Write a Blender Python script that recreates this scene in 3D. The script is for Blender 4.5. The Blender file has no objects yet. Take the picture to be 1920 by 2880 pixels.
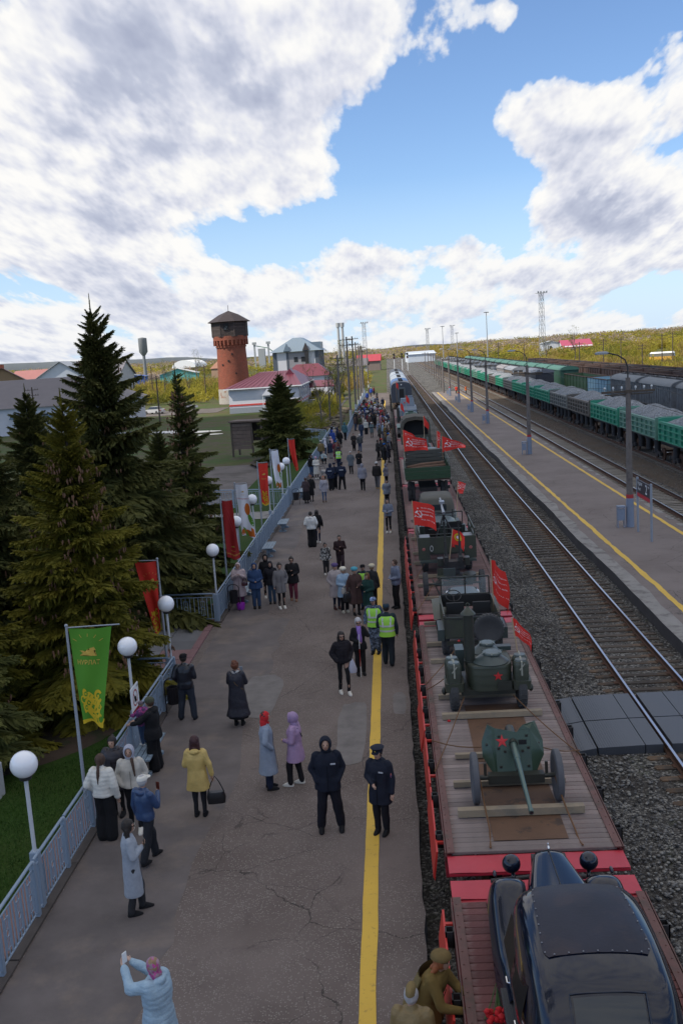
import bpy, bmesh, math, random
import numpy as np
from mathutils import Vector, Matrix, noise
R = math.radians
PI = math.pi
sc = bpy.context.scene
COL = sc.collection

# camera
H_CAM = 9.355
def make_camera():
	p, y, r = R(9.407), R(3.203), R(3.743)
	F = Vector((-math.sin(y)*math.cos(p), math.cos(y)*math.cos(p), -math.sin(p)))
	R0 = Vector((math.cos(y), math.sin(y), 0)); U0 = R0.cross(F)
	X = math.cos(r)*R0 - math.sin(r)*U0
	U = math.sin(r)*R0 + math.cos(r)*U0
	cd = bpy.data.cameras.new('camera'); cam = bpy.data.objects.new('camera', cd)
	cd.sensor_fit = 'VERTICAL'; cd.sensor_height = 24.0
	cd.lens = 24.0*2740.5/2880
	cd.clip_start = .1; cd.clip_end = 9000
	m = Matrix((X, U, -F)).transposed().to_4x4(); m.translation = (0, 0, H_CAM)
	cam.matrix_world = m
	COL.objects.link(cam); sc.camera = cam
make_camera()

# light
SUN_TO = Vector((-.58, -.30, .76)).normalized()
SUN_EL = math.asin(SUN_TO.z); SUN_AZ = math.atan2(SUN_TO.x, SUN_TO.y)
sl = bpy.data.lights.new('sun', 'SUN'); sl.energy = 3.6; sl.angle = R(.6); sl.color = (1, .93, .82)
so = bpy.data.objects.new('sun', sl); COL.objects.link(so)
so.rotation_euler = SUN_TO.to_track_quat('Z', 'Y').to_euler()
sc.view_settings.view_transform = 'Standard'; sc.view_settings.look = 'None'
sc.view_settings.exposure = .50; sc.view_settings.gamma = 1
sc.view_settings.use_curve_mapping = False

class NT:
	"""small helper for node trees"""
	def __init__(s, tree): s.t = tree; s.n = tree.nodes; s.l = tree.links
	def add(s, typ, ins=None, **kw):
		nd = s.n.new(typ)
		for k, v in kw.items(): setattr(nd, k, v)
		for k, v in (ins or {}).items():
			if isinstance(v, bpy.types.NodeSocket): s.l.new(v, nd.inputs[k])
			else: nd.inputs[k].default_value = v
		return nd
	def math(s, op, a, b=0., c=0., clamp=False):
		nd = s.n.new('ShaderNodeMath'); nd.operation = op; nd.use_clamp = clamp
		for i, v in enumerate((a, b, c)):
			if isinstance(v, bpy.types.NodeSocket): s.l.new(v, nd.inputs[i])
			else: nd.inputs[i].default_value = v
		return nd.outputs[0]
	def ramp(s, fac, stops, interp='LINEAR'):
		nd = s.n.new('ShaderNodeValToRGB'); nd.color_ramp.interpolation = interp
		e = nd.color_ramp.elements
		while len(e) < len(stops): e.new(.5)
		for el, (p, c) in zip(e, stops):
			el.position = p; el.color = (*c, 1) if len(c) == 3 else c
		s.l.new(fac, nd.inputs[0]); return nd.outputs[0]
	def mix(s, fac, a, b, typ='MIX'):
		nd = s.n.new('ShaderNodeMix'); nd.data_type = 'RGBA'; nd.blend_type = typ
		for i, v in ((0, fac), (6, a), (7, b)):
			if isinstance(v, bpy.types.NodeSocket): s.l.new(v, nd.inputs[i])
			elif i: nd.inputs[i].default_value = (*v, 1)
			else: nd.inputs[i].default_value = v
		return nd.outputs[2]

SKY_STRENGTH = .100
CLOUD_STRENGTH = .70
CLOUDS = [(-0.216, 0.283, 0.215, 0.103, 0.35), (-0.3, 0.172, 0.161, 0.098, 0.33), (-0.066, 0.229, 0.103, 0.076, 0.26), (-0.179, 0.144, 0.08, 0.04, 0.1), (0.000, 0.295, 0.05, 0.036, 0.06), (0.205, 0.200, 0.09, 0.042, 0.36), (0.16, 0.262, 0.05, 0.028, -0.25), (0.20, 0.130, 0.09, 0.042, 0.38), (0.274, 0.248, 0.027, 0.031, 0.22), (0.132, 0.287, 0.02, 0.025, 0.2), (0.261, 0.096, 0.060, 0.027, 0.26), (-0.125, 0.071, 0.06, 0.02, 0.26), (-0.015, 0.09, 0.036, 0.02, 0.16), (0.067, 0.088, 0.06, 0.02, 0.28), (.15, .060, .09, .014, .16), (-.22, .05, .12, .014, .14), (0.073, 0.208, 0.085, 0.067, -0.3), (0.014, 0.137, 0.103, 0.04, -0.3), (0.108, 0.15, 0.054, 0.036, -0.15), (0.205, 0.275, 0.04, 0.036, -0.25), (-0.1, 0.112, 0.04, 0.022, -0.2)]

def make_world():
	w = bpy.data.worlds.new('World'); sc.world = w; w.use_nodes = True
	w.node_tree.nodes.clear(); T = NT(w.node_tree)
	sky = T.add('ShaderNodeTexSky', sky_type='NISHITA', sun_disc=False, sun_elevation=SUN_EL, sun_rotation=SUN_AZ,
				altitude=100, air_density=1.0, dust_density=.15, ozone_density=3.)
	hs = T.mix(1., sky.outputs[0], (.92, 1.0, 1.13), 'MULTIPLY')
	hz = T.add('ShaderNodeTexCoord'); hzz = T.add('ShaderNodeSeparateXYZ', {0: hz.outputs['Generated']}).outputs[2]
	hs = T.mix(T.math('MULTIPLY', T.math('SUBTRACT', 1., T.math('DIVIDE', hzz, .16), clamp=True), .85), hs, (4.2, 5.5, 7.2))
	bg = T.add('ShaderNodeBackground', {'Color': hs, 'Strength': SKY_STRENGTH})
	tc = T.add('ShaderNodeTexCoord')
	sp = T.add('ShaderNodeSeparateXYZ', {0: tc.outputs['Generated']})
	az = T.math('ARCTAN2', sp.outputs[0], sp.outputs[1]); el = T.math('ARCSINE', sp.outputs[2])
	# cumulus get smaller and flatter towards the horizon
	elc = T.math('MAXIMUM', el, 0.)
	vv = T.math('MULTIPLY', T.math('LOGARITHM', T.math('ADD', elc, .07), math.e), .85)
	uu = T.math('DIVIDE', az, T.math('ADD', T.math('MULTIPLY', elc, 1.0), .20))
	us = T.math('MULTIPLY', uu, 1.25)
	def P(du, dv): return T.add('ShaderNodeCombineXYZ', {0: T.math('ADD', us, du), 1: T.math('ADD', vv, dv)}).outputs[0]
	def fbm(du, dv, scale=2.3, det=7., rough=.55, dist=0.):
		return T.add('ShaderNodeTexNoise', {'Vector': P(du, dv), 'Scale': scale, 'Detail': det, 'Roughness': rough, 'Distortion': dist}, noise_dimensions='2D').outputs[0]
	# where the big clouds and the blue gaps stand (azimuth, elevation, radii, weight, in radians)
	bias = None
	for a, e, ra, re, wt in CLOUDS:
		x = T.math('DIVIDE', T.math('SUBTRACT', az, a), ra); y = T.math('DIVIDE', T.math('SUBTRACT', el, e), re)
		d = T.math('ADD', T.math('MULTIPLY', x, x), T.math('MULTIPLY', y, y))
		g = T.math('DIVIDE', wt, T.math('MULTIPLY_ADD', d, T.math('MULTIPLY_ADD', d, 1., .6), 1.))
		bias = g if bias is None else T.math('ADD', bias, g)
	band = T.math('MULTIPLY', T.math('SUBTRACT', 1., T.math('DIVIDE', elc, .11), clamp=True), .23)
	bias = T.math('ADD', bias, band)
	# higher up, beyond the frame, the broken cloud goes on
	bias = T.math('ADD', bias, T.math('MULTIPLY', T.math('DIVIDE', T.math('SUBTRACT', el, .42), .25, clamp=True), .34))
	bias = T.math('SUBTRACT', bias, .0)
	def puff(du, dv):
		v = T.add('ShaderNodeTexVoronoi', {'Vector': P(du, dv), 'Scale': 4.6, 'Detail': 3., 'Roughness': .6, 'Lacunarity': 2.3}, voronoi_dimensions='2D', normalize=True)
		return T.math('MULTIPLY', v.outputs['Distance'], -.34)
	f1, f2 = fbm(0, 0, det=8.), fbm(-.015, .05, det=5.); q1, q2 = puff(0, 0), puff(-.012, .045)
	D = T.math('ADD', T.math('ADD', T.math('ADD', f1, bias), q1), .10)
	cov = T.ramp(D, [(.585, (0, 0, 0)), (.640, (.72,)*3), (.70, (1, 1, 1))], 'EASE')
	rel = T.math('ADD', T.math('MULTIPLY', T.math('SUBTRACT', f1, f2), 2.9), T.math('MULTIPLY', T.math('SUBTRACT', q1, q2), 3.4))
	thick = T.ramp(D, [(.66, (0, 0, 0)), (.98, (1, 1, 1))])
	big = T.ramp(fbm(5.3, 2.1, 1.25, 3., .5), [(.36, (.15,)*3), (.64, (1, 1, 1))])
	lit = T.math('ADD', .92, rel)
	lit = T.math('SUBTRACT', lit, T.math('MULTIPLY', big, T.math('MULTIPLY', thick, .62)), clamp=True)
	col = T.ramp(lit, [(0., (.42, .46, .60)), (.35, (.54, .58, .71)), (.62, (.75, .77, .86)), (.85, (.93, .93, .94)), (1., (1., .99, .97))])
	low = T.math('SUBTRACT', 1., T.math('DIVIDE', elc, .10), clamp=True)
	col = T.mix(T.math('MULTIPLY', low, .22), col, (.66, .73, .86))
	cb = T.add('ShaderNodeBackground', {'Color': col, 'Strength': CLOUD_STRENGTH})
	mx = T.add('ShaderNodeMixShader', {0: cov, 1: bg.outputs[0], 2: cb.outputs[0]})
	T.add('ShaderNodeOutputWorld', {'Surface': mx.outputs[0]})
	w.cycles.sampling_method = 'MANUAL'; w.cycles.sample_map_resolution = 512

make_world()

# materials
_MC = {}
def mat(name, col, rough=.65, metal=0., var=.14, vs=3., bump=0., bs=40., alpha=1., spec=.5, col2=None, c2s=1.5, c2t=(.5, .62), rnd=0., coat=0., trans=0., emis=None):
	"""principled material: base colour with noise variation, an optional second colour in patches, fine bump"""
	if name in _MC: return _MC[name]
	m = bpy.data.materials.new(name); m.use_nodes = True; nt = m.node_tree; T = NT(nt)
	b = nt.nodes['Principled BSDF']
	tc = T.add('ShaderNodeTexCoord')
	c = None
	nz = T.add('ShaderNodeTexNoise', {'Vector': tc.outputs['Object'], 'Scale': vs, 'Detail': 5., 'Roughness': .6})
	if col2 is not None:
		n2 = T.add('ShaderNodeTexNoise', {'Vector': tc.outputs['Object'], 'Scale': c2s, 'Detail': 6., 'Roughness': .65})
		f = T.ramp(n2.outputs[0], [(c2t[0], (0, 0, 0)), (c2t[1], (1, 1, 1))])
		c = T.mix(f, col, col2)
	v = T.math('MULTIPLY_ADD', T.math('SUBTRACT', nz.outputs[0], .5), 2.6*var, 1.)
	if rnd:
		oi = T.add('ShaderNodeObjectInfo')
		v = T.math('MULTIPLY', v, T.math('MULTIPLY_ADD', oi.outputs['Random'], rnd*2, 1-rnd))
	cx = T.add('ShaderNodeCombineXYZ', {0: v, 1: v, 2: v})
	c = T.mix(1., c if c is not None else col, cx.outputs[0], 'MULTIPLY')
	T.l.new(c, b.inputs['Base Color'])
	b.inputs['Roughness'].default_value = rough; b.inputs['Metallic'].default_value = metal
	b.inputs['Specular IOR Level'].default_value = spec
	if coat: b.inputs['Coat Weight'].default_value = coat; b.inputs['Coat Roughness'].default_value = .06
	if trans: b.inputs['Transmission Weight'].default_value = trans
	if alpha < 1: b.inputs['Alpha'].default_value = alpha
	if emis: b.inputs['Emission Color'].default_value = (*emis[0], 1); b.inputs['Emission Strength'].default_value = emis[1]
	if bump:
		nb = T.add('ShaderNodeTexNoise', {'Vector': tc.outputs['Object'], 'Scale': bs, 'Detail': 4., 'Roughness': .65})
		bp = T.add('ShaderNodeBump', {'Height': nb.outputs[0], 'Strength': bump, 'Distance': .02})
		T.l.new(bp.outputs[0], b.inputs['Normal'])
	_MC[name] = m
	return m

def custom(name, fn, rough=.8, spec=.4):
	if name in _MC: return _MC[name]
	m = bpy.data.materials.new(name); m.use_nodes = True; T = NT(m.node_tree)
	b = m.node_tree.nodes['Principled BSDF']; b.inputs['Roughness'].default_value = rough; b.inputs['Specular IOR Level'].default_value = spec
	tc = T.add('ShaderNodeTexCoord')
	r = fn(T, tc.outputs['Object'], b)
	if r is not None: T.l.new(r, b.inputs['Base Color'])
	_MC[name] = m
	return m

# mesh builder
class MB:
	def __init__(s): s.v = []; s.f = []; s.m = []; s.mi = 0
	def add(s, vs, fs, mi=None):
		o = len(s.v); s.v += [tuple(v) for v in vs]; s.f += [tuple(i+o for i in f) for f in fs]
		s.m += [s.mi if mi is None else mi]*len(fs); return s
	def box(s, x0, x1, y0, y1, z0, z1, M=None, mi=None):
		vs = [(x, y, z) for x in (x0, x1) for y in (y0, y1) for z in (z0, z1)]
		if M is not None: vs = [M @ Vector(v) for v in vs]
		return s.add(vs, [(0,1,3,2),(4,6,7,5),(0,4,5,1),(2,3,7,6),(0,2,6,4),(1,5,7,3)], mi)
	def bar(s, p0, p1, w, h=None, up=(0,0,1), mi=None):
		"""rectangular bar between two points"""
		p0 = Vector(p0); p1 = Vector(p1); d = (p1-p0).normalized(); h = w if h is None else h
		u = Vector(up)
		if abs(d.dot(u)) > .98: u = Vector((1,0,0))
		a = d.cross(u).normalized(); b = a.cross(d).normalized()
		vs = []
		for p in (p0, p1):
			for sa, sb in ((-1,-1),(1,-1),(1,1),(-1,1)): vs.append(p+a*sa*w/2+b*sb*h/2)
		return s.add(vs, [(3,2,1,0),(4,5,6,7),(0,1,5,4),(1,2,6,5),(2,3,7,6),(3,0,4,7)], mi)
	def tube(s, pts, r, n=8, caps=True, mi=None, flat=1.):
		pts = [Vector(p) for p in pts]; rs = r if isinstance(r, (list, tuple)) else [r]*len(pts)
		vs = []; fs = []; a = None
		for i, p in enumerate(pts):
			d = (pts[min(i+1, len(pts)-1)]-pts[max(i-1, 0)])
			d = d.normalized() if d.length > 1e-9 else Vector((0,0,1))
			if a is None:
				a = d.cross(Vector((0,0,1)))
				if a.length < .05: a = Vector((1,0,0))
			a = (a - d*a.dot(d)).normalized(); b = d.cross(a)
			for k in range(n):
				t = 2*PI*k/n; vs.append(p+(a*math.cos(t)+b*math.sin(t)*flat)*rs[i])
		for i in range(len(pts)-1):
			for k in range(n):
				fs.append((i*n+k, i*n+(k+1)%n, (i+1)*n+(k+1)%n, (i+1)*n+k))
		if caps: fs.append(tuple(range(n-1, -1, -1))); fs.append(tuple((len(pts)-1)*n+k for k in range(n)))
		return s.add(vs, fs, mi)
	def cyl(s, p0, p1, r0, r1=None, n=12, mi=None): return s.tube([p0, p1], [r0, r0 if r1 is None else r1], n, mi=mi)
	def lathe(s, prof, c=(0,0,0), n=16, axis='z', mi=None):
		"""profile [(r, h)...] turned round an axis"""
		c = Vector(c); vs = []; fs = []
		for r, h in prof:
			for k in range(n):
				t = 2*PI*k/n; q = (r*math.cos(t), r*math.sin(t), h)
				if axis == 'x': q = (q[2], q[0], q[1])
				if axis == 'y': q = (q[0], q[2], q[1])
				vs.append(c+Vector(q))
		fl = axis == 'y'
		for i in range(len(prof)-1):
			for k in range(n):
				f = (i*n+k, i*n+(k+1)%n, (i+1)*n+(k+1)%n, (i+1)*n+k); fs.append(f[::-1] if fl else f)
		a = tuple(range(n-1, -1, -1)); b = tuple((len(prof)-1)*n+k for k in range(n))
		if prof[0][0] > 1e-4: fs.append(a[::-1] if fl else a)
		if prof[-1][0] > 1e-4: fs.append(b[::-1] if fl else b)
		return s.add(vs, fs, mi)
	def ell(s, c, rx, ry, rz, n=12, m=8, rot=None, mi=None):
		c = Vector(c); vs = []; fs = []
		for i in range(m+1):
			ph = PI*i/m
			for k in range(n):
				t = 2*PI*k/n; q = Vector((rx*math.sin(ph)*math.cos(t), ry*math.sin(ph)*math.sin(t), -rz*math.cos(ph)))
				if rot is not None: q = rot @ q
				vs.append(c+q)
		for i in range(m):
			for k in range(n): fs.append((i*n+k, i*n+(k+1)%n, (i+1)*n+(k+1)%n, (i+1)*n+k))
		return s.add(vs, fs, mi)
	def loft(s, rings, n=16, mi=None, caps=True, pw=2.0):
		"""rings (cx, cy, z, rx, ry): superellipse sections stacked up"""
		vs = []; fs = []
		for cx, cy, z, rx, ry in rings:
			for k in range(n):
				t = 2*PI*k/n; ct, st = math.cos(t), math.sin(t); e = 2/pw
				vs.append((cx+rx*math.copysign(abs(ct)**e, ct), cy+ry*math.copysign(abs(st)**e, st), z))
		for i in range(len(rings)-1):
			for k in range(n): fs.append((i*n+k, i*n+(k+1)%n, (i+1)*n+(k+1)%n, (i+1)*n+k))
		if caps: fs.append(tuple(range(n-1, -1, -1))); fs.append(tuple((len(rings)-1)*n+k for k in range(n)))
		return s.add(vs, fs, mi)
	def prism(s, poly, h0, h1, axis='z', mi=None):
		"""2-D polygon (counter-clockwise) pushed along an axis: z (x,y) / x (y,z) / y (x,z)"""
		n = len(poly); vs = []
		for h in (h0, h1):
			for a, b in poly: vs.append({'z': (a, b, h), 'x': (h, a, b), 'y': (a, h, b)}[axis])
		fs = [tuple(range(n-1, -1, -1)), tuple(range(n, 2*n))]+[(i, (i+1) % n, n+(i+1) % n, n+i) for i in range(n)]
		if axis == 'y': fs = [f[::-1] for f in fs]
		return s.add(vs, fs, mi)
	def grid(s, fn, nu, nv, mi=None):
		vs = [fn(i/nu, j/nv) for j in range(nv+1) for i in range(nu+1)]
		return s.add(vs, [(j*(nu+1)+i, j*(nu+1)+i+1, (j+1)*(nu+1)+i+1, (j+1)*(nu+1)+i) for j in range(nv) for i in range(nu)], mi)
	def mesh(s, name, smooth=None):
		me = bpy.data.meshes.new(name); me.from_pydata(s.v, [], s.f)
		if any(s.m): me.polygons.foreach_set('material_index', s.m)
		if smooth is not None:
			me.polygons.foreach_set('use_smooth', [True]*len(s.f)); me.update()
			if smooth < 170: me.set_sharp_from_angle(angle=R(smooth))
		me.update(); return me

def link(name, data, mats=None, parent=None, loc=(0,0,0), rz=0., kind=None):
	o = bpy.data.objects.new(name, data); COL.objects.link(o); o.location = loc; o.rotation_euler[2] = rz
	if mats is not None and data is not None and not data.materials:
		for m in (mats if isinstance(mats, (list, tuple)) else [mats]): data.materials.append(m)
	if parent is not None: o.parent = parent
	if kind: o['kind'] = kind
	return o
def obj(name, mb, mats, parent=None, smooth=None, loc=(0,0,0), rz=0., kind=None):
	return link(name, mb.mesh(name, smooth), mats, parent, loc, rz, kind)
def tag(o, label, cat, group=None):
	o['label'] = label; o['category'] = cat
	if group: o['group'] = group
	return o
def thing(name, label, cat, loc=(0,0,0), rz=0., group=None):
	o = bpy.data.objects.new(name, None); COL.objects.link(o); o.location = loc; o.rotation_euler[2] = rz
	o.empty_display_size = .2
	return tag(o, label, cat, group)
KIDS = {}
def copy_tree(o, loc=None, rz=None, label=None, parent=None, swap=None):
	c = o.copy(); COL.objects.link(c)
	if parent is not None: c.parent = parent
	if loc is not None: c.location = loc
	if rz is not None: c.rotation_euler[2] = rz
	if label: c['label'] = label
	if swap and c.type == 'MESH':
		for i, sl_ in enumerate(c.material_slots):
			if sl_.material and sl_.material.name in swap:
				sl_.link = 'OBJECT'; sl_.material = swap[o.material_slots[i].material.name]
	for ch in list(o.children): copy_tree(ch, parent=c, swap=swap)
	return c
def structure(name, mb, mats, smooth=None, parent=None):
	return obj(name, mb, mats, parent, smooth, kind='structure')
rng = random.Random(11)
def rr(a, b): return rng.uniform(a, b)

# shared materials
M_STEEL_D = mat('dark_steel', (.035, .033, .035), .6, .3, var=.2, vs=6)
M_RUST = mat('rusty_iron', (.09, .045, .028), .85, .2, var=.25, vs=8, bump=.3)
M_RAIL = mat('polished_rail_head', (.55, .56, .60), .28, 1., var=.06, vs=.8)
M_BLACK = mat('black_rubber', (.022, .022, .023), .82, var=.15, vs=9, bump=.25, bs=60)
M_TYRE = mat('worn_tyre', (.05, .05, .052), .85, var=.2, vs=7, bump=.3, bs=50)
M_GLASS = mat('window_glass', (.03, .036, .042), .12, .0, var=.05, spec=.5)
M_CLEAR = mat('clear_windscreen', (.55, .62, .62), .03, 0, var=0., alpha=.22, spec=.8)
M_CHROME = mat('chrome', (.7, .7, .72), .15, 1., var=.02)
M_WHITE = mat('white_paint', (.72, .73, .74), .5, var=.05, vs=2)
M_RED_T = mat('red_plastic', (.45, .02, .02), .3)

# ground, tracks and platforms
def f_gravel(lo, hi, tint, moss=.0):
	def fn(T, co, b):
		v = T.add('ShaderNodeTexVoronoi', {'Vector': co, 'Scale': 19., 'Randomness': 1.})
		v2 = T.add('ShaderNodeTexVoronoi', {'Vector': co, 'Scale': 41., 'Randomness': 1.})
		sx = T.add('ShaderNodeSeparateColor', {0: v.outputs['Color']}); s2 = T.add('ShaderNodeSeparateColor', {0: v2.outputs['Color']})
		k = T.math('ADD', T.math('POWER', sx.outputs[0], 2.5), T.math('MULTIPLY', s2.outputs[0], .35))
		c = T.ramp(k, [(0., lo), (.55, tuple((a+b_)/2.6 for a, b_ in zip(lo, hi))), (1.2, hi)])
		n = T.add('ShaderNodeTexNoise', {'Vector': co, 'Scale': .5, 'Detail': 6., 'Roughness': .65})
		c = T.mix(T.ramp(n.outputs[0], [(.42, (0,0,0)), (.62, (.75,)*3)]), c, tint)
		if moss:
			n3 = T.add('ShaderNodeTexNoise', {'Vector': co, 'Scale': 1.3, 'Detail': 7., 'Roughness': .7})
			c = T.mix(T.ramp(n3.outputs[0], [(.60, (0,0,0)), (.70, (moss,)*3)]), c, (.05, .075, .02))
		d = T.math('MULTIPLY', T.math('ADD', v.outputs['Distance'], T.math('MULTIPLY', v2.outputs['Distance'], .5)), -1.)
		bp = T.add('ShaderNodeBump', {'Height': d, 'Strength': .9, 'Distance': .05}); T.l.new(bp.outputs[0], b.inputs['Normal'])
		return c
	return fn
M_BALLAST = custom('track_ballast', f_gravel((.022, .021, .021), (.30, .29, .27), (.040, .034, .030), .35), .9, .25)
M_BALLAST_B = custom('brown_ballast', f_gravel((.05, .038, .028), (.20, .17, .14), (.10, .068, .048), .2), .95, .2)

def f_asphalt(base, dark, speck):
	def fn(T, co, b):
		n = T.add('ShaderNodeTexNoise', {'Vector': co, 'Scale': .33, 'Detail': 8., 'Roughness': .62})
		c = T.mix(T.ramp(n.outputs[0], [(.36, (0,0,0)), (.66, (1,1,1))]), base, dark)
		nb = T.add('ShaderNodeTexNoise', {'Vector': co, 'Scale': 1.6, 'Detail': 6., 'Roughness': .7})
		c = T.mix(T.ramp(nb.outputs[0], [(.58, (0,0,0)), (.72, (.45,)*3)]), c, (.045, .036, .034))
		# exposed chips of stone
		v = T.add('ShaderNodeTexVoronoi', {'Vector': co, 'Scale': 30.})
		s_ = T.add('ShaderNodeSeparateColor', {0: v.outputs['Color']})
		k = T.math('MULTIPLY', T.math('GREATER_THAN', s_.outputs[0], .52), T.math('LESS_THAN', v.outputs['Distance'], .36))
		w = T.add('ShaderNodeTexNoise', {'Vector': co, 'Scale': .5, 'Detail': 3.})
		k = T.math('MULTIPLY', k, T.ramp(w.outputs[0], [(.26, (0,0,0)), (.50, (speck,)*3)]))
		c = T.mix(k, c, (.215, .192, .175))
		# long irregular cracks
		wn = T.add('ShaderNodeTexNoise', {'Vector': co, 'Scale': 1.1, 'Detail': 5., 'Roughness': .6})
		wv = T.mix(.22, co, wn.outputs[1], 'LINEAR_LIGHT')
		for sc_, wd, st, ofs in ((.22, .0035, .7, 0.), (.46, .0035, .5, 3.)):
			mp = T.add('ShaderNodeMapping', {0: wv}); mp.inputs['Scale'].default_value = (.75, 1.25, 1); mp.inputs['Location'].default_value = (ofs, ofs, 0)
			e = T.add('ShaderNodeTexVoronoi', {'Vector': mp.outputs[0], 'Scale': sc_}, feature='DISTANCE_TO_EDGE')
			m_ = T.math('LESS_THAN', e.outputs['Distance'], wd*sc_*2.2)
			wk = T.ramp(n.outputs[0], [(.44, (0,0,0)), (.52, (st,)*3)])
			c = T.mix(T.math('MULTIPLY', m_, wk), c, (.018, .016, .015))
		bp = T.add('ShaderNodeBump', {'Height': v.outputs['Distance'], 'Strength': .25, 'Distance': .01}); T.l.new(bp.outputs[0], b.inputs['Normal'])
		return c
	return fn
M_ASPH = custom('worn_asphalt', f_asphalt((.150, .122, .112), (.098, .076, .068), .95), .82, .35)
M_ASPH2 = custom('pale_asphalt', f_asphalt((.185, .155, .146), (.135, .110, .102), .4), .85, .35)
M_PATCH = mat('concrete_patch', (.150, .138, .134), .85, var=.4, vs=2.5, bump=.3, bs=30)
M_STRIP = mat('dusty_edge_of_asphalt', (.112, .096, .094), .85, var=.4, vs=1.1, col2=(.150, .122, .108), c2s=.6, bump=.2)
def f_yellow(T, co, b):
	n = T.add('ShaderNodeTexNoise', {'Vector': co, 'Scale': 9., 'Detail': 7., 'Roughness': .75})
	c = T.mix(T.ramp(n.outputs[0], [(.56, (0,0,0)), (.70, (.8,)*3)]), (.62, .40, .055), (.24, .16, .05))
	n2 = T.add('ShaderNodeTexNoise', {'Vector': co, 'Scale': .8, 'Detail': 3.})
	return T.mix(T.ramp(n2.outputs[0], [(.4, (0,0,0)), (.7, (.35,)*3)]), c, (.42, .27, .05))
M_YELLOW = custom('yellow_line_paint', f_yellow, .7)
M_CONC = mat('old_concrete', (.22, .21, .20), .9, var=.25, vs=1.3, bump=.4, bs=25, col2=(.12, .11, .105))
M_CONC_D = mat('dark_concrete', (.05, .048, .052), .9, var=.3, vs=1.5, bump=.4, bs=25)  # darker concrete for platform sides, path bed and step
M_TIE = mat('creosoted_wood', (.055, .043, .034), .9, var=.35, vs=5, bump=.5, bs=30, rnd=.35, col2=(.12, .075, .045), c2s=2.)
M_TIE_C = mat('concrete_sleeper', (.21, .19, .165), .9, var=.2, vs=5, bump=.3, bs=30, rnd=.2, col2=(.10, .075, .055), c2s=2.)

def f_grass(T, co, b):
	n = T.add('ShaderNodeTexNoise', {'Vector': co, 'Scale': .12, 'Detail': 8., 'Roughness': .62})
	c = T.ramp(n.outputs[0], [(.30, (.085, .066, .040)), (.42, (.085, .092, .030)), (.52, (.060, .095, .022)), (.64, (.050, .105, .020)), (.78, (.11, .105, .045))])
	n2 = T.add('ShaderNodeTexNoise', {'Vector': co, 'Scale': 3., 'Detail': 7., 'Roughness': .75})
	n3 = T.add('ShaderNodeTexNoise', {'Vector': co, 'Scale': .45, 'Detail': 8., 'Roughness': .7})
	c = T.mix(T.ramp(n3.outputs[0], [(.46, (0,0,0)), (.60, (.85,)*3)]), c, (.105, .082, .058))
	return T.mix(T.ramp(n2.outputs[0], [(.4, (0,0,0)), (.68, (.6,)*3)]), c, (.055, .042, .028))
M_FIELD = custom('spring_field', f_grass, .95, .15)
def f_lawn(T, co, b):
	n = T.add('ShaderNodeTexNoise', {'Vector': co, 'Scale': 14., 'Detail': 6., 'Roughness': .75})
	c = T.ramp(n.outputs[0], [(.3, (.012, .030, .005)), (.55, (.028, .062, .010)), (.75, (.055, .098, .018))])
	n2 = T.add('ShaderNodeTexNoise', {'Vector': co, 'Scale': .35, 'Detail': 5.})
	c = T.mix(T.ramp(n2.outputs[0], [(.45, (0,0,0)), (.75, (.5,)*3)]), c, (.05, .06, .015))
	bp = T.add('ShaderNodeBump', {'Height': n.outputs[0], 'Strength': .7, 'Distance': .04}); T.l.new(bp.outputs[0], b.inputs['Normal'])
	return c
M_LAWN = custom('lawn_grass', f_lawn, .95, .15)
M_SOIL = mat('bare_soil', (.055, .036, .024), .95, var=.35, vs=2., bump=.5, bs=20, col2=(.03, .035, .012), c2s=1.1)
M_YARD = mat('muddy_yard', (.115, .098, .090), .9, var=.3, vs=.5, bump=.3, bs=8, col2=(.07, .058, .05), c2s=.35)

def hill(x, y):
	"""height of the open land away from the station"""
	z = -.55
	t = max(0, min(1, (x-50)/150.)); z += t*t*(3-2*t)*3.4*max(0, min(1, (y-60)/150.))
	r = math.hypot(x, y)
	if r > 900:
		k = (r-900)/1800.; a = math.atan2(x, y)
		z += min(1.4, k)*(1+40*max(0, -a-.17))
	return z
def sheet(name, x0, x1, y0, y1, z, m, nx=1, ny=1, dz=None):
	mb = MB()
	mb.grid(lambda u, v: (x0+(x1-x0)*u, y0+(y1-y0)*v, z if dz is None else z+dz(x0+(x1-x0)*u, y0+(y1-y0)*v)), nx, ny)
	return structure(name, mb, m)

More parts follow.
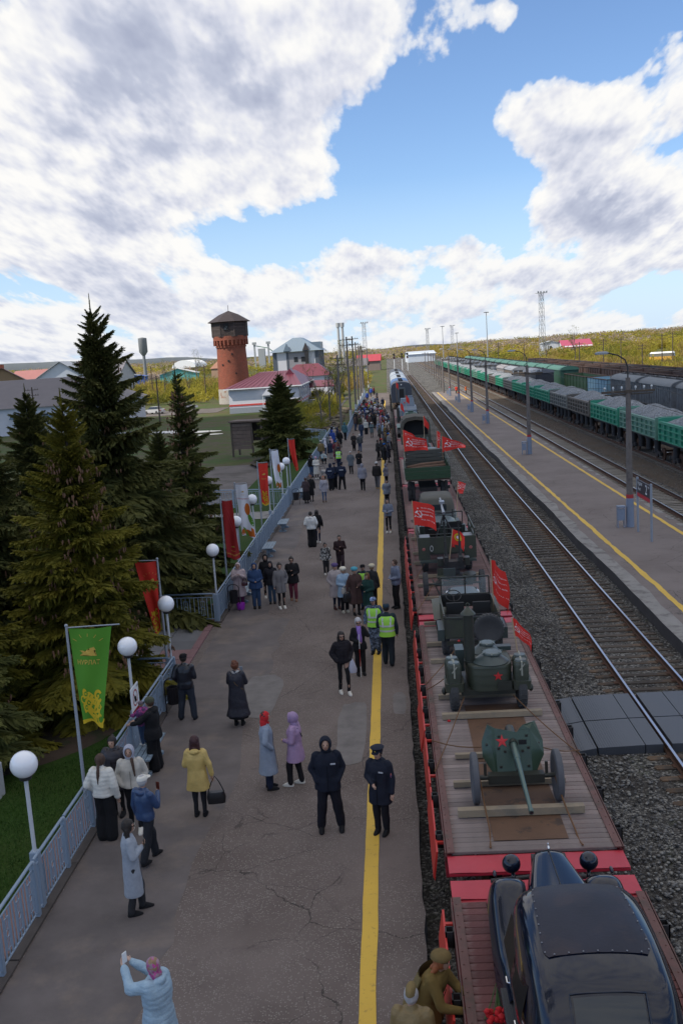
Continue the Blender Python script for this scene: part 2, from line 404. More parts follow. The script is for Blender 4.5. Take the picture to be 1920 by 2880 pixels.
def build_ground():
	mb = MB(); vs = []; fs = []
	xs = [-3200, -2400, -1800, -1300, -1000, -700, -450, -300, -200, -140, -100, -70, -50, -30, -15, 0, 15, 30, 45, 55, 65, 75, 85, 100, 115, 130, 150, 175, 205, 250, 330, 450, 650, 900, 1300, 1800, 2400, 3200]
	ys = [-300, -100, -30, 0, 40, 70, 90, 110, 130, 160, 200, 250, 320, 420, 560, 740, 900, 1050, 1250, 1500, 1800, 2100, 2500, 3000, 3600, 4400]
	for y in ys:
		for x in xs: vs.append((x, y, hill(x, y)))
	n = len(xs)
	fs = [(j*n+i, j*n+i+1, (j+1)*n+i+1, (j+1)*n+i) for j in range(len(ys)-1) for i in range(n-1)]
	mb.add(vs, fs); structure('ground', mb, M_FIELD, 180)
	# ballast bed under and between all the tracks
	sheet('ballast_bed', -.4, 44, -10, 900, -.42, M_BALLAST)
	sheet('ballast_shoulder', 17.2, 19.2, 20, 900, -.40, M_BALLAST_B)
	sheet('ballast_strip_between_sidings', 22.4, 44, 20, 900, -.412, M_BALLAST_B)
	# main platform
	W = -6.55
	def edge(y):                       # crumbled edge towards the track
		return .10+.05*noise.noise((0, y*.35, 3))+.05*noise.noise((1, y*1.7, 3))
	ys = [-4+.5*i for i in range(420)]
	mb = MB(); vs = []; fs = []
	for y in ys:
		xl = W-.12 if y < 112 else -4.7
		e = edge(y); vs += [(xl, y, -.42), (xl, y, 0), (e, y, 0), (e+.01, y, -.42)]
	for i in range(len(ys)-1):
		a = i*4
		fs += [(a+1, a+5, a+4, a), (a+2, a+6, a+5, a+1), (a+3, a+7, a+6, a+2)]
		mb.m += [1, 0, 1]
	mb.v = vs; mb.f = fs; structure('platform', mb, [M_ASPH, M_CONC_D])
	# pale dusty strip beside the fence, with a ragged border
	mb = MB(); n = 150
	def q(i, s): y = -4+i*.8; return W+.15 if s == 0 else -4.1+.55*noise.noise((y*.22, 2, 0))+.2*noise.noise((y*1.3, 5, 0))-(.9 if y > 34 else 0)
	mb.add([(q(i, s), -4+i*.8, .004) for i in range(n) for s in (0, 1)], [(2*i, 2*i+1, 2*i+3, 2*i+2) for i in range(n-1)])
	structure('platform_asphalt_strip', mb, M_STRIP)
	# patches
	mb = MB()
	def patch(x0, x1, y0, y1, seed):
		pts = []
		for k in range(28):
			t = 2*PI*k/28; cx, cy = (x0+x1)/2, (y0+y1)/2
			ct, st = math.cos(t), math.sin(t); p = 3.4
			rx = (x1-x0)/2*math.copysign(abs(ct)**(2/p), ct); ry = (y1-y0)/2*math.copysign(abs(st)**(2/p), st)
			w = 1+.16*noise.noise((ct*2, st*2, seed)); pts.append((cx+rx*w, cy+ry*w, .007))
		mb.add(pts, [tuple(range(28))])
	patch(-1.75, -1.02, 21.0, 25.0, 1); patch(-4.6, -3.5, 24.2, 27.6, 2); patch(-.35, .0, 24.0, 25.6, 3)
	structure('platform_patches', mb, M_PATCH)
	# yellow line: hand painted, wavering edges
	def line(name, x, w, y0, y1, z, amp=.02):
		mb = MB(); n = int((y1-y0)/.25)
		mb.add([(x+s*w/2+amp*noise.noise((y0+i*.25, s*3., x))+.4*amp*noise.noise(((y0+i*.25)*6, s*3., x)), y0+i*.25, z) for i in range(n+1) for s in (-1, 1)],
			   [(2*i, 2*i+1, 2*i+3, 2*i+2) for i in range(n)])
		structure(name, mb, M_YELLOW)
	line('yellow_line', -.80, .25, -2, 175, .009)
	# island platform
	mb = MB(); vs = []; fs = []; mm = []
	ys = [12+1.*i for i in range(184)]
	for y in ys:
		a = 8.42+.12*noise.noise((0, y*.12, 8))+.05*noise.noise((0, y*.7, 8)); b = 13.85
		vs += [(a-.02, y, -.42), (a, y, 0), (a+.55+.18*noise.noise((3, y*.5, 1)), y, .001), (b, y, 0), (b+.02, y, -.42)]
	for i in range(len(ys)-1):
		a = i*5
		fs += [(a+1, a+6, a+5, a), (a+2, a+7, a+6, a+1), (a+3, a+8, a+7, a+2), (a+4, a+9, a+8, a+3)]; mm += [1, 2, 0, 1]
	for e in (0, len(ys)-1): fs.append((e*5, e*5+1, e*5+3, e*5+4)); mm.append(1)
	mb.v = vs; mb.f = fs; mb.m = mm; structure('island_platform', mb, [M_ASPH2, M_CONC_D, M_CONC])
	line('yellow_line', 9.50, .20, 13, 193, .009, .05); line('yellow_line', 13.15, .20, 13, 193, .009, .03)
	# whitewashed edge blocks on the far side of the island platform
	mb = MB()
	for i in range(60):
		if rng.random() < .8: y = 20+i*1.9; mb.box(13.55, 13.84, y, y+rr(.5, 1.5), .001, .012)
	structure('platform_edge_blocks', mb, M_CONC)
	# lawn, soil, paved way on the left
	sheet('lawn', -14, W-.72, -4, 43, -.14, M_LAWN, 6, 20); sheet('lawn', -10.6, W-.72, 43, 118, -.14, M_LAWN, 4, 30)
	mb = MB()
	for cx, cy, rx, ry, sd in ((-10.2, 27.4, 3.3, 5.7, 1), (-9.6, 38, 2.2, 4.0, 2), (-10.5, 88, 2.5, 4, 3)):
		pts = [(cx+rx*math.cos(t)*(1+.25*noise.noise((math.cos(t)*1.5, math.sin(t)*1.5, sd))), cy+ry*math.sin(t)*(1+.25*noise.noise((math.cos(t)*1.5, math.sin(t)*1.5, sd+5))), -.135) for t in [2*PI*k/40 for k in range(40)]]
		mb.add(pts, [tuple(range(40))])
	structure('bare_soil', mb, M_SOIL)
	sheet('muddy_yard', -32, -10.6, 43, 88, -.40, M_YARD, 2, 2)
	for px, py, pr_ in ((-32, 137, 2.2), (-27, 134, 1.6), (-38, 141, 1.4), (-24, 128, .9), (-42, 128, 1.2)):
		mb = MB(); pts = [(px+pr_*2.2*math.cos(t)*(1+.4*noise.noise((math.cos(t), math.sin(t), px))), py+pr_*math.sin(t)*(1+.4*noise.noise((math.sin(t), math.cos(t), py))), -.49) for t in [2*PI*k/24 for k in range(24)]]; mb.add(pts, [tuple(range(24))]); structure('puddle', mb, mat('puddle_water', (.05, .05, .05), .05, spec=.9))
	sheet('dirt_road', -90, -32, 180, 196, -.50, M_YARD); sheet('parking_area', -15.4, -8.5, 172, 207, -.50, mat('dark_parking', (.06, .056, .06), .9, var=.2, vs=.6))
	mb = MB(); mb.box(W-.72, W-.12, -4, 26.4, -.4, -.02); mb.box(W-.72, W-.12, 33.6, 59.6, -.4, -.02); structure('paved_border', mb, mat('pink_paving', (.20, .115, .10), .85, var=.25, vs=4, bump=.3))
build_ground()

# paving slabs of the two ways through the fence
M_SLAB = mat('paving_slab_grey', (.155, .155, .165), .85, var=.18, vs=3, bump=.25, rnd=.22)
M_SLAB_P = mat('paving_slab_pink', (.17, .10, .10), .85, var=.2, vs=3, bump=.25, rnd=.22)
M_KERB_P = mat('pink_kerb', (.185, .10, .105), .8, var=.2, vs=3, bump=.25)
def build_path():
	base = MB(); base.box(-17, -6.67, 26.6, 33.5, -.42, -.075)
	p = structure('path', base, M_CONC_D)
	mb = MB(); mb.box(0, .98, 0, .98, 0, .06); me = mb.mesh('paving_slab'); me2 = mb.mesh('paving_slab_pink')
	me.materials.append(M_SLAB); me2.materials.append(M_SLAB_P)
	for i in range(10):
		for j in range(7):
			x = -7.9-i*1.0; y = 26.62+j*.985
			link('paving_slab', me2 if (i < 1 and j < 4) or (i == 1 and j < 2) else me, None, p, (x+rr(-.006, .006), y, -.065+rr(-.006, .006)))
	kb = MB()
	for j in range(7): kb.box(-6.9, -6.66, 26.62+j*.98, 27.57+j*.98, -.02+rr(-.004, .004), .05+rr(0, .006))
	k = obj('kerb', kb, M_KERB_P, p)
	sheet('path_to_shed', -13.5, -6.7, 56.3, 59.0, -.12, M_CONC)
build_path()

# railway tracks
def rail_prof(): return [(-.065, 0), (.065, 0), (.065, .012), (.012, .03), (.012, .13), (.036, .142), (.036, .18), (-.036, .18), (-.036, .142), (-.012, .13), (-.012, .03), (-.065, .012)]
SLP = {}
def track(cx, y0, y1, zr, sleeper_m, step, n_parts, label, skip=()):
	t = bpy.data.objects.new('railway_track', None); COL.objects.link(t); t['kind'] = 'structure'
	for s in (-1, 1):
		mb = MB(); pr = [(a+cx+s*.795, b+zr-.18) for a, b in rail_prof()]; mb.prism(pr, y0, y1, 'y')
		for i in range(len(mb.f)): mb.m[i] = 0
		# polished head strip sits just proud of the rusty rail
		mb.add([(cx+s*.795-.030, y0, zr+.002), (cx+s*.795+.030, y0, zr+.002), (cx+s*.795+.030, y1, zr+.002), (cx+s*.795-.030, y1, zr+.002)], [(0, 1, 2, 3)], 1)
		obj('rail', mb, [M_RUST, M_RAIL], t)
	key = sleeper_m.name
	if key not in SLP:
		ms = []
		for k in range(5):
			mb = MB(); w = .115
			mb.loft([(0, 0, 0, 1.36+.02*k, w), (0, 0, .12, 1.35+.015*k, w-.008), (0, 0, .13, 1.33, w-.02)], 12, pw=9.)
			for s in (-1, 1): mb.box(s*.795-.16, s*.795+.16, -.085, .085, .131, .15, mi=1)
			me = mb.mesh('sleeper'); me.materials.append(sleeper_m); me.materials.append(M_RUST); ms.append(me)
		SLP[key] = ms
	n = int((y1-y0)/step); far = MB()
	first = int((max(y0, 16)-y0)/step)
	for i in range(first, n):
		y = y0+i*step+rr(-.03, .03)
		if i-first < n_parts:
			o = link('sleeper', rng.choice(SLP[key]), None, t, (cx+rr(-.04, .04), y, zr-.18-.135+rr(-.012, .008)), rr(-.008, .008))
		elif y < 330: far.box(cx-1.35, cx+1.35, y-.12, y+.12, zr-.3, zr-.18)
	if far.v: obj('far_sleepers', far, sleeper_m, t, kind='stuff')
	return t
track(1.95, -6, 175, -.20, M_TIE, .56, 0, '')
track(6.83, 2, 900, -.20, M_TIE, .56, 200, '')
track(15.6, 30, 900, -.20, M_TIE_C, .54, 190, '')
track(20.7, 50, 900, -.17, M_TIE_C, .54, 120, '')
for cx in (25.7, 30.7, 35.8, 40.6): track(cx, 40, 900, -.17, M_TIE_C, .6, 0, '')

# unseen cloud added overhead to shade the near half of the station
def add_shade_cloud():
	mb = MB(); r2 = random.Random(5)
	cx, cy, cz = -268, -92, 350
	spots = [(0, 0, 0)]+[(r2.uniform(-95, 95), r2.uniform(-150, 82), r2.uniform(-8, 22)) for _ in range(34)]
	for x, y, z in spots:
		r = r2.uniform(38, 58); mb.ell((cx+x, cy+y, cz+z), r, r*r2.uniform(.8, 1.1), r*.55, 20, 12)
	vs = []
	for v in mb.v:
		p = Vector(v); n = noise.noise_vector(p*.03)*9+noise.noise_vector(p*.1)*3; vs.append(tuple(p+n))
	mb.v = vs
	m = bpy.data.materials.new('shade_cloud_vapour'); m.use_nodes = True; m.node_tree.nodes.clear(); T = NT(m.node_tree)
	d = T.add('ShaderNodeBsdfDiffuse', {'Color': (.9, .9, .92, 1)}); t = T.add('ShaderNodeBsdfTranslucent', {'Color': (.9, .9, .92, 1)})
	mx = T.add('ShaderNodeMixShader', {0: .5, 1: d.outputs[0], 2: t.outputs[0]}); tr = T.add('ShaderNodeBsdfTransparent'); m2 = T.add('ShaderNodeMixShader', {0: .45, 1: mx.outputs[0], 2: tr.outputs[0]}); T.add('ShaderNodeOutputMaterial', {'Surface': m2.outputs[0]})
	obj('cloud', mb, m, None, 180, kind='structure')
add_shade_cloud()

# 2-D drawing helpers: print on cloth and boards
_TX = {}
def text2d(s, size=1.):
	"""flat lettering as vertices and faces, centred on the origin"""
	if s not in _TX:
		cu = bpy.data.curves.new('lettering', 'FONT'); cu.body = s; cu.align_x = 'CENTER'; cu.align_y = 'CENTER'; cu.resolution_u = 2; cu.offset = .012
		o = bpy.data.objects.new('lettering', cu); COL.objects.link(o)
		bpy.context.view_layer.update()
		me = o.evaluated_get(bpy.context.evaluated_depsgraph_get()).to_mesh()
		_TX[s] = ([(v.co.x, v.co.y) for v in me.vertices], [tuple(p.vertices) for p in me.polygons])
		o.evaluated_get(bpy.context.evaluated_depsgraph_get()).to_mesh_clear()
		bpy.data.objects.remove(o); bpy.data.curves.remove(cu)
	v, f = _TX[s]
	return [(x*size, y*size) for x, y in v], f
def poly_fine(pts, cell):
	"""triangulate an outline and cut it so that it can follow folded cloth"""
	bm = bmesh.new(); vs = [bm.verts.new((x, y, 0)) for x, y in pts]
	try: bm.faces.new(vs)
	except ValueError: pass
	bmesh.ops.triangulate(bm, faces=bm.faces)
	for _ in range(3):
		es = [e for e in bm.edges if e.calc_length() > cell]
		if not es: break
		bmesh.ops.subdivide_edges(bm, edges=es, cuts=1)
		bmesh.ops.triangulate(bm, faces=[f for f in bm.faces if len(f.verts) > 3])
	bm.verts.index_update()
	v = [(a.co.x, a.co.y) for a in bm.verts]; f = [tuple(a.index for a in b.verts) for b in bm.faces]; bm.free()
	return v, f
def printed(S, shapes, W, H, mb, both=False, off=.006, cell=.12):
	"""shapes: (outline or (verts, faces), material index) in metres, x right, y down from the top left corner"""
	for sh, mi in shapes:
		v, f = sh if isinstance(sh, tuple) else poly_fine(sh, cell)
		for sd in ((1, -1) if both else (1,)):
			out = []
			for x, y in v:
				u, w = x/W, y/H; p = S(u, w); e = .01
				n = (S(u+e, w)-S(u-e, w)).cross(S(u, w-e)-S(u, w+e)).normalized()
				out.append(p+n*off*sd)
			mb.add(out, f, mi)
def txt(s, size, cx, cy):
	v, f = text2d(s, size); return ([(cx+x, cy-y) for x, y in v], f)
def arc(cx, cy, r, a0, a1, n=14): return [(cx+r*math.cos(R(a0+(a1-a0)*i/n)), cy+r*math.sin(R(a0+(a1-a0)*i/n))) for i in range(n+1)]
def ring2d(cx, cy, r0, r1, a0=0, a1=360, n=20):
	v = []; f = []
	for i in range(n+1):
		a = R(a0+(a1-a0)*i/n)
		v += [(cx+r0*math.cos(a), cy+r0*math.sin(a)), (cx+r1*math.cos(a), cy+r1*math.sin(a))]
	return v, [(2*i, 2*i+1, 2*i+3, 2*i+2) for i in range(n)]
def star2d(cx, cy, r, ri=.42, rot=-90):
	return [(cx+(r if k % 2 == 0 else r*ri)*math.cos(R(rot+36*k)), cy+(r if k % 2 == 0 else r*ri)*math.sin(R(rot+36*k))) for k in range(10)]
def stroke(pts, w):
	v = []; n = len(pts)
	for i, p in enumerate(pts):
		a = Vector(pts[max(i-1, 0)]); b = Vector(pts[min(i+1, n-1)]); d = (b-a).normalized(); q = Vector((-d.y, d.x))*w/2
		v += [(p[0]+q.x, p[1]+q.y), (p[0]-q.x, p[1]-q.y)]
	return v, [(2*i, 2*i+1, 2*i+3, 2*i+2) for i in range(n-1)]
HORSE = [(190,600),(232,596),(275,594),(300,608),(296,622),(320,618),(400,610),(425,585),(400,553),(422,540),(465,535),(495,518),(520,550),(540,586),(522,592),(503,572),(487,582),(476,625),(500,650),(562,690),(557,699),(490,668),(450,652),(400,655),(320,645),(260,660),(207,699),(199,690),(262,645),(282,612),(262,604),(225,610)]
def horse(cx, cy, w): return [(cx+(x-375)/370*w, cy+(y-608)/370*w) for x, y in HORSE]
def heart(cx, cy, s, rot):
	pts = []
	for k in range(18):
		t = 2*PI*k/18; x = .62*math.sin(t)**3*1.1; y = -(.8*math.cos(t)-.32*math.cos(2*t)-.12*math.cos(3*t)-.05)*.75
		c, s_ = math.cos(rot), math.sin(rot); pts.append((cx+s*(x*c-y*s_), cy+s*(x*s_+y*c)))
	return pts
def ornament(W, y0, H, seed, n, base_mi, dark_mi):
	"""folk ornament of hearts, rings and curls as printed along the lower hem"""
	r_ = random.Random(seed); out = []
	for i in range(n):
		t = i/n; cy = y0+(H-y0)*(.08+.86*t)+r_.uniform(-.03, .03); cx = W*(.16+.70*((i*.618+.2) % 1.))
		s = W*r_.uniform(.17, .23)
		k = i % 4
		if k == 0: out += [(heart(cx, cy, s*.95, r_.uniform(-.7, .7)), base_mi), (ring2d(cx, cy, s*.12, s*.3), dark_mi)]
		elif k == 1: out += [(ring2d(cx, cy, s*.38, s*.72, 20, 320), base_mi), (arc(cx, cy, s*.18, 0, 350), base_mi)]
		elif k == 2: out += [([(cx-s*.3, cy-s*.8), (cx+s*.5, cy-s*.3), (cx+s*.15, cy+s*.2), (cx+s*.3, cy+s*.9), (cx-s*.35, cy+s*.35), (cx-s*.7, cy-s*.1)], base_mi), (ring2d(cx-s*.05, cy-s*.2, s*.1, s*.22), dark_mi)]
		else: out += [(stroke([(cx+s*.8*math.cos(a)*(1-a/9), cy+s*.8*math.sin(a)*(1-a/9)) for a in [j*.5 for j in range(12)]], s*.24), base_mi)]
	return out

# fence
M_FENCE = mat('blue_grey_fence_paint', (.235, .30, .385), .45, var=.10, vs=5, col2=(.16, .17, .19), c2s=6, c2t=(.66, .74))
M_KERB = mat('dark_kerb', (.075, .062, .056), .9, var=.3, vs=4, bump=.3)
def bar_me(h, w=.022):
	mb = MB(); mb.box(-w/2, w/2, -w/2, w/2, 0, h); me = mb.mesh('baluster'); me.materials.append(M_FENCE); return me
def orn_me():
	mb = MB()
	z0, z1 = .26, .78
	for s in (-.065, .065): mb.bar((0, s, z0), (0, s, z1), .016)
	mb.bar((0, -.073, z0), (0, .073, z0), .016); mb.bar((0, -.073, z1), (0, .073, z1), .016)
	mb.bar((0, 0, .13), (0, 0, z0), .016); mb.bar((0, 0, z1), (0, 0, .90), .016)
	mb.bar((0, 0, z0), (0, 0, .46), .012); mb.bar((0, 0, .58), (0, 0, z1), .012)
	pts = [(0, .06*math.cos(2*PI*k/10), .52+.06*math.sin(2*PI*k/10)) for k in range(11)]; mb.tube(pts, .009, 5, caps=False)
	me = mb.mesh('ornament'); me.materials.append(M_FENCE); return me
BAR, ORN = bar_me(.80), orn_me()
def fence(x0, y0, x1, y1, step, label, parts=True, tall=(), group='blue grey station fences', off=0.):
	t = thing('fence', label, 'fence', (x0, y0, 0), math.atan2(y1-y0, x1-x0)-PI/2, group)
	L = math.hypot(x1-x0, y1-y0); n = max(1, round(L/step)); st = L/n
	pm = MB(); pm.box(-.045, .045, -.045, .045, -.1, 1.02); pm.ell((0, 0, 1.03), .05, .05, .035, 8, 4); pme = pm.mesh('post'); pme.materials.append(M_FENCE)
	stuff = MB(); rails = MB()
	for i in range(n+1): link('post', pme, None, t, (0, i*st, 0))
	for i in range(n):
		a, b = i*st+.05, (i+1)*st-.05
		if parts:
			for z, r in ((1.05, .030), (.92, .016), (.12, .016)):
				mb = MB(); mb.tube([(0, a, z), (0, b, z)], r, 8); obj('rail', mb, M_FENCE, t, 60)
		else:
			for z, r in ((1.05, .03), (.92, .016), (.12, .016)): rails.bar((0, a, z), (0, b, z), r*2)
		m = 12 if st > 1.4 else 9
		for k in range(m):
			y = a+(b-a)*(k+.5)/m
			orn = k % 4 == 2
			if parts: link('ornament' if orn else 'baluster', ORN if orn else BAR, None, t, (0, y, 0 if orn else .12))
			elif orn:
				for s in (-.06, .06): stuff.bar((0, y+s, .26), (0, y+s, .78), .016)
				stuff.bar((0, y-.07, .26), (0, y+.07, .26), .016); stuff.bar((0, y-.07, .78), (0, y+.07, .78), .016)
			else: stuff.bar((0, y, .12), (0, y, .92), .022)
	if not parts: obj('rail', rails, M_FENCE, t, kind='stuff'); obj('balusters', stuff, M_FENCE, t, kind='stuff')
	return t
FX = -6.55
fence(FX, 8.8, FX, 26.5, 1.665, 'nearest blue grey fence run, beside the lawn and below the green banner')
fence(FX, 33.7, FX, 59.3, 1.70, 'blue grey fence run with benches in front, from the paved way to the small gap')
fence(FX, 60.6, FX, 111.5, 1.70, 'blue grey fence run beyond the small gap, beside the lone small spruce', False)
fence(-4.75, 104, -4.75, 198, 1.9, 'farthest blue grey fence run along the crowded end of the platform', False)
fence(FX-.1, 33.75, -12.6, 34.2, 1.75, 'cross railing on the far side of the paved way', True)
fence(FX-.1, 26.4, -10.1, 26.55, 1.7, 'cross railing on the near side of the paved way', True)
fence(FX-.1, 60.0, -12.0, 61.4, 1.8, 'cross railing at the small gap in the fence', False)
fence(-6.9, 104, -10.5, 110, 1.8, 'short pale railing running off beside the offset of the platform', False)
k = MB()
for y0, y1 in ((-4, 26.4), (33.6, 59.4), (60.4, 112)):
	y = y0
	while y < y1: k.box(FX-.11, FX+.13, y, min(y+2.97, y1), -.2, .045+rr(-.006, .006)); y += 3.0
structure('kerb', k, M_KERB)

# globe lamps on the fence line
M_GLOBE = mat('opal_globe', (.84, .85, .90), .18, var=.02, spec=.6, coat=.5)
M_LAMPP = mat('lamp_pole_white', (.52, .54, .57), .5, var=.08, vs=4)
def make_lamp():
	t = thing('street_lamp', 'white globe lamp on a white pole, nearest the camera above the lawn', 'street lamp', (FX-.06, 15.55, 0), 0, 'white globe lamps on the fence')
	mb = MB(); mb.box(-.075, .075, -.075, .075, -.15, 1.08); obj('base_post', mb, M_FENCE, t)
	mb = MB(); mb.tube([(0, 0, 1.08), (0, 0, 2.46)], .036, 12); obj('pole', mb, M_LAMPP, t, 60)
	mb = MB(); mb.lathe([(.036, 2.40), (.10, 2.42), (.11, 2.46), (.085, 2.48)], n=16); obj('collar', mb, M_STEEL_D, t, 40)
	mb = MB(); mb.ell((0, 0, 2.69), .235, .235, .235, 28, 18); obj('globe', mb, M_GLOBE, t, 180)
	return t
lamp0 = make_lamp()
for y, dz, lb in ((22.35, -.03, 'white globe lamp with the no dogs board fixed to its pole'), (26.5, -.08, 'white globe lamp at the near corner of the paved way'),
				  (34.0, -.1, 'white globe lamp at the far corner of the paved way beside the bin'), (39.6, -.05, 'white globe lamp half hidden behind the dark red banner'),
				  (44.6, .1, 'white globe lamp half hidden by the spring banner with balloons'), (50.8, .15, 'white globe lamp behind the bright red banner with the yellow hem'),
				  (57.2, .1, 'white globe lamp just before the small gap, beside the twisted white banner'), (60.3, .08, 'farthest white globe lamp, beside the bin past the small gap')):
	copy_tree(lamp0, (FX-.06, y, dz), 0, lb)
copy_tree(lamp0, (-12.4, 30.5, -.2), 0, 'white globe lamp seen through the branches of the near spruce')

# town banners
M_POLE = mat('grey_flag_pole', (.30, .33, .38), .5, var=.08, vs=5)
def cloth(name, c):
	m = mat(name, c, .75, var=.05, vs=2, bump=.12, bs=14); return m
C_GREEN, C_RED, C_DRED, C_WHITE = cloth('green_cloth', (.080, .26, .018)), cloth('red_cloth', (.62, .028, .016)), cloth('dark_red_cloth', (.33, .014, .014)), cloth('white_cloth', (.74, .75, .82))
C_YEL, C_GOLD, C_ORA, C_LGR, C_TXR = cloth('yellow_print', (.62, .42, .015)), cloth('gold_print', (.58, .38, .07)), cloth('orange_print', (.55, .13, .012)), cloth('leaf_green_print', (.10, .27, .03)), cloth('red_print', (.45, .03, .05))
def banner(x, y, z, wt, wb, L, shift, fold, base, design, label, phase=0., yaw=0., twist=0., arm=None, dark=None):
	"""a tall banner hanging from an arm at the head of its pole; u runs out from the pole, v runs down"""
	t = thing('banner', label, 'banner', (x, y, 0), 0, 'tall town banners on poles along the fence')
	sg = 1 if wt > 0 else -1
	def S(u, v):
		w = wt+(wb-wt)*v; a = yaw+twist*v*v
		q = w*u; f = fold*math.sin(u*7.5+v*4+phase)*(.35+.65*v)+fold*.7*math.sin(u*3.1-v*6+phase*2)*v
		sag = .03*math.sin(PI*u)*(1-v)
		return Vector((.045*sg+q*math.cos(a)+shift*v**1.6, q*math.sin(a)+f, z-.05-sag-L*v*(1-.03*math.sin(u*4+phase))))
	mb = MB(); mb.tube([(0, 0, -.3), (0, 0, 1.6), (0, 0, z)], [.040, .036, .026], 10); mb.ell((0, 0, z+.01), .04, .04, .035, 8, 5); obj('pole', mb, M_POLE, t, 60)
	mb = MB(); A = arm if arm else wt*1.06; mb.tube([(0, 0, z-.035), (A*math.cos(yaw), A*math.sin(yaw), z-.035+.02)], .014, 8); obj('arm', mb, M_POLE, t, 60)
	mb = MB(); mb.grid(S, 26, 44); mats = [base, C_YEL, C_GOLD, C_ORA, C_LGR, C_TXR, C_WHITE]+([dark] if dark else [])
	c = obj('cloth', mb, mats, t, 180)
	W, H = abs(wt), L
	if design:
		pm = MB()
		sh = design(W, H); S2 = S if sg > 0 else (lambda u, v: S(1-u, v))
		printed(S2, sh, W, H, pm)
		obj('print', pm, mats, c, 180, kind='stuff')
	return t
def d_town(W, H, n=11, hy=.27, sc_=1., cx=.5, red=False):
	out = [(horse(W*cx, H*hy, W*.46*sc_), 2), (txt('НУРЛАТ', W*.155*sc_, W*cx, H*(hy+.118)), 2)]
	for k in range(5):
		a = R(-90+(k-2)*24); r0, r1 = W*.36*sc_, W*.44*sc_; c = (W*cx, H*hy-.02+W*.02)
		out.append((stroke([(c[0]+r0*math.cos(a)*1.05, c[1]+r0*math.sin(a)), (c[0]+r1*math.cos(a)*1.15, c[1]+r1*math.sin(a))], W*.014), 2))
	out += ornament(W, H*.66, H*.97, 4+n, n, 1, 7)
	out.append(([(0, H*.955), (W*.5, H*.975), (W, H*.95), (W, H*.999), (0, H*.999)], 1))
	return out
banner(-6.93, 19.25, 4.09, .90, .42, 2.12, .10, .05, C_GREEN, lambda W, H: d_town(W, H, 13, .235, 1., .44), 'bright green town banner with yellow running horse on a tall grey pole', .4, arm=1.12, dark=C_GREEN)
banner(-6.85, 26.95, 3.82, -.62, -.18, 2.15, -.04, .05, C_RED, lambda W, H: d_town(W, H, 11, .26, .95, .62), 'bright red town banner hanging from the left of its pole against the near spruce', 1.3, dark=C_RED)
banner(-6.9, 38.0, 3.83, .42, .50, 2.35, .05, .05, C_DRED, lambda W, H: [(horse(W*.55, H*.78, W*.34), 2), (txt('НУРЛАТ', W*.10, W*.55, H*.86), 2), (txt('ҖӘЛИЛГӘ', W*.19, W*.55, H*.93), 2), (stroke([(W*.3, H*.1), (W*.55, H*.2), (W*.8, H*.4)], .02), 5), (stroke([(W*.25, H*.16), (W*.5, H*.3), (W*.75, H*.52)], .02), 5)], 'dark red banner before the lamp, between bright red and white banners', 2.1, dark=C_DRED)
def d_spring(W, H):
	def egg(cx, cy, a, b, rot=0): return [(cx+a*math.cos(t)*math.cos(rot)-b*math.sin(t)*math.sin(rot), cy+a*math.cos(t)*math.sin(rot)+b*math.sin(t)*math.cos(rot)) for t in [2*PI*k/22 for k in range(22)]]
	o = [(horse(W*.52, H*.135, W*.26), 2), (txt('НУРЛАТ', W*.08, W*.52, H*.20), 2), (txt('С ПРАЗДНИКОМ!', W*.125, W*.48, H*.275), 5)]
	o += [(egg(W*.72, H*.47, W*.22, H*.115, .1), 3), (egg(W*.86, H*.67, W*.17, H*.115, -.2), 4), (egg(W*.55, H*.93, W*.34, H*.062), 3), (egg(W*.16, H*.92, W*.13, H*.065, .3), 3)]
	o += [([(W*.18, H*.82), (W*.36, H*.86), (W*.52, H*.998), (W*.30, H*.998)], 4), ([(W*.80, H*.80), (W*.97, H*.84), (W*.97, H*.98), (W*.72, H*.97)], 3)]
	r_ = random.Random(3)
	for _ in range(16): o.append((arc(r_.uniform(.08, .9)*W, r_.uniform(.03, .6)*H, W*.014, 0, 330, 6), r_.choice([1, 4, 5])))
	return o
banner(-6.9, 41.7, 3.97, .50, .60, 2.35, .12, .045, C_WHITE, d_spring, 'white spring banner with orange and green balloons and a red greeting', .9)
banner(-6.9, 49.3, 3.99, .50, .36, 2.15, .05, .05, C_RED, lambda W, H: d_town(W, H, 13, .25, .9), 'bright red town banner with a full yellow hem, farther along the fence', 2.6, dark=C_DRED)
banner(-6.9, 54.8, 4.08, .42, .5, 2.2, .22, .12, C_WHITE, lambda W, H: d_spring(W, H)[3:], 'white spring banner twisted by the wind so its balloons swing right', 1.1, twist=1.3)
banner(-6.9, 64.8, 3.75, .42, .26, 2.1, .34, .09, C_RED, lambda W, H: [(txt('ҖӘЛИЛГӘ', W*.2, W*.5, H*.9), 2)], 'farthest red banner curling right in the wind, beside the lone small spruce', 3.1, twist=.8)

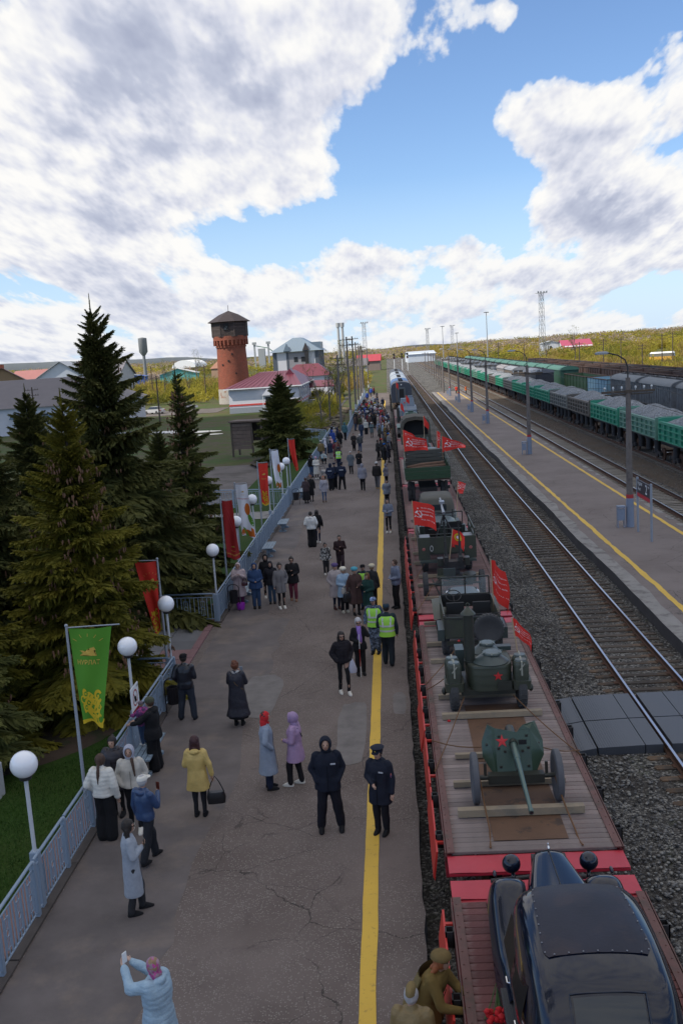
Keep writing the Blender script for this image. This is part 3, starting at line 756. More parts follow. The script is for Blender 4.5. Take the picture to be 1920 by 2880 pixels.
# benches, bins, boards
M_BENCH = mat('bench_slat_paint', (.20, .27, .34), .5, var=.15, vs=6, col2=(.11, .13, .15), c2s=5)
def make_bench():
	t = thing('bench', 'blue grey slatted bench with the child standing on it', 'bench', (-6.12, 21.5, 0), 0, 'slatted benches along the fence')
	for k in range(4):
		mb = MB(); mb.box(-.24+.125*k, -.135+.125*k, -.82, .82, .43, .465); obj('slat', mb, M_BENCH, t)
	for s in (-.58, .58):
		mb = MB(); mb.prism([(-.20, 0), (.20, 0), (.20, .07), (.07, .12), (.07, .34), (.22, .39), (.22, .428), (-.22, .428), (-.22, .39), (-.07, .34), (-.07, .12), (-.20, .07)], s-.06, s+.06, 'y'); obj('leg', mb, M_BENCH, t)
	return t
bench0 = make_bench()
for y, lb in ((36.9, 'blue grey bench behind the hooded group by the bin'), (45.2, 'nearer of the two empty blue grey benches by the fence'), (51.6, 'farther of the two empty blue grey benches by the fence'), (63.4, 'blue grey bench beyond the small gap, behind the brown jacketed woman')):
	copy_tree(bench0, (-6.05, y, 0), 0, lb)
M_WIRE = mat('black_enamel', (.022, .020, .024), .45, .3, var=.1)
def make_bin():
	t = thing('litter_bin', 'black wire litter bin at the far corner of the paved way', 'litter bin', (-6.2, 35.2, 0), 0, 'black wire litter bins')
	mb = MB()
	for k in range(18):
		a = 2*PI*k/18; mb.tube([(.15*math.cos(a), .15*math.sin(a), .30), (.175*math.cos(a), .175*math.sin(a), .78)], .007, 4)
	mb.lathe([(.148, .30), (.152, .76), (.14, .76), (.13, .31)], n=14); mb.lathe([(0.001, .30), (.15, .30), (.15, .33), (.001, .33)], n=14)
	obj('basket', mb, M_WIRE, t, 40)
	mb = MB(); pts = [(-.21, 0, 0), (-.21, 0, .85)]+[(-.21*math.cos(R(a)), 0, .85+.16*math.sin(R(a))) for a in range(15, 180, 15)]+[(.21, 0, .85), (.21, 0, 0)]
	mb.tube(pts, .016, 7); mb.bar((-.21, -.13, .01), (-.21, .13, .01), .03); mb.bar((.21, -.13, .01), (.21, .13, .01), .03); obj('hoop', mb, M_WIRE, t, 60)
	return t
bin0 = make_bin()
copy_tree(bin0, (-6.15, 60.15, 0), .2, 'black wire litter bin past the small gap beside the fence'); copy_tree(bin0, (-6.22, 24.75, 0), .1, 'black wire litter bin hidden behind the man in the leather jacket')

def no_dogs():
	t = thing('notice_board', 'white board with a crossed red ring on the second lamp pole', 'notice board', (FX+.02, 21.93, 0), 0)
	mb = MB(); mb.box(-.01, .01, 0, .66, 1.0, 1.70); obj('panel', mb, M_WHITE, t)
	pr = MB()
	def S(u, v): return Vector((.010, u*.66, 1.70-v*.70))
	sh = [([(0, .56), (.66, .56), (.66, .70), (0, .70)], 1), (txt('ЗАПРЕЩЕНО', .085, .33, .63), 2), (ring2d(.33, .30, .17, .205), 1), (stroke([(.20, .17), (.46, .43)], .035), 1),
		  ([(.23, .26), (.27, .22), (.31, .27), (.40, .28), (.44, .24), (.43, .32), (.41, .40), (.38, .40), (.37, .33), (.29, .33), (.27, .40), (.24, .40), (.25, .31)], 0), (txt('РЖД', .06, .57, .07), 0)]
	printed(S, sh, .66, .70, pr, off=.003); obj('print', pr, [mat('print_black', (.02, .02, .02)), mat('print_red', (.36, .012, .015)), M_WHITE], t, kind='stuff')
no_dogs()
def concrete_stair():
	t = thing('stair_wall', 'white concrete stair block with a steel handrail at the lawn edge', 'stair', (-9.5, 20.4, -.14), 0)
	mb = MB(); mb.prism([(-2.4, 0), (.25, 0), (.25, .75), (.12, .86), (-.25, .86), (-.32, .5), (-2.4, .12)], -.16, .16, 'y'); obj('block', mb, mat('white_concrete', (.42, .43, .45), .8, var=.1, bump=.2), t)
	mb = MB()
	for z in (.62, .40): mb.tube([(-3.2, -.4, z-.42), (.0, -.1, z+.12)], .03, 7)
	obj('handrail', mb, M_FENCE, t, 60)
	mb = MB(); mb.box(-3.6, .35, -2.6, -2.4, -.05, .05); mb.box(-3.6, .3, -2.4, -.3, -.06, -.02, mi=1); obj('step', mb, [M_CONC, M_CONC_D], t)
concrete_stair()

# flat wagons
M_FRAME = mat('red_wagon_paint', (.30, .018, .030), .5, var=.22, vs=3, col2=(.16, .03, .03), c2s=2.5, bump=.1)
M_FLAP = mat('bright_red_flap', (.42, .022, .042), .45, var=.14, vs=2, col2=(.48, .10, .13), c2s=1.4, c2t=(.6, .8), bump=.15, bs=6)
M_HANG = mat('scarlet_side_board', (.50, .025, .018), .5, var=.15, vs=3)
M_ANGLE = mat('brown_edge_iron', (.13, .060, .052), .7, var=.25, vs=4, col2=(.08, .05, .04), bump=.2)
def plankm(name, a, b, c2t): return mat(name, a, .8, var=.26, vs=2.2, bump=.5, bs=18, rnd=.26, col2=b, c2s=.9, c2t=c2t)
M_PL_RED = plankm('red_stained_plank', (.115, .040, .038), (.20, .135, .13), (.50, .68))
M_PL_GREY = plankm('weathered_plank', (.205, .165, .155), (.150, .082, .072), (.50, .70))
M_PL_MID = plankm('faded_red_plank', (.150, .085, .080), (.115, .045, .040), (.48, .66))
M_PLATE = mat('rusted_plate', (.115, .060, .034), .7, .1, var=.3, vs=1.6, col2=(.055, .034, .026), c2s=2.5, c2t=(.56, .64), bump=.25)
M_BEAM = mat('sawn_timber', (.27, .215, .15), .8, var=.2, vs=2.5, bump=.35, bs=25, col2=(.20, .17, .13), rnd=.15)
M_CHAIN = mat('rusty_tie_wire', (.13, .060, .022), .8, var=.2)
DZ = 1.10
CX = 1.95
PLM = {}
def plank_mesh(m, j):
	k = (m.name, j)
	if k not in PLM:
		mb = MB(); r_ = random.Random(j); w = .158
		zt = .05
		mb.loft([(0, 0, 0, 1.36, w/2), (0, 0, zt-.008, 1.36, w/2), (0, 0, zt, 1.352, w/2-.008)], 12, pw=14.)
		for v in range(12): pass
		me = mb.mesh('plank'); me.materials.append(m); PLM[k] = me
	return PLM[k]
def make_bogie(parent, y, zb=-.2, wheel_r=.475, hw=1.0):
	mb = MB()
	for s in (-1, 1):
		mb.prism([(y-1.15, zb+.42), (y-1.05, zb+.62), (y-.35, zb+.66), (y-.2, zb+.78), (y+.2, zb+.78), (y+.35, zb+.66), (y+1.05, zb+.62), (y+1.15, zb+.42), (y+.4, zb+.46), (y+.3, zb+.24), (y-.3, zb+.24), (y-.4, zb+.46)], s*hw-.06, s*hw+.06, 'x')
		for k in (-.12, 0, .12): mb.cyl((s*hw, y+k*1., zb+.3), (s*hw, y+k, zb+.6), .05, n=6)
		for dy in (-.92, .92): mb.box(s*hw-.1, s*hw+.1, y+dy-.14, y+dy+.14, zb+.36, zb+.62)
	obj('bogie_frame', mb, M_STEEL_D, parent)
	for dy in (-.92, .92):
		mb = MB(); mb.cyl((-.8, y+dy, zb+wheel_r), (.8, y+dy, zb+wheel_r), .08, n=8)
		for s in (-.76, .76): mb.lathe([(wheel_r+.03, s-.07*(1 if s < 0 else -1)-.0), (wheel_r+.03, s-.04*(1 if s < 0 else -1)), (wheel_r, s-.04*(1 if s < 0 else -1)), (wheel_r-.01, s+.07*(1 if s < 0 else -1)), (.15, s+.06*(1 if s < 0 else -1)), (.12, s-.05*(1 if s < 0 else -1))], (0, y+dy, zb+wheel_r), 20, 'x')
		obj('wheelset', mb, M_RUST, parent)
def flatcar(k, pm, label, detailed):
	y0 = 14.25+14.62*(k-1)+.66; L = 13.30
	t = thing('flat_wagon', label, 'flat wagon', (CX, y0, 0), 0, 'red flat wagons of the exhibition train')
	mb = MB()
	for s in (-1, 1): mb.box(s*1.40-.05, s*1.40+.05, 0, L, DZ-.42, DZ-.055)
	for s in (-.45, .45): mb.box(s-.06, s+.06, .05, L-.05, DZ-.6, DZ-.056)
	for e in (0, L): mb.box(-1.39, 1.39, e-.03, e+.03, DZ-.40, DZ-.057)
	for i in range(9): mb.box(-1.36, 1.36, .8+i*1.46, .9+i*1.46, DZ-.3, DZ-.058)
	obj('underframe', mb, M_FRAME, t)
	# deck planks
	n = 81
	if detailed:
		for i in range(n):
			o = link('plank', plank_mesh(pm, i % 5), None, t, (rr(-.004, .004), .11+i*.1625, DZ-.05+rr(-.004, .003)), rr(-.0015, .0015))
	else:
		mb = MB()
		for i in range(n): mb.box(-1.36, 1.36, .035+i*.1625, .19+i*.1625, DZ-.05, DZ+rr(-.003, .003))
		obj('planks', mb, pm, t, kind='stuff')
	# rivetted edge iron, stake pockets, folded side boards
	for s in (-1, 1):
		mb = MB(); mb.box(s*1.36-.06, s*1.36+.09*s*s-.03, 0, L, DZ+.002, DZ+.022); mb.box(s*1.445-.008, s*1.445+.008, 0, L, DZ-.16, DZ+.02)
		for i in range(46): mb.lathe([(.014, 0), (.012, .008), (0.001, .011)], (s*1.375, .15+i*.288, DZ+.022), 6)
		obj('edge_iron', mb, M_ANGLE, t)
		for i in range(9):
			mb = MB(); y = .75+i*1.475
			for a, b, c, d in ((.45, .47, -.08, .08), (.56, .58, -.08, .08), (.45, .58, -.08, -.06), (.45, .58, .06, .08)):
				xa, xb = sorted((s*(1+a), s*(1+b))); mb.box(xa, xb, y+c, y+d, DZ-.26, DZ-.02)
			obj('stake_pocket', mb, M_STEEL_D, t)
		if detailed:
			for i in range(5):
				a = .25+i*2.62; b = a+2.45
				if s > 0: continue
				mb = MB(); x = s*1.56; tl = rr(.05, .11)*s
				mb.add([(x, a, DZ-.10), (x+tl, a, DZ-.62), (x+tl, b, DZ-.62), (x, b, DZ-.10), (x+.03*s, a, DZ-.10), (x+tl+.03*s, a, DZ-.55), (x+tl+.03*s, b, DZ-.55), (x+.03*s, b, DZ-.10)],
					   [(0, 1, 2, 3), (7, 6, 5, 4), (0, 3, 7, 4), (1, 5, 6, 2), (0, 4, 5, 1), (3, 2, 6, 7)])
				for yy in (a+.35, b-.35): mb.box(min(x, x-s*.14), max(x, x-s*.14), yy-.03, yy+.03, DZ-.14, DZ-.10)
				obj('side_board', mb, M_HANG, t)
		# lashing rings sticking up along the edge
	for e, sg in ((0, -1), (L, 1)):
		mb = MB(); a, b = sorted((e+sg*.03, e+sg*.55))
		mb.grid(lambda u, v: (-1.42+2.84*u, a+(b-a)*v, DZ-.035+.012*noise.noise((u*7, v*2+k, e))), 16, 2)
		mb.box(-1.42, 1.42, a, b, DZ-.09, DZ-.052); obj('end_board', mb, M_FLAP, t)
		mb = MB()
		mb.box(-.16, .16, min(e, e+sg*.62), max(e, e+sg*.62), DZ-.52, DZ-.26); obj('coupler', mb, M_STEEL_D, t)
	for y in (2.1, L-2.1): make_bogie(t, y)
	if detailed and k in (1,):
		for i, (a, b) in enumerate(((.35, 3.4), (3.5, 6.6))):
			mb = MB(); mb.grid(lambda u, v: (-.62+1.24*u, a+(b-a)*v, DZ+.012+.006*noise.noise((u*3, v*5, i))), 10, 16); mb.box(-.62, .62, a, b, DZ+.003, DZ+.006)
			obj('deck_plate', mb, M_PLATE, t)
	return t
flatcar(0, M_PL_RED, 'nearest red flat wagon, under the black vintage car', True)
flatcar(1, M_PL_GREY, 'flat wagon of weathered planks carrying the field gun and the field kitchen', True)
flatcar(2, M_PL_MID, 'faded red flat wagon carrying the anti-aircraft trailer and the open pickup', True)
for k, lb in ((3, 'flat wagon under the truck loaded with logs'), (4, 'flat wagon under the car with the four barrelled gun'), (5, 'flat wagon under the canvas covered truck'),
			  (6, 'flat wagon under the light tank with the angular turret'), (7, 'flat wagon under the grey armoured vehicle'), (8, 'last flat wagon, in front of the dark coach end')):
	flatcar(k, M_PL_MID if k % 2 else M_PL_GREY, lb, False)

# shared vehicle pieces
def wheel(parent, x, y, r, w, rim=None, tyre=None, treads=26, dz=0.):
	mb = MB(); h = w/2
	mb.lathe([(r*.62, -h*.7), (r*.72, -h), (r*.93, -h), (r, -h*.72), (r+.004, 0), (r, h*.72), (r*.93, h), (r*.72, h), (r*.62, h*.7)], (0, 0, 0), 30, 'x')
	for k in range(treads):
		a = 2*PI*k/treads; c, s = math.cos(a), math.sin(a)
		for sd in (-1, 1):
			mb.bar((sd*h*.15, c*(r+.004), s*(r+.004)), (sd*h*.8, math.cos(a+.05)*(r-.002), math.sin(a+.05)*(r-.002)), .022, .03, (0, c, s))
	o = obj('wheel', mb, tyre or M_TYRE, parent, 40, (x, y, r+dz))
	mb = MB(); mb.lathe([(.001, -h*.25), (r*.28, -h*.3), (r*.34, -h*.1), (r*.56, -h*.15), (r*.63, -h*.66), (r*.66, -h*.66), (r*.66, h*.66), (r*.63, h*.66), (r*.56, h*.15), (r*.34, h*.1), (r*.28, h*.45), (.001, h*.5)], (0, 0, 0), 20, 'x')
	for k in range(6): a = 2*PI*k/6; mb.cyl((h*.1, r*.42*math.cos(a), r*.42*math.sin(a)), (h*.24, r*.42*math.cos(a), r*.42*math.sin(a)), r*.05, n=6)
	obj('rim', mb, rim or M_STEEL_D, o, 40)
	return o
def star_plate(name, parent, c, r, xdir, ydir, m, t=.006):
	X = Vector(xdir).normalized(); Y = Vector(ydir).normalized(); N = X.cross(Y)
	mb = MB(); c = Vector(c); v2 = [c+X*a+Y*-b+N*t for a, b in star2d(0, 0, r, .40)]
	vs = v2+[c+N*(t+.006)]; mb.add(vs, [(k, (k+1) % 10, 10) for k in range(10)][::1]); mb.f = [f[::-1] for f in mb.f]
	return obj(name, mb, m, parent)
M_OLIVE = mat('olive_green_paint', (.045, .052, .036), .45, var=.16, vs=3, col2=(.034, .036, .030), c2s=1.5)
M_OLIVE_D = mat('dark_olive_paint', (.028, .031, .025), .42, var=.16, vs=3)
M_GUNGREEN = mat('gun_green_paint', (.038, .068, .045), .38, var=.14, vs=3, col2=(.03, .05, .038), c2s=2)
M_BLUEGR = mat('blue_green_paint', (.045, .062, .060), .36, var=.14, vs=3)
M_STAR = mat('red_star_paint', (.50, .020, .022), .5, var=.08)
M_INT = mat('dark_interior', (.012, .012, .013), .8)
M_CANVAS = mat('faded_canvas', (.085, .082, .070), .9, var=.2, vs=3, bump=.4, bs=10)

# the black vintage car
def vintage_car():
	P = mat('black_blue_lacquer', (.005, .008, .020), .12, 0, var=.1, vs=1.2, spec=.4, coat=.3)
	ROOFM = mat('dusty_roof_fabric', (.018, .020, .034), .42, var=.35, vs=1.6, col2=(.032, .027, .036), c2s=1.2, bump=.12, bs=30, spec=.22)
	t = thing('vintage_car', 'black vintage saloon car with domed headlamps at the bottom of the picture', 'car', (CX-.06, 8.72, DZ), 0)
	# body: stations y, half width at sill / belt / roof shoulder, roof height
	ST = [(-.02, .30, .38, .30, .80), (.03, .52, .62, .40, 1.00), (.12, .64, .74, .50, 1.18), (.24, .70, .80, .56, 1.36), (.38, .73, .835, .60, 1.52), (.55, .75, .85, .63, 1.64), (.80, .76, .86, .65, 1.71), (1.15, .765, .865, .665, 1.75), (1.55, .765, .86, .665, 1.76), (1.95, .76, .845, .65, 1.745), (2.22, .75, .82, .62, 1.70), (2.36, .74, .80, .59, 1.64), (2.50, .73, .78, .56, 1.48), (2.68, .70, .75, .58, 1.22), (2.78, .66, .70, .55, 1.06)]
	def sec(st):
		y, ws, wb, wr, zr = st; zb = min(1.02, zr-.14); zs = .42
		pts = [(ws, zs), (wb*.985, .62), (wb, .82), (wb*.985, zb), ((wb*.55+wr*.45), zb+(zr-zb)*.45), (wr+.035, zb+(zr-zb)*.78), (wr-.05, zr-(zr-zb)*.075), (wr*.66, zr+(0 if zr > 1.3 else 0)), (wr*.33, zr+.022), (0, zr+.03)]
		return [(x, y, z) for x, z in pts]+[(-x, y, z) for x, z in pts[-2::-1]]
	vs = []; fs = []
	fine = []
	for i in range(len(ST)-1):
		for q in range(3):
			a = q/3; p0, p1, p2, p3 = ST[max(i-1, 0)], ST[i], ST[i+1], ST[min(i+2, len(ST)-1)]
			fine.append(tuple(.5*((2*p1[j])+(-p0[j]+p2[j])*a+(2*p0[j]-5*p1[j]+4*p2[j]-p3[j])*a*a+(-p0[j]+3*p1[j]-3*p2[j]+p3[j])*a**3) for j in range(5)))
	fine.append(ST[-1])
	fine = [(a, b, c, d+.055*min(1, max(0, (e-1.0)/.5)), e) for a, b, c, d, e in fine]
	for st in fine: vs += sec(st)
	n = 19
	for i in range(len(fine)-1):
		for k in range(n-1): fs.append((i*n+k, i*n+k+1, (i+1)*n+k+1, (i+1)*n+k))
	fs.append(tuple(range(n-1, -1, -1))); fs.append(tuple((len(fine)-1)*n+k for k in range(n)))
	mb = MB(); mb.add(vs, fs); body = obj('body', mb, P, t, 60)
	sm = body.modifiers.new('smooth', 'SUBSURF'); sm.levels = sm.render_levels = 1
	# fabric insert on the roof, following the roof curve
	import bisect
	ysf = [s[0] for s in fine]
	def roofz(x, y):
		i = max(1, min(len(fine)-1, bisect.bisect(ysf, y))); a = (y-ysf[i-1])/(ysf[i]-ysf[i-1]+1e-9)
		st = [fine[i-1][j]*(1-a)+fine[i][j]*a for j in range(5)]; s = [p for p in sec(st)][:10]
		ax = abs(x)
		for j in range(9):
			x1, x0 = s[j][0], s[j+1][0]
			if x0 <= ax <= x1: b = (ax-x0)/(x1-x0+1e-9); return s[j+1][2]*(1-b)+s[j][2]*b
		return s[0][2]
	def RS(u, v):
		y = .86+1.40*v; w = (.585-.06*v)*(1-.10*max(0, (.12-min(v, 1-v))/.12)**2); x = (u*2-1)*w
		return (x, y, roofz(x, y)+.010)
	mb = MB(); mb.grid(RS, 22, 24); ins = obj('roof_insert', mb, ROOFM, t, 180)
	mb = MB()
	for i in range(9):
		for u in (.012, .988): p = RS(u, (i+.5)/9); mb.ell((p[0], p[1], p[2]+.006), .011, .011, .008, 6, 4)
	for i in range(7): p = RS((i+.5)/7, .012); mb.ell((p[0], p[1], p[2]+.006), .011, .011, .008, 6, 4)
	obj('studs', mb, M_RAIL if 0 else mat('dull_stud', (.25, .25, .27), .4, .6), ins, 180)
	# rear window, side windows
	def on_body(xa, xb, ya, yb, off, corner=.0):
		m2 = MB(); m2.grid(lambda u, v: (xa+(xb-xa)*u, ya+(yb-ya)*v, roofz(xa+(xb-xa)*u, ya+(yb-ya)*v)+off), 12, 6); return m2
	m2 = on_body(-.36, .36, .20, .40, .012); obj('rear_window', m2, M_GLASS, t, 180)
	m2 = MB()
	pts = [(-.39, .17), (.39, .17), (.39, .43), (-.39, .43), (-.39, .17)]
	m2.tube([(x, y, roofz(x, y)+.012) for x, y in [(a[0]+(b[0]-a[0])*q/5, a[1]+(b[1]-a[1])*q/5) for a, b in zip(pts, pts[1:]) for q in range(5)]+[pts[0]]], .012, 6); obj('window_frame', m2, P, t, 60)
	for s in (-1, 1):
		for ya, yb in ((.72, 1.42), (1.52, 2.18)):
			m2 = MB(); m2.add([(s*.872, ya, 1.05), (s*.872, yb, 1.05), (s*.765, yb-.02, 1.44), (s*.765, ya+.05, 1.44)], [(0, 1, 2, 3) if s > 0 else (3, 2, 1, 0)]); obj('side_window', m2, mat('dark_side_glass', (.012, .014, .016), .35, spec=.08), t)
		for y in (.84, 1.6):
			m2 = MB(); m2.tube([(s*.875, y, .90), (s*.905, y, .90), (s*.905, y+.11, .90)], .012, 6); obj('door_handle', m2, M_CHROME, t)
		# front fender: a long dome swooping from the running board over the wheel
		def FS(u, v, s=s):
			y = 1.95+2.42*u; xi, xo = .40+.06*(1-u), .92+.03*math.sin(PI*u)-.08*max(0, u-.8)/.2
			zt = .40+.50*math.exp(-((u-.70)/.20)**2)+.14*math.exp(-((u-.50)/.2)**2); zt = zt if u < .78 else max(.34, zt-.55*((u-.78)/.22)**2)
			x = xi+(xo-xi)*v; q = abs(v*2-.85)/1.15
			return (s*x, y, zt+.06-.20*q**3.2-.16*(max(0, v-.8)/.2)**2)
		m2 = MB(); m2.grid(FS, 30, 14)
		if s < 0: m2.f = [f[::-1] for f in m2.f]
		obj('front_fender', m2, P, t, 180)
		def RF(u, v, s=s):
			y = -.42+1.35*u; x = .62+.30*v
			zt = .30+.50*math.sin(PI*min(1, u*.95+.05))**.7
			return (s*x, y, zt-.20*v**3)
		m2 = MB(); m2.grid(RF, 20, 10)
		if s < 0: m2.f = [f[::-1] for f in m2.f]
		obj('rear_fender', m2, P, t, 180)
		m2 = MB(); m2.box(min(s*.70, s*.93), max(s*.70, s*.93), .85, 2.25, .33, .37)
		for k in range(9): x = s*(.715+.024*k); m2.box(x-.006, x+.006, .87, 2.23, .371, .378)
		obj('running_board', m2, mat('ribbed_rubber', (.022, .024, .032), .5, var=.1), t)
		for y in (.25, 3.65): wheel(t, s*.72, y, .37, .15)
		m2 = MB(); m2.tube([(s*.50, 4.02, .72), (s*.53, 4.08, .84)], [.022, .03], 8); m2.ell((s*.54, 4.12, .96), .130, .135, .130, 20, 14); obj('headlamp', m2, P, t, 180)
		m2 = MB(); m2.ell((s*.80, 3.88, .955), .028, .075, .035, 10, 8); obj('marker_lamp', m2, P, t, 180)
	# bonnet with centre seam and sides
	def HS(u, v):
		y = 2.70+1.60*v; w = .36*(1-v)**.9+.255+.03*(1-v); a = (u*2-1); q = abs(a)
		z = 1.13-.05*v+.02-.10*q**2.4-.34*max(0, q-.72)/.28*(1 if q > .72 else 0)
		if v > .93: z -= .10*((v-.93)/.07)**2
		return (a*w*(1+.08*max(0, q-.7)), y, z)
	mb = MB(); mb.grid(HS, 24, 18); obj('bonnet', mb, P, t, 180)
	mb = MB(); mb.tube([(0, 2.74+1.5*k/8, HS(.5, k/8.6)[2]+.004) for k in range(9)], .008, 5); obj('bonnet_seam', mb, M_STEEL_D, t)
	mb = MB(); mb.ell((0, 4.22, 1.13), .022, .05, .028, 8, 6); mb.ell((0, 4.25, 1.16), .012, .02, .03, 8, 6); obj('mascot', mb, M_CHROME, t, 180)
	mb = MB(); mb.box(-.24, .24, 4.16, 4.30, .45, 1.0); obj('radiator_grille', mb, M_STEEL_D, t)
	mb = MB(); mb.tube([(-.80, 4.55, .45), (0, 4.66, .45), (.80, 4.55, .45)], .035, 8); obj('bumper', mb, M_STEEL_D, t, 60)
	mb = MB(); mb.add([(-.56, 2.56, 1.27), (.56, 2.56, 1.27), (.52, 2.38, 1.60), (-.52, 2.38, 1.60)], [(0, 1, 2, 3)]); obj('windscreen', mb, M_GLASS, t)
vintage_car()

# anti-tank gun
def field_gun():
	t = thing('field_gun', 'small green field gun with a red star on its shield, barrel towards the camera', 'gun', (1.905, 16.72, DZ), 0)
	for s in (-1, 1):
		o = wheel(t, s*.74, 0, .46, .12, M_STEEL_D, mat('grey_dry_rubber', (.085, .088, .10), .8, var=.2, vs=6, bump=.25), 0)
	mb = MB(); mb.cyl((-.72, 0, .46), (.72, 0, .46), .045); mb.box(-.50, .50, -.09, .10, .36, .52)
	for s in (-1, 1): mb.bar((s*.55, 0, .42), (s*.55, .02, .72), .05)
	obj('axle', mb, M_OLIVE_D, t)
	mb = MB(); T_ = .010
	def plate(pts):
		v = [Vector(p) for p in pts]; n = (v[1]-v[0]).cross(v[2]-v[0]).normalized()*T_; k = len(v)
		mb.add([*v, *[p-n for p in v]], [tuple(range(k)), tuple(range(2*k-1, k-1, -1))]+[(i, k+i, k+(i+1) % k, (i+1) % k) for i in range(k)])
	yb, yt = .02, .40; z0, z1 = .36, 1.30
	def at(x, z, back=0): f = (z-z0)/(z1-z0); return (x, yb+(yt-yb)*f+back, z)
	plate([at(-.32, z0), at(.32, z0), at(.32, 1.20), at(.12, 1.20), at(.08, 1.16), at(-.32, 1.24)])
	plate([at(.32, z0), at(.42, .52, .10), at(.56, .72, .16), at(.56, .95, .20), at(.44, 1.28, .16), at(.38, 1.30, .04), at(.20, 1.27), at(.12, 1.20), at(.32, 1.20)])
	plate([at(-.32, 1.24), at(-.44, 1.26, .14), at(-.56, .95, .20), at(-.56, .72, .16), at(-.42, .52, .10), at(-.32, z0)])
	sh = obj('shield', mb, M_GUNGREEN, t)
	mb = MB()
	for x, z in ((-.25, .6), (.25, .6), (-.25, 1.1), (.25, 1.1), (-.22, .45), (.22, .45), (.16, .85), (-.16, .85), (.27, .9), (-.27, .9)):
		p = at(x, z); mb.box(p[0]-.022, p[0]+.022, p[1]-.022, p[1]-.004, z-.02, z+.02)
	for s in (-1, 1):
		p = at(s*.47, .92, .17); mb.ell((p[0], p[1]-.03, p[2]), .03, .03, .03, 8, 6); mb.bar((p[0], p[1]-.03, p[2]), (p[0]-.07*s, p[1]-.05, p[2]-.05), .018)
	obj('shield_fittings', mb, M_OLIVE_D, sh, kind='stuff')
	mb = MB(); p = at(.17, .98); mb.box(p[0]-.07, p[0]+.07, p[1]-.012, p[1]-.003, .94, 1.04); obj('sight_port', mb, M_INT, sh)
	star_plate('star', sh, Vector(at(-.20, 1.02))+Vector((0, -.006, 0)), .125, (1, 0, 0), (0, .37, .93), M_STAR)
	mb = MB(); d = Vector((.02, -1.92, -.30)).normalized(); b = Vector((0, .28, .98))
	mb.tube([b+d*.0, b+d*.55, b+d*.56, b+d*.95, b+d*2.02, b+d*2.02], [.062, .060, .050, .044, .034, .034], 14)
	mb.tube([b+d*2.00, b+d*2.10], [.042, .042], 14); obj('barrel', mb, mat('green_steel_barrel', (.075, .12, .105), .28, .35, var=.1), t, 40)
	mb = MB(); e = b+d*2.101; mb.tube([e, e+d*.003], [.026, .026], 12); obj('muzzle', mb, M_INT, t)
	mb = MB(); c = b+Vector((0, 0, -.10)); mb.tube([c-d*.1, c+d*.72], .050, 10); mb.tube([b-d*.5, b+d*.05], [.09, .08], 8); obj('cradle', mb, M_OLIVE_D, t, 50)
	for s in (-1, 1):
		mb = MB(); mb.tube([(s*.18, .1, .46), (s*.32, 1.7, .12)], .05, 8); mb.box(s*.32-.07, s*.32+.07, 1.64, 1.76, .0, .2); obj('trail', mb, M_OLIVE_D, t, 50)
field_gun()

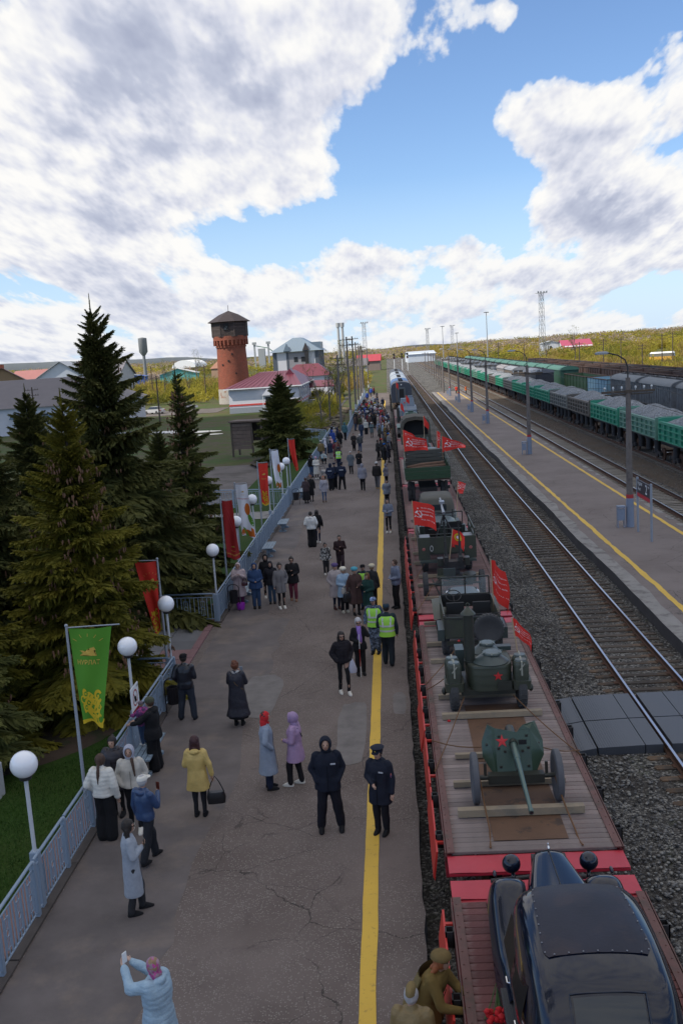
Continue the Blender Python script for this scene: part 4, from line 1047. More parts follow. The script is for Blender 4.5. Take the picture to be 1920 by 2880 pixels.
# field kitchen
def field_kitchen():
	t = thing('field_kitchen', 'green field kitchen trailer with a tall chimney, two lids and a red star', 'field kitchen', (1.86, 21.35, DZ), 0)
	for s in (-1, 1): wheel(t, s*.76, 0, .44, .19)
	mb = MB(); mb.cyl((-.98, 0, .44), (.98, 0, .44), .05); mb.box(-.60, .60, -.25, 1.25, .40, .52)
	for s in (-1, 1): mb.ell((s*.98, 0, .44), .06, .09, .09, 8, 6)
	mb.bar((0, 1.2, .45), (0, 2.3, .35), .08); obj('chassis', mb, M_OLIVE_D, t)
	mb = MB(); mb.loft([(.06, .36, .50, .50, .68), (.06, .36, 1.02, .52, .70), (.06, .36, 1.08, .50, .68)], 32, pw=3.6)
	for z in (.66, .86, 1.02):
		mb.loft([(.06, .36, z-.012, .532, .712), (.06, .36, z+.012, .532, .712)], 32, pw=3.6, caps=False)
	body = obj('boiler_casing', mb, M_OLIVE, t, 40)
	for x, y, r in ((.10, .06, .40), (.06, .78, .33)):
		mb = MB(); mb.lathe([(r, 1.075), (r+.01, 1.10), (r*.80, 1.17), (r*.55, 1.235), (r*.50, 1.25), (.001, 1.25)], (x, y, 0), 30); mb.v = mb.v
		d = obj('boiler_dome', mb, M_BLUEGR, body, 40)
		mb = MB(); mb.lathe([(r*.50, 1.25), (r*.54, 1.26), (r*.54, 1.30), (r*.50, 1.315), (.001, 1.32)], (x+.04, y, 0), 26)
		for k in range(6):
			a = 2*PI*k/6+.4; mb.bar((x+.04+r*.42*math.cos(a), y+r*.42*math.sin(a), 1.315), (x+.04+r*.66*math.cos(a), y+r*.66*math.sin(a), 1.29), .03, .02)
		obj('lid', mb, mat('pale_green_lid', (.105, .13, .125), .35, var=.12), d, 40)
	mb = MB(); mb.tube([(-.36, .10, 1.0), (-.36, .10, 2.20)], .118, 20); mb.lathe([(.135, 1.08), (.135, 1.12)], (-.36, .10, 0), 20); obj('chimney', mb, M_OLIVE_D, t, 50)
	mb = MB(); mb.lathe([(.175, 2.20), (.17, 2.215), (.03, 2.36), (.001, 2.37)], (-.36, .10, 0), 22); mb.tube([(-.36+.04*math.cos(a), .10, 2.41+.045*math.sin(a)) for a in [2*PI*k/10 for k in range(11)]], .010, 5); obj('chimney_cap', mb, M_OLIVE, t, 50)
	mb = MB(); mb.box(-.66, -.46, .55, 1.02, .7, 1.22); mb.box(.28, .66, .85, 1.05, 1.06, 1.16); obj('side_box', mb, M_BLUEGR, t)
	star_plate('star', t, (.22, -.352, .86), .115, (1, 0, 0), (0, 0, 1), M_STAR)
	mb = MB(); mb.box(.20, .52, -.352, -.345, .52, .74); obj('fire_door', mb, M_OLIVE_D, t)
	# shelves with insulated food containers
	for s in (-1, 1):
		mb = MB(); mb.loft([(s*.75, -.04, .52, .21, .34), (s*.75, -.04, .72, .22, .35)], 20, pw=5.); obj('container_shelf', mb, M_OLIVE, t, 40)
		for q, yy in enumerate((-.20, .16)):
			cx = s*.75+(.02 if q else 0)*s
			mb = MB(); mb.loft([(cx, yy, .72, .165, .15), (cx, yy, 1.08, .17, .155), (cx, yy, 1.12, .155, .14), (cx, yy, 1.15, .14, .125)], 22, pw=3.);
			for z in (.80, .92, 1.04): mb.loft([(cx, yy, z-.008, .175, .16), (cx, yy, z+.008, .175, .16)], 22, pw=3., caps=False)
			c = obj('food_container', mb, M_OLIVE, t, 40)
			mb = MB(); mb.loft([(cx, yy, 1.15, .13, .115), (cx, yy, 1.185, .125, .11)], 18, pw=2.6); obj('lid', mb, mat('pale_green_lid', (.105, .13, .125)), c, 40)
			mb = MB(); mb.bar((cx, yy-.165, .85), (cx, yy-.165, 1.16), .035, .012, (0, 1, 0)); mb.bar((cx, yy-.165, 1.165), (cx, yy+.15, 1.20), .035, .01); mb.bar((cx-.05, yy-.17, .98), (cx+.06, yy-.17, 1.12), .025, .01, (0, 1, 0))
			obj('strap', mb, mat('pale_strap', (.30, .30, .25), .8), c)
field_kitchen()

# open jeep
def jeep(loc, label, canvas=False, m=None, spare=True):
	m = m or M_OLIVE
	t = thing('jeep', label, 'jeep', loc, 0, 'green jeeps on the wagons')
	for s in (-1, 1):
		for y in (.30, 2.55): wheel(t, s*.70, y, .39, .19)
	mb = MB()
	# tub: floor, sides, back, all with thickness and rounded back corners
	R_ = .14
	out = [(-.74, 2.05), (-.74, -.30+R_)]+[(-.74+R_-R_*math.cos(a), -.30+R_-R_*math.sin(a)) for a in [PI/2*k/4 for k in range(1, 5)]]
	out += [(-x, y) for x, y in out[::-1]]
	n = len(out)
	vs = [(x, y, z) for z in (.62, 1.16) for x, y in out]+[(x*.95, y+.03*(y < 1.9), z) for z in (.66, 1.16) for x, y in out]
	fs = [(i+n, i+n+1, i+1, i) for i in range(n-1)]+[(2*n+i, 2*n+i+1, 3*n+i+1, 3*n+i) for i in range(n-1)]+[(n+i, 3*n+i, 3*n+i+1, n+i+1) for i in range(n-1)]
	mb.add([(v[0], v[1], v[2]) for v in vs], fs); mb.box(-.72, .72, -.28, 2.1, .58, .64)
	obj('tub', mb, m, t, 40)
	mb = MB()
	for z in (1.12, 1.185, 1.23): mb.tube([(x*1.01, y-.012, z) for x, y in out[1:-1]], .012, 6, caps=True)
	obj('top_rail', mb, M_STEEL_D, t, 60)
	for s in (-1, 1):
		mb = MB(); mb.box(min(s*.74, s*.92), max(s*.74, s*.92), -.14, .78, .74, .80); mb.box(min(s*.74, s*.92), max(s*.74, s*.92), -.18, -.14, .50, .80); mb.box(min(s*.90, s*.92), max(s*.90, s*.92), -.14, .78, .64, .80); obj('rear_fender', mb, M_BLUEGR if m is M_OLIVE else m, t)
		mb = MB()
		def F(u, v, s=s): y = 1.55+1.75*u; return (s*(.46+.48*v), y, .62+.24*math.sin(min(1, u*1.35)*PI/2)-.20*max(0, (u-.8)/.2)**2-.04*v**3)
		mb.grid(F, 12, 5)
		if s < 0: mb.f = [f[::-1] for f in mb.f]
		obj('front_fender', mb, m, t, 180)
		mb = MB(); mb.add([(s*.745, 1.35, .70), (s*.745, 2.05, .66), (s*.745, 2.05, 1.14), (s*.745, 1.35, 1.10)], [(0, 1, 2, 3)]); mb.bar((s*.75, 1.35, 1.1), (s*.75, 2.05, 1.14), .02); obj('door', mb, m, t)
		mb = MB(); mb.ell((s*.38, -.33, .52), .045, .03, .045, 10, 6); obj('tail_lamp', mb, M_RED_T, t, 180)
		mb = MB(); mb.lathe([(.001, -.08), (.085, -.06), (.10, .04), (.09, .06), (.001, .07)], (s*.42, 3.12, .92), 14, 'y'); obj('headlamp', mb, M_CHROME, t, 50)
	mb = MB(); mb.grid(lambda u, v: ((u*2-1)*(.60-.16*v), 2.05+1.10*v, 1.17-.05*v-.05*abs(u*2-1)**3-.22*max(0, abs(u*2-1)-.8)/.2), 16, 8); obj('bonnet', mb, M_BLUEGR if m is M_OLIVE else m, t, 180)
	mb = MB(); mb.box(-.42, .42, 3.13, 3.17, .55, 1.08); obj('radiator_grille', mb, M_OLIVE_D, t)
	mb = MB(); mb.box(-.70, .70, -.36, -.31, .42, .52); mb.box(-.75, .75, 3.35, 3.42, .45, .58); obj('bumper', mb, M_OLIVE_D, t)
	mb = MB()
	for a, b in (((-.68, 2.02, 1.18), (-.68, 2.02, 1.68)), ((.68, 2.02, 1.18), (.68, 2.02, 1.68)), ((-.68, 2.02, 1.68), (.68, 2.02, 1.68)), ((0, 2.02, 1.18), (0, 2.02, 1.68)), ((-.68, 2.02, 1.18), (.68, 2.02, 1.18))): mb.bar(a, b, .035)
	w = obj('windscreen_frame', mb, M_OLIVE_D, t)
	mb = MB(); mb.add([(-.67, 2.02, 1.19), (.67, 2.02, 1.19), (.67, 2.02, 1.67), (-.67, 2.02, 1.67)], [(0, 1, 2, 3)]); obj('windscreen_glass', mb, M_CLEAR, w)
	if not canvas:
		mb = MB(); ax = Vector((0, -.55, .83)); c = Vector((-.36, 1.62, 1.25)); X = Vector((1, 0, 0)); Y = ax.cross(X).normalized()
		mb.tube([c+(X*math.cos(a)+Y*math.sin(a))*.21 for a in [2*PI*k/24 for k in range(25)]], .013, 6, caps=False)
		for a in (-PI/2, PI/6, 5*PI/6): mb.bar(c, c+(X*math.cos(a)+Y*math.sin(a))*.21, .018)
		mb.ell(c, .04, .04, .03, 10, 6); mb.tube([c, c+Vector((0, .42, -.45))], .02, 6); obj('steering_wheel', mb, M_STEEL_D, t, 60)
		for x in (-.36, .36):
			mb = MB(); mb.box(x-.24, x+.24, 1.00, 1.45, .78, .90); mb.box(x-.24, x+.24, .92, 1.02, .82, 1.22); obj('seat', mb, M_INT, t)
		mb = MB(); mb.box(-.68, .68, -.18, .30, .80, .88); mb.box(-.70, .70, 1.95, 2.03, .85, 1.17); obj('dashboard', mb, M_INT, t)
		mb = MB()
		for q in range(3): mb.tube([(-.60, .1, 1.00+q*.05), (-.2, .12, 1.03+q*.03), (.1, .1, 1.0)], .03, 6)
		obj('folded_hood', mb, M_CANVAS, t)
		mb = MB(); mb.ell((-.06, -.36, .86), .09, .04, .13, 10, 8); obj('canvas_bag', mb, M_CANVAS, t, 180)
	else:
		mb = MB(); mb.loft([(0, 1.0, 1.17, .74, 1.28), (0, .98, 1.5, .72, 1.2), (0, 1.0, 1.78, .66, 1.08), (0, 1.0, 1.84, .58, 1.0)], 28, pw=7.); obj('canvas_top', mb, M_CANVAS, t, 40)
		mb = MB(); mb.box(-.36, .36, -.245, -.235, 1.32, 1.60); obj('rear_window', mb, M_GLASS, t)
	if spare:
		w = wheel(t, .42, -.44, .39, .19, dz=.42); w.rotation_euler[2] = R(90); w.location = (.40, -.43, .86)
	return t
jeep((1.85, 25.15, DZ), 'open green jeep with a spare wheel on its back and a steering wheel at left')
jeep((1.78, 40.85, DZ), 'jeep with a closed grey canvas top, in front of the open pickup', True, M_OLIVE_D, False)

# anti-aircraft trailer
def aa_trailer():
	t = thing('anti_aircraft_gun', 'dark twin barrelled anti-aircraft gun on a two wheeled trailer', 'gun', (1.80, 31.65, DZ), 0)
	for s in (-1, 1): wheel(t, s*.93, 0, .40, .17)
	mb = MB(); mb.cyl((-.93, 0, .40), (.93, 0, .40), .04); mb.box(-.62, .62, -.08, .12, .34, .46); mb.box(-.10, .10, .1, 2.3, .30, .42); mb.tube([(-.6, .1, .4), (-.1, 1.9, .36)], .03, 6); mb.tube([(.6, .1, .4), (.1, 1.9, .36)], .03, 6)
	obj('chassis', mb, M_OLIVE_D, t)
	mb = MB(); mb.lathe([(.42, .46), (.42, .56), (.2, .60), (.16, .95), (.001, .95)], (.05, .55, 0), 20); mb.box(-.30, .40, .35, .75, .80, 1.05); obj('turntable', mb, M_STEEL_D, t, 40)
	for s in (-1, 1):
		mb = MB(); x = .05+s*.24; a = Vector((x, .55, 1.15)); d = Vector((0, .35, .94)); mb.box(x-.06, x+.06, .25, .85, .95, 1.22); mb.tube([a, a+d*.55, a+d*.56, a+d*1.15], [.05, .045, .026, .022], 10); mb.lathe([(.04, 0), (.055, .10)], tuple(a+d*1.14), 10)
		obj('barrel', mb, M_BLACK, t, 50)
		mb = MB(); mb.loft([(x+s*.20, .55, .90, .10, .17), (x+s*.20, .55, 1.16, .10, .17)], 12, pw=5.); obj('ammunition_box', mb, M_OLIVE_D, t, 40)
	mb = MB(); mb.box(-.55, -.25, -.25, .10, .62, .68); mb.box(-.53, -.27, .06, .10, .68, .90); obj('seat', mb, M_OLIVE, t); mb = MB(); mb.box(.30, .60, -.25, .10, .62, .68); obj('seat', mb, M_OLIVE, t)
	mb = MB()
	for a, b in (((-.5, -.2, .1), (-.7, .3, .5)), ((-.72, -.45, .52), (-.40, -.5, .50)), ((-.40, -.5, .50), (-.35, 0, .62)), ((.2, .2, 1.1), (.15, -.3, 1.25))): mb.bar(a, b, .03)
	mb.box(-.35, .05, -.32, -.28, .72, .98); obj('sight_frame', mb, M_BLUEGR, t)
	mb = MB(); mb.loft([(.55, .1, .45, .20, .30), (.55, .1, .70, .20, .30)], 14, pw=3.); obj('tool_box', mb, M_OLIVE_D, t, 40)
aa_trailer()

def pickup():
	t = thing('pickup_truck', 'open army pickup with a machine gun on a tripod and white lit side seats', 'truck', (1.78, 34.5, DZ), 0)
	for s in (-1, 1):
		for y in (.9, 4.1): wheel(t, s*.80, y, .46, .23)
	mb = MB(); mb.box(-.98, .98, .05, 2.9, .78, .84)
	mb.box(-1.02, .98+.04, 0, .05, .84, 1.42)
	for s in (-1, 1): a, b = sorted((s*1.02, s*.98)); mb.box(a, b, .05, 2.9, .84, 1.42); a, b = sorted((s*1.04, s*.62)); mb.box(a, b, -.03, .0, .62, 1.40)
	obj('cargo_body', mb, M_OLIVE, t)
	for s in (-1, 1):
		mb = MB(); a, b = sorted((s*.97, s*.58)); mb.box(a, b, .45, 1.25, 1.26, 1.30); obj('side_seat', mb, mat('pale_seat_board', (.23, .25, .29), .5, var=.2, vs=5), t)  # light falling on the side seats is put into their pale colour
		mb = MB(); a, b = sorted((s*1.02, s*.99)); mb.box(a, b, .05, 2.9, 1.60, 1.68); [mb.bar((s*1.0, y, 1.42), (s*1.0, y, 1.62), .04) for y in (.2, 1.5, 2.8)]; obj('side_rack', mb, M_OLIVE, t)
		mb = MB(); mb.lathe([(.001, -.06), (.055, -.055), (.06, -.03)], (s*.84, 0, 1.0), 12, 'y'); obj('tail_lamp', mb, mat('pale_red_lens', (.35, .12, .11), .3), t)
		mb = MB(); mb.tube([(s*.56+.05*math.cos(a), -.05, 1.02+.10*math.sin(a)) for a in [2*PI*k/12 for k in range(13)]], .016, 6); obj('tow_ring', mb, mat('pale_steel', (.35, .35, .34), .4), t)
		mb = MB(); a, b = sorted((s*1.02, s*.66)); mb.box(a, b, 3.3, 4.85, .90, .96); mb.box(a, b, 4.83, 4.87, .6, .96); obj('front_fender', mb, M_OLIVE, t)
		mb = MB(); a, b = sorted((s*1.0, s*.30)); mb.box(a, b, -.36, -.06, .56, .62); obj('rear_step', mb, M_BLUEGR, t)
	star_plate('star', t, (.22, -.035, 1.10), .12, (1, 0, 0), (0, 0, 1), M_STAR)
	mb = MB(); mb.box(-.60, .60, .02, .06, 1.5, 1.53); mb.box(-.60, .60, 1.0, 1.04, 1.5, 1.53); mb.bar((-.02, .04, .9), (-.02, .04, 1.5), .025); obj('cross_rail', mb, M_OLIVE_D, t)
	for s in (-1, 1): mb = MB(); mb.box(s*.42-.28, s*.42+.28, 2.3, 2.75, 1.0, 1.12); mb.box(s*.42-.28, s*.42+.28, 2.2, 2.3, 1.05, 1.55); obj('seat', mb, M_INT, t)
	# pedestal with the machine gun
	mb = MB(); c = Vector((.0, 1.55, 1.95))
	for q in ((-.45, 1.1, .84), (.50, 1.1, .84), (.0, 2.2, .84)): mb.bar(q, c, .04)
	mb.tube([(0, 1.55, .84), (0, 1.55, 2.0)], .035, 8); mb.bar((-.25, 1.55, 2.0), (.35, 1.60, 2.02), .05); mb.bar((.34, 1.6, 1.85), (.34, 1.6, 2.15), .05); obj('gun_mount', mb, M_STEEL_D, t)
	mb = MB(); mb.tube([(.0, 1.3, 2.05), (-.02, 1.8, 2.15), (-.05, 2.6, 2.42)], [.06, .045, .03], 8); mb.box(-.10, .08, 2.1, 2.5, 2.28, 2.36); obj('machine_gun', mb, mat('bright_gun_steel', (.30, .32, .36), .35, .5), t, 50)
	mb = MB()
	for a, b in (((-.80, 3.15, 1.1), (-.80, 3.15, 1.78)), ((.80, 3.15, 1.1), (.80, 3.15, 1.78)), ((-.80, 3.15, 1.78), (.80, 3.15, 1.78)), ((-.80, 3.15, 1.28), (.80, 3.15, 1.28))): mb.bar(a, b, .04)
	w = obj('windscreen_frame', mb, M_OLIVE_D, t)
	mb = MB(); mb.add([(-.79, 3.15, 1.29), (.79, 3.15, 1.29), (.79, 3.15, 1.77), (-.79, 3.15, 1.77)], [(0, 1, 2, 3)]); obj('windscreen_glass', mb, M_CLEAR, w)
	mb = MB(); mb.box(-.88, .88, 2.95, 3.2, .8, 1.28); mb.loft([(0, 4.05, .8, .62, .85), (0, 4.05, 1.25, .60, .85), (0, 4.05, 1.33, .45, .8)], 20, pw=5.); obj('bonnet', mb, M_BLUEGR, t, 40)
	mb = MB(); mb.ell((.52, 3.02, 1.34), .14, .10, .07, 10, 6); obj('green_cloth_bundle', mb, mat('vivid_green', (.12, .42, .02)), t, 180)
	mb = MB(); mb.tube([(-.95, 3.0, 1.3), (-1.12, 3.0, 1.5)], .012, 6); mb.lathe([(.001, 0), (.07, 0), (.07, .02), (.001, .03)], (-1.13, 3.0, 1.52), 12, 'y'); obj('mirror', mb, M_CHROME, t)
pickup()

# trucks farther along
def cargo_truck():
	t = thing('cargo_truck', 'green cargo truck with logs, a sack and a crate behind its tailgate', 'truck', (1.81, 51.0, DZ), 0)
	for s in (-1, 1):
		for y, x in ((1.2, .78), (1.2, .98), (6.0, .86)): wheel(t, s*x, y, .50, .19)
	mb = MB(); mb.box(-.45, .45, .1, 7.4, .62, .82); obj('chassis', mb, M_INT, t)
	mb = MB(); mb.box(-1.15, 1.15, .06, 4.4, 1.20, 1.28)
	obj('bed_floor', mb, mat('bed_planks', (.08, .06, .045), .9, bump=.3), t)
	G = mat('truck_green', (.020, .058, .026), .4, var=.15, vs=3)
	for k in range(3):
		mb = MB(); mb.box(-1.17, 1.17, 0, .05, 1.30+.21*k, 1.50+.21*k); mb.box(-.03, .03, -.02, .0, 1.30+.21*k, 1.50+.21*k); obj('tailgate_board', mb, G, t)
	for s in (-1, 1):
		for k in range(3): mb = MB(); a, b = sorted((s*1.19, s*1.15)); mb.box(a, b, .06, 4.4, 1.30+.21*k, 1.50+.21*k); obj('side_board', mb, G, t)
		mb = MB()
		for k in range(2): a, b = sorted((s*1.17, s*1.14)); mb.box(a, b, .06, 4.4, 2.02+.17*k, 2.13+.17*k)
		for y in (.1, 1.5, 3.0, 4.3): mb.bar((s*1.16, y, 1.9), (s*1.16, y, 2.32), .045)
		obj('side_rack', mb, mat('worn_rack_paint', (.13, .14, .12), .6, var=.3), t)
		mb = MB(); mb.box(min(s*.9, s*1.12), max(s*.9, s*1.12), -.08, -.02, .75, .92); obj('tail_lamp', mb, M_INT, t)
	mb = MB()
	for k in range(5): mb.box(-1.15, 1.15, 4.38, 4.43, 1.30+.22*k, 1.49+.22*k)
	obj('head_board', mb, mat('old_grey_boards', (.075, .075, .065), .8, var=.3, vs=4), t)
	mb = MB(); mb.loft([(0, 5.35, .85, 1.02, .75), (0, 5.35, 1.9, 1.0, .72), (0, 5.32, 2.28, .92, .62), (0, 5.3, 2.36, .75, .5)], 28, pw=5.); obj('cab', mb, M_BLUEGR, t, 40)
	mb = MB(); mb.box(-.5, .5, 4.60, 4.615, 1.9, 2.15); obj('rear_window', mb, M_GLASS, t)
	mb = MB(); mb.loft([(0, 6.7, .85, .55, .8), (0, 6.7, 1.5, .52, .8), (0, 6.7, 1.62, .36, .75)], 20, pw=4.); obj('bonnet', mb, M_OLIVE, t, 40)
	for s in (-1, 1):
		mb = MB(); mb.grid(lambda u, v: (s*(.55+.5*v), 5.4+1.7*u, .8+.35*math.sin(PI*u)**.6), 12, 3)
		if s < 0: mb.f = [f[::-1] for f in mb.f]
		obj('front_fender', mb, M_OLIVE, t, 180)
	LG = mat('brown_log', (.13, .075, .05), .9, var=.3, vs=5, bump=.4)
	for y, z, r, dz in ((.9, 1.60, .15, .06), (1.35, 1.55, .13, -.05), (2.4, 1.75, .12, .12), (1.1, 1.78, .10, .10)):
		mb = MB(); mb.tube([(-1.02, y, z-dz), (-.2, y+.04, z), (1.0, y+.1, z+dz*.5)], [r, r*1.03, r*.9], 10)
		tag(obj('log', mb, LG, None, 50, (1.81, 51.0, DZ)), {.9: 'thick brown log lying across the truck bed nearest the tailgate', 1.35: 'brown log lying low across the truck bed behind the nearest one', 2.4: 'bent grey brown log farthest forward in the truck bed', 1.1: 'thinner log on top of the others in the truck bed'}[y], 'log', 'logs in the green truck')
	mb = MB(); mb.ell((.72, .42, 1.62), .30, .24, .24, 14, 10); tag(obj('sack', mb, mat('teal_sack', (.16, .23, .21), .8, var=.15, bump=.3), None, 180, (1.81, 51.0, DZ)), 'pale teal sack in the right corner of the green truck bed', 'sack')
	mb = MB(); mb.ell((.30, .36, 1.50), .17, .14, .12, 12, 8); tag(obj('metal_pot', mb, mat('pot_grey', (.30, .32, .32), .4), None, 180, (1.81, 51.0, DZ)), 'small pale pot beside the teal sack in the truck bed', 'pot')
	mb = MB()
	for k in range(4): mb.box(-.60+.0, .0, .22, .60, 1.29+.085*k, 1.365+.085*k)
	tag(obj('wooden_crate', mb, mat('crate_wood', (.21, .14, .09), .8, var=.2, vs=4), None, None, (1.81, 51.0, DZ)), 'wooden slatted crate by the tailgate of the green truck', 'crate')
cargo_truck()
def quad_gun_car():
	t = thing('gun_truck', 'small green truck with a four barrelled machine gun pointing up', 'truck', (1.80, 60.6, DZ), 0)
	for s in (-1, 1):
		for y in (1.0, 4.2): wheel(t, s*.78, y, .42, .18)
	mb = MB(); mb.box(-.95, .95, 0, 2.6, .78, .86); mb.box(-.97, .97, -.04, 0, .80, 1.30)
	for s in (-1, 1): a, b = sorted((s*.97, s*.93)); mb.box(a, b, 0, 2.6, .86, 1.30)
	obj('cargo_body', mb, M_OLIVE, t)
	mb = MB(); mb.loft([(0, 3.45, .8, .86, .8), (0, 3.45, 1.5, .84, .78), (0, 3.4, 1.85, .72, .65), (0, 3.4, 1.95, .5, .45)], 28, pw=3.2); obj('cab', mb, M_BLUEGR, t, 60)
	mb = MB(); mb.loft([(0, 4.9, .7, .42, .8), (0, 4.9, 1.2, .40, .8), (0, 4.9, 1.3, .2, .7)], 18, pw=3.); obj('bonnet', mb, M_BLUEGR, t, 60)
	mb = MB(); mb.lathe([(.35, .86), (.30, .95), (.08, 1.0), (.08, 1.6)], (.1, 1.3, 0), 16); mb.box(-.42, .62, 1.15, 1.45, 1.55, 1.68); obj('gun_mount', mb, M_STEEL_D, t, 40)
	for k in range(4):
		mb = MB(); a = Vector((-.28+.25*k, 1.1, 1.62)); d = Vector((0, .30, .95)).normalized(); mb.tube([a, a+d*.25, a+d*.27, a+d*.88, a+d*.90], [.045, .045, .06, .06, .03], 10); mb.box(a.x-.06, a.x+.06, .85, 1.25, 1.55, 1.80); obj('barrel', mb, mat('grey_green_gun', (.085, .10, .095), .4, .2), t, 50)
quad_gun_car()
def canvas_truck():
	t = thing('canvas_truck', 'covered truck with an arched brown canvas hood open at the back', 'truck', (1.86, 73.4, DZ), 0)
	for s in (-1, 1):
		for y, x in ((1.1, .80), (5.0, .82)): wheel(t, s*x, y, .48, .24)
	C = mat('brown_grey_canvas', (.075, .066, .052), .9, var=.3, vs=2, bump=.5, bs=6, col2=(.10, .095, .08))
	sec = [(-1.10, 1.15), (-1.10, 2.35), (-1.0, 2.70), (-.7, 2.92), (0, 3.02), (.7, 2.92), (1.0, 2.70), (1.10, 2.35), (1.10, 1.15)]
	n = len(sec); mb = MB(); ys = [0, .9, 1.8, 2.7, 3.6]
	mb.add([(x*(1+.012*(j % 2)), y, z*(1+.010*(j % 2))) for j, y in enumerate(ys) for x, z in sec], [(j*n+i, (j+1)*n+i, (j+1)*n+i+1, j*n+i+1) for j in range(4) for i in range(n-1)])
	mb.add([(x, 3.58, z) for x, z in sec], [tuple(range(n))[::-1]])
	ins = [(x*.83, 1.15+(z-1.15)*.86) for x, z in sec]
	mb.add([(x, -.005, z) for x, z in sec]+[(x, .0, z) for x, z in ins], [(i, i+1, n+i+1, n+i) for i in range(n-1)])
	obj('canvas_hood', mb, C, t, 50)
	mb = MB(); mb.box(-1.12, 1.12, -.04, 3.6, .95, 1.14); mb.box(-1.12, 1.12, -.05, .0, 1.14, 1.62); obj('cargo_body', mb, M_OLIVE, t)
	mb = MB(); mb.box(-1.0, 1.0, .8, .85, 1.2, 2.8); obj('load', mb, M_INT, t)  # dark panel standing in for the shade inside the hood
	mb = MB(); mb.loft([(0, 4.6, .8, .95, .8), (0, 4.6, 1.7, .92, .78), (0, 4.55, 2.15, .82, .65)], 24, pw=4.5); mb.loft([(0, 5.7, .8, .5, .6), (0, 5.7, 1.4, .45, .6)], 16, pw=4.); obj('cab', mb, M_OLIVE, t, 40)
canvas_truck()
def light_tank():
	t = thing('light_tank', 'light green tank with an angular turret and a red star', 'tank', (1.82, 89.2, DZ), 0)
	G = mat('pale_tank_green', (.085, .135, .110), .5, var=.15, vs=2)
	mb = MB(); mb.prism([(-.1, .45), (0, .95), (.8, 1.35), (3.6, 1.35), (4.4, .8), (4.2, .45)], -.85, .85, 'x');
	for s in (-1, 1): a, b = sorted((s*.85, s*1.25)); mb.box(a, b, -.1, 4.4, .92, .98)
	obj('hull', mb, G, t)
	for s in (-1, 1):
		mb = MB(); a, b = sorted((s*.88, s*1.20)); pts = [(-.2, .45), (.0, .80), (.4, .90), (3.9, .90), (4.3, .75), (4.4, .45), (3.9, .04), (.5, .02)]; mb.prism(pts, a, b, 'x'); obj('track', mb, M_STEEL_D, t)
		for k in range(5): mb = MB(); mb.lathe([(.001, -.03), (.26, -.03), (.27, .03), (.001, .04)], (s*1.21, .6+.78*k, .32), 16, 'x'); obj('road_wheel', mb, M_OLIVE, t)
	mb = MB(); b = [(-.80, 1.2), (.80, 1.2), (.95, 2.2), (.55, 3.1), (-.55, 3.1), (-.95, 2.2)]; tp = [(-.45, 1.55), (.45, 1.55), (.55, 2.2), (.35, 2.8), (-.35, 2.8), (-.55, 2.2)]
	mb.add([(x+.1, y, 1.36) for x, y in b]+[(x+.1, y, 2.15) for x, y in tp], [(0, 1, 7, 6), (1, 2, 8, 7), (2, 3, 9, 8), (3, 4, 10, 9), (4, 5, 11, 10), (5, 0, 6, 11), (6, 7, 8, 9, 10, 11)])
	mb.box(-.15, .35, 1.9, 2.3, 2.15, 2.3); tu = obj('turret', mb, mat('turret_green', (.035, .075, .055), .45, var=.15), t)
	star_plate('star', tu, (.1, 1.36, 1.75), .15, (1, 0, 0), (0, .35, .8), M_STAR, .03)
	mb = MB(); mb.tube([(.1, 3.0, 1.7), (.1, 4.3, 1.75)], .05, 8); obj('barrel', mb, G, t)
light_tank()
def grey_vehicle():
	t = thing('armoured_vehicle', 'grey armoured vehicle with a stepped box body before the dark coach', 'armoured vehicle', (2.0, 109.5, DZ), 0)
	G = mat('light_blue_grey_armour', (.16, .20, .25), .5, var=.12, vs=2)
	mb = MB(); mb.prism([(0, .55), (0, 1.2), (.5, 1.55), (3.6, 1.55), (4.4, 1.1), (4.5, .55)], -1.0, 1.0, 'x'); obj('hull', mb, G, t)
	mb = MB(); mb.loft([(0, 1.6, 1.55, .85, .8), (0, 1.7, 2.45, .72, .62)], 8, pw=9.); mb.box(.1, .65, 1.6, 2.1, 2.45, 2.7); obj('turret', mb, G, t)
	star_plate('star', t, (-.3, .82, 2.0), .13, (1, 0, 0), (0, .15, .9), M_STAR, .02)
	for s in (-1, 1):
		for y in (.8, 3.6): wheel(t, s*.95, y, .48, .25, treads=0)
	mb = MB(); mb.box(-1.25, -.95, -1.8, -1.5, 0, 1.6); obj('ramp_post', mb, M_OLIVE_D, t)
grey_vehicle()

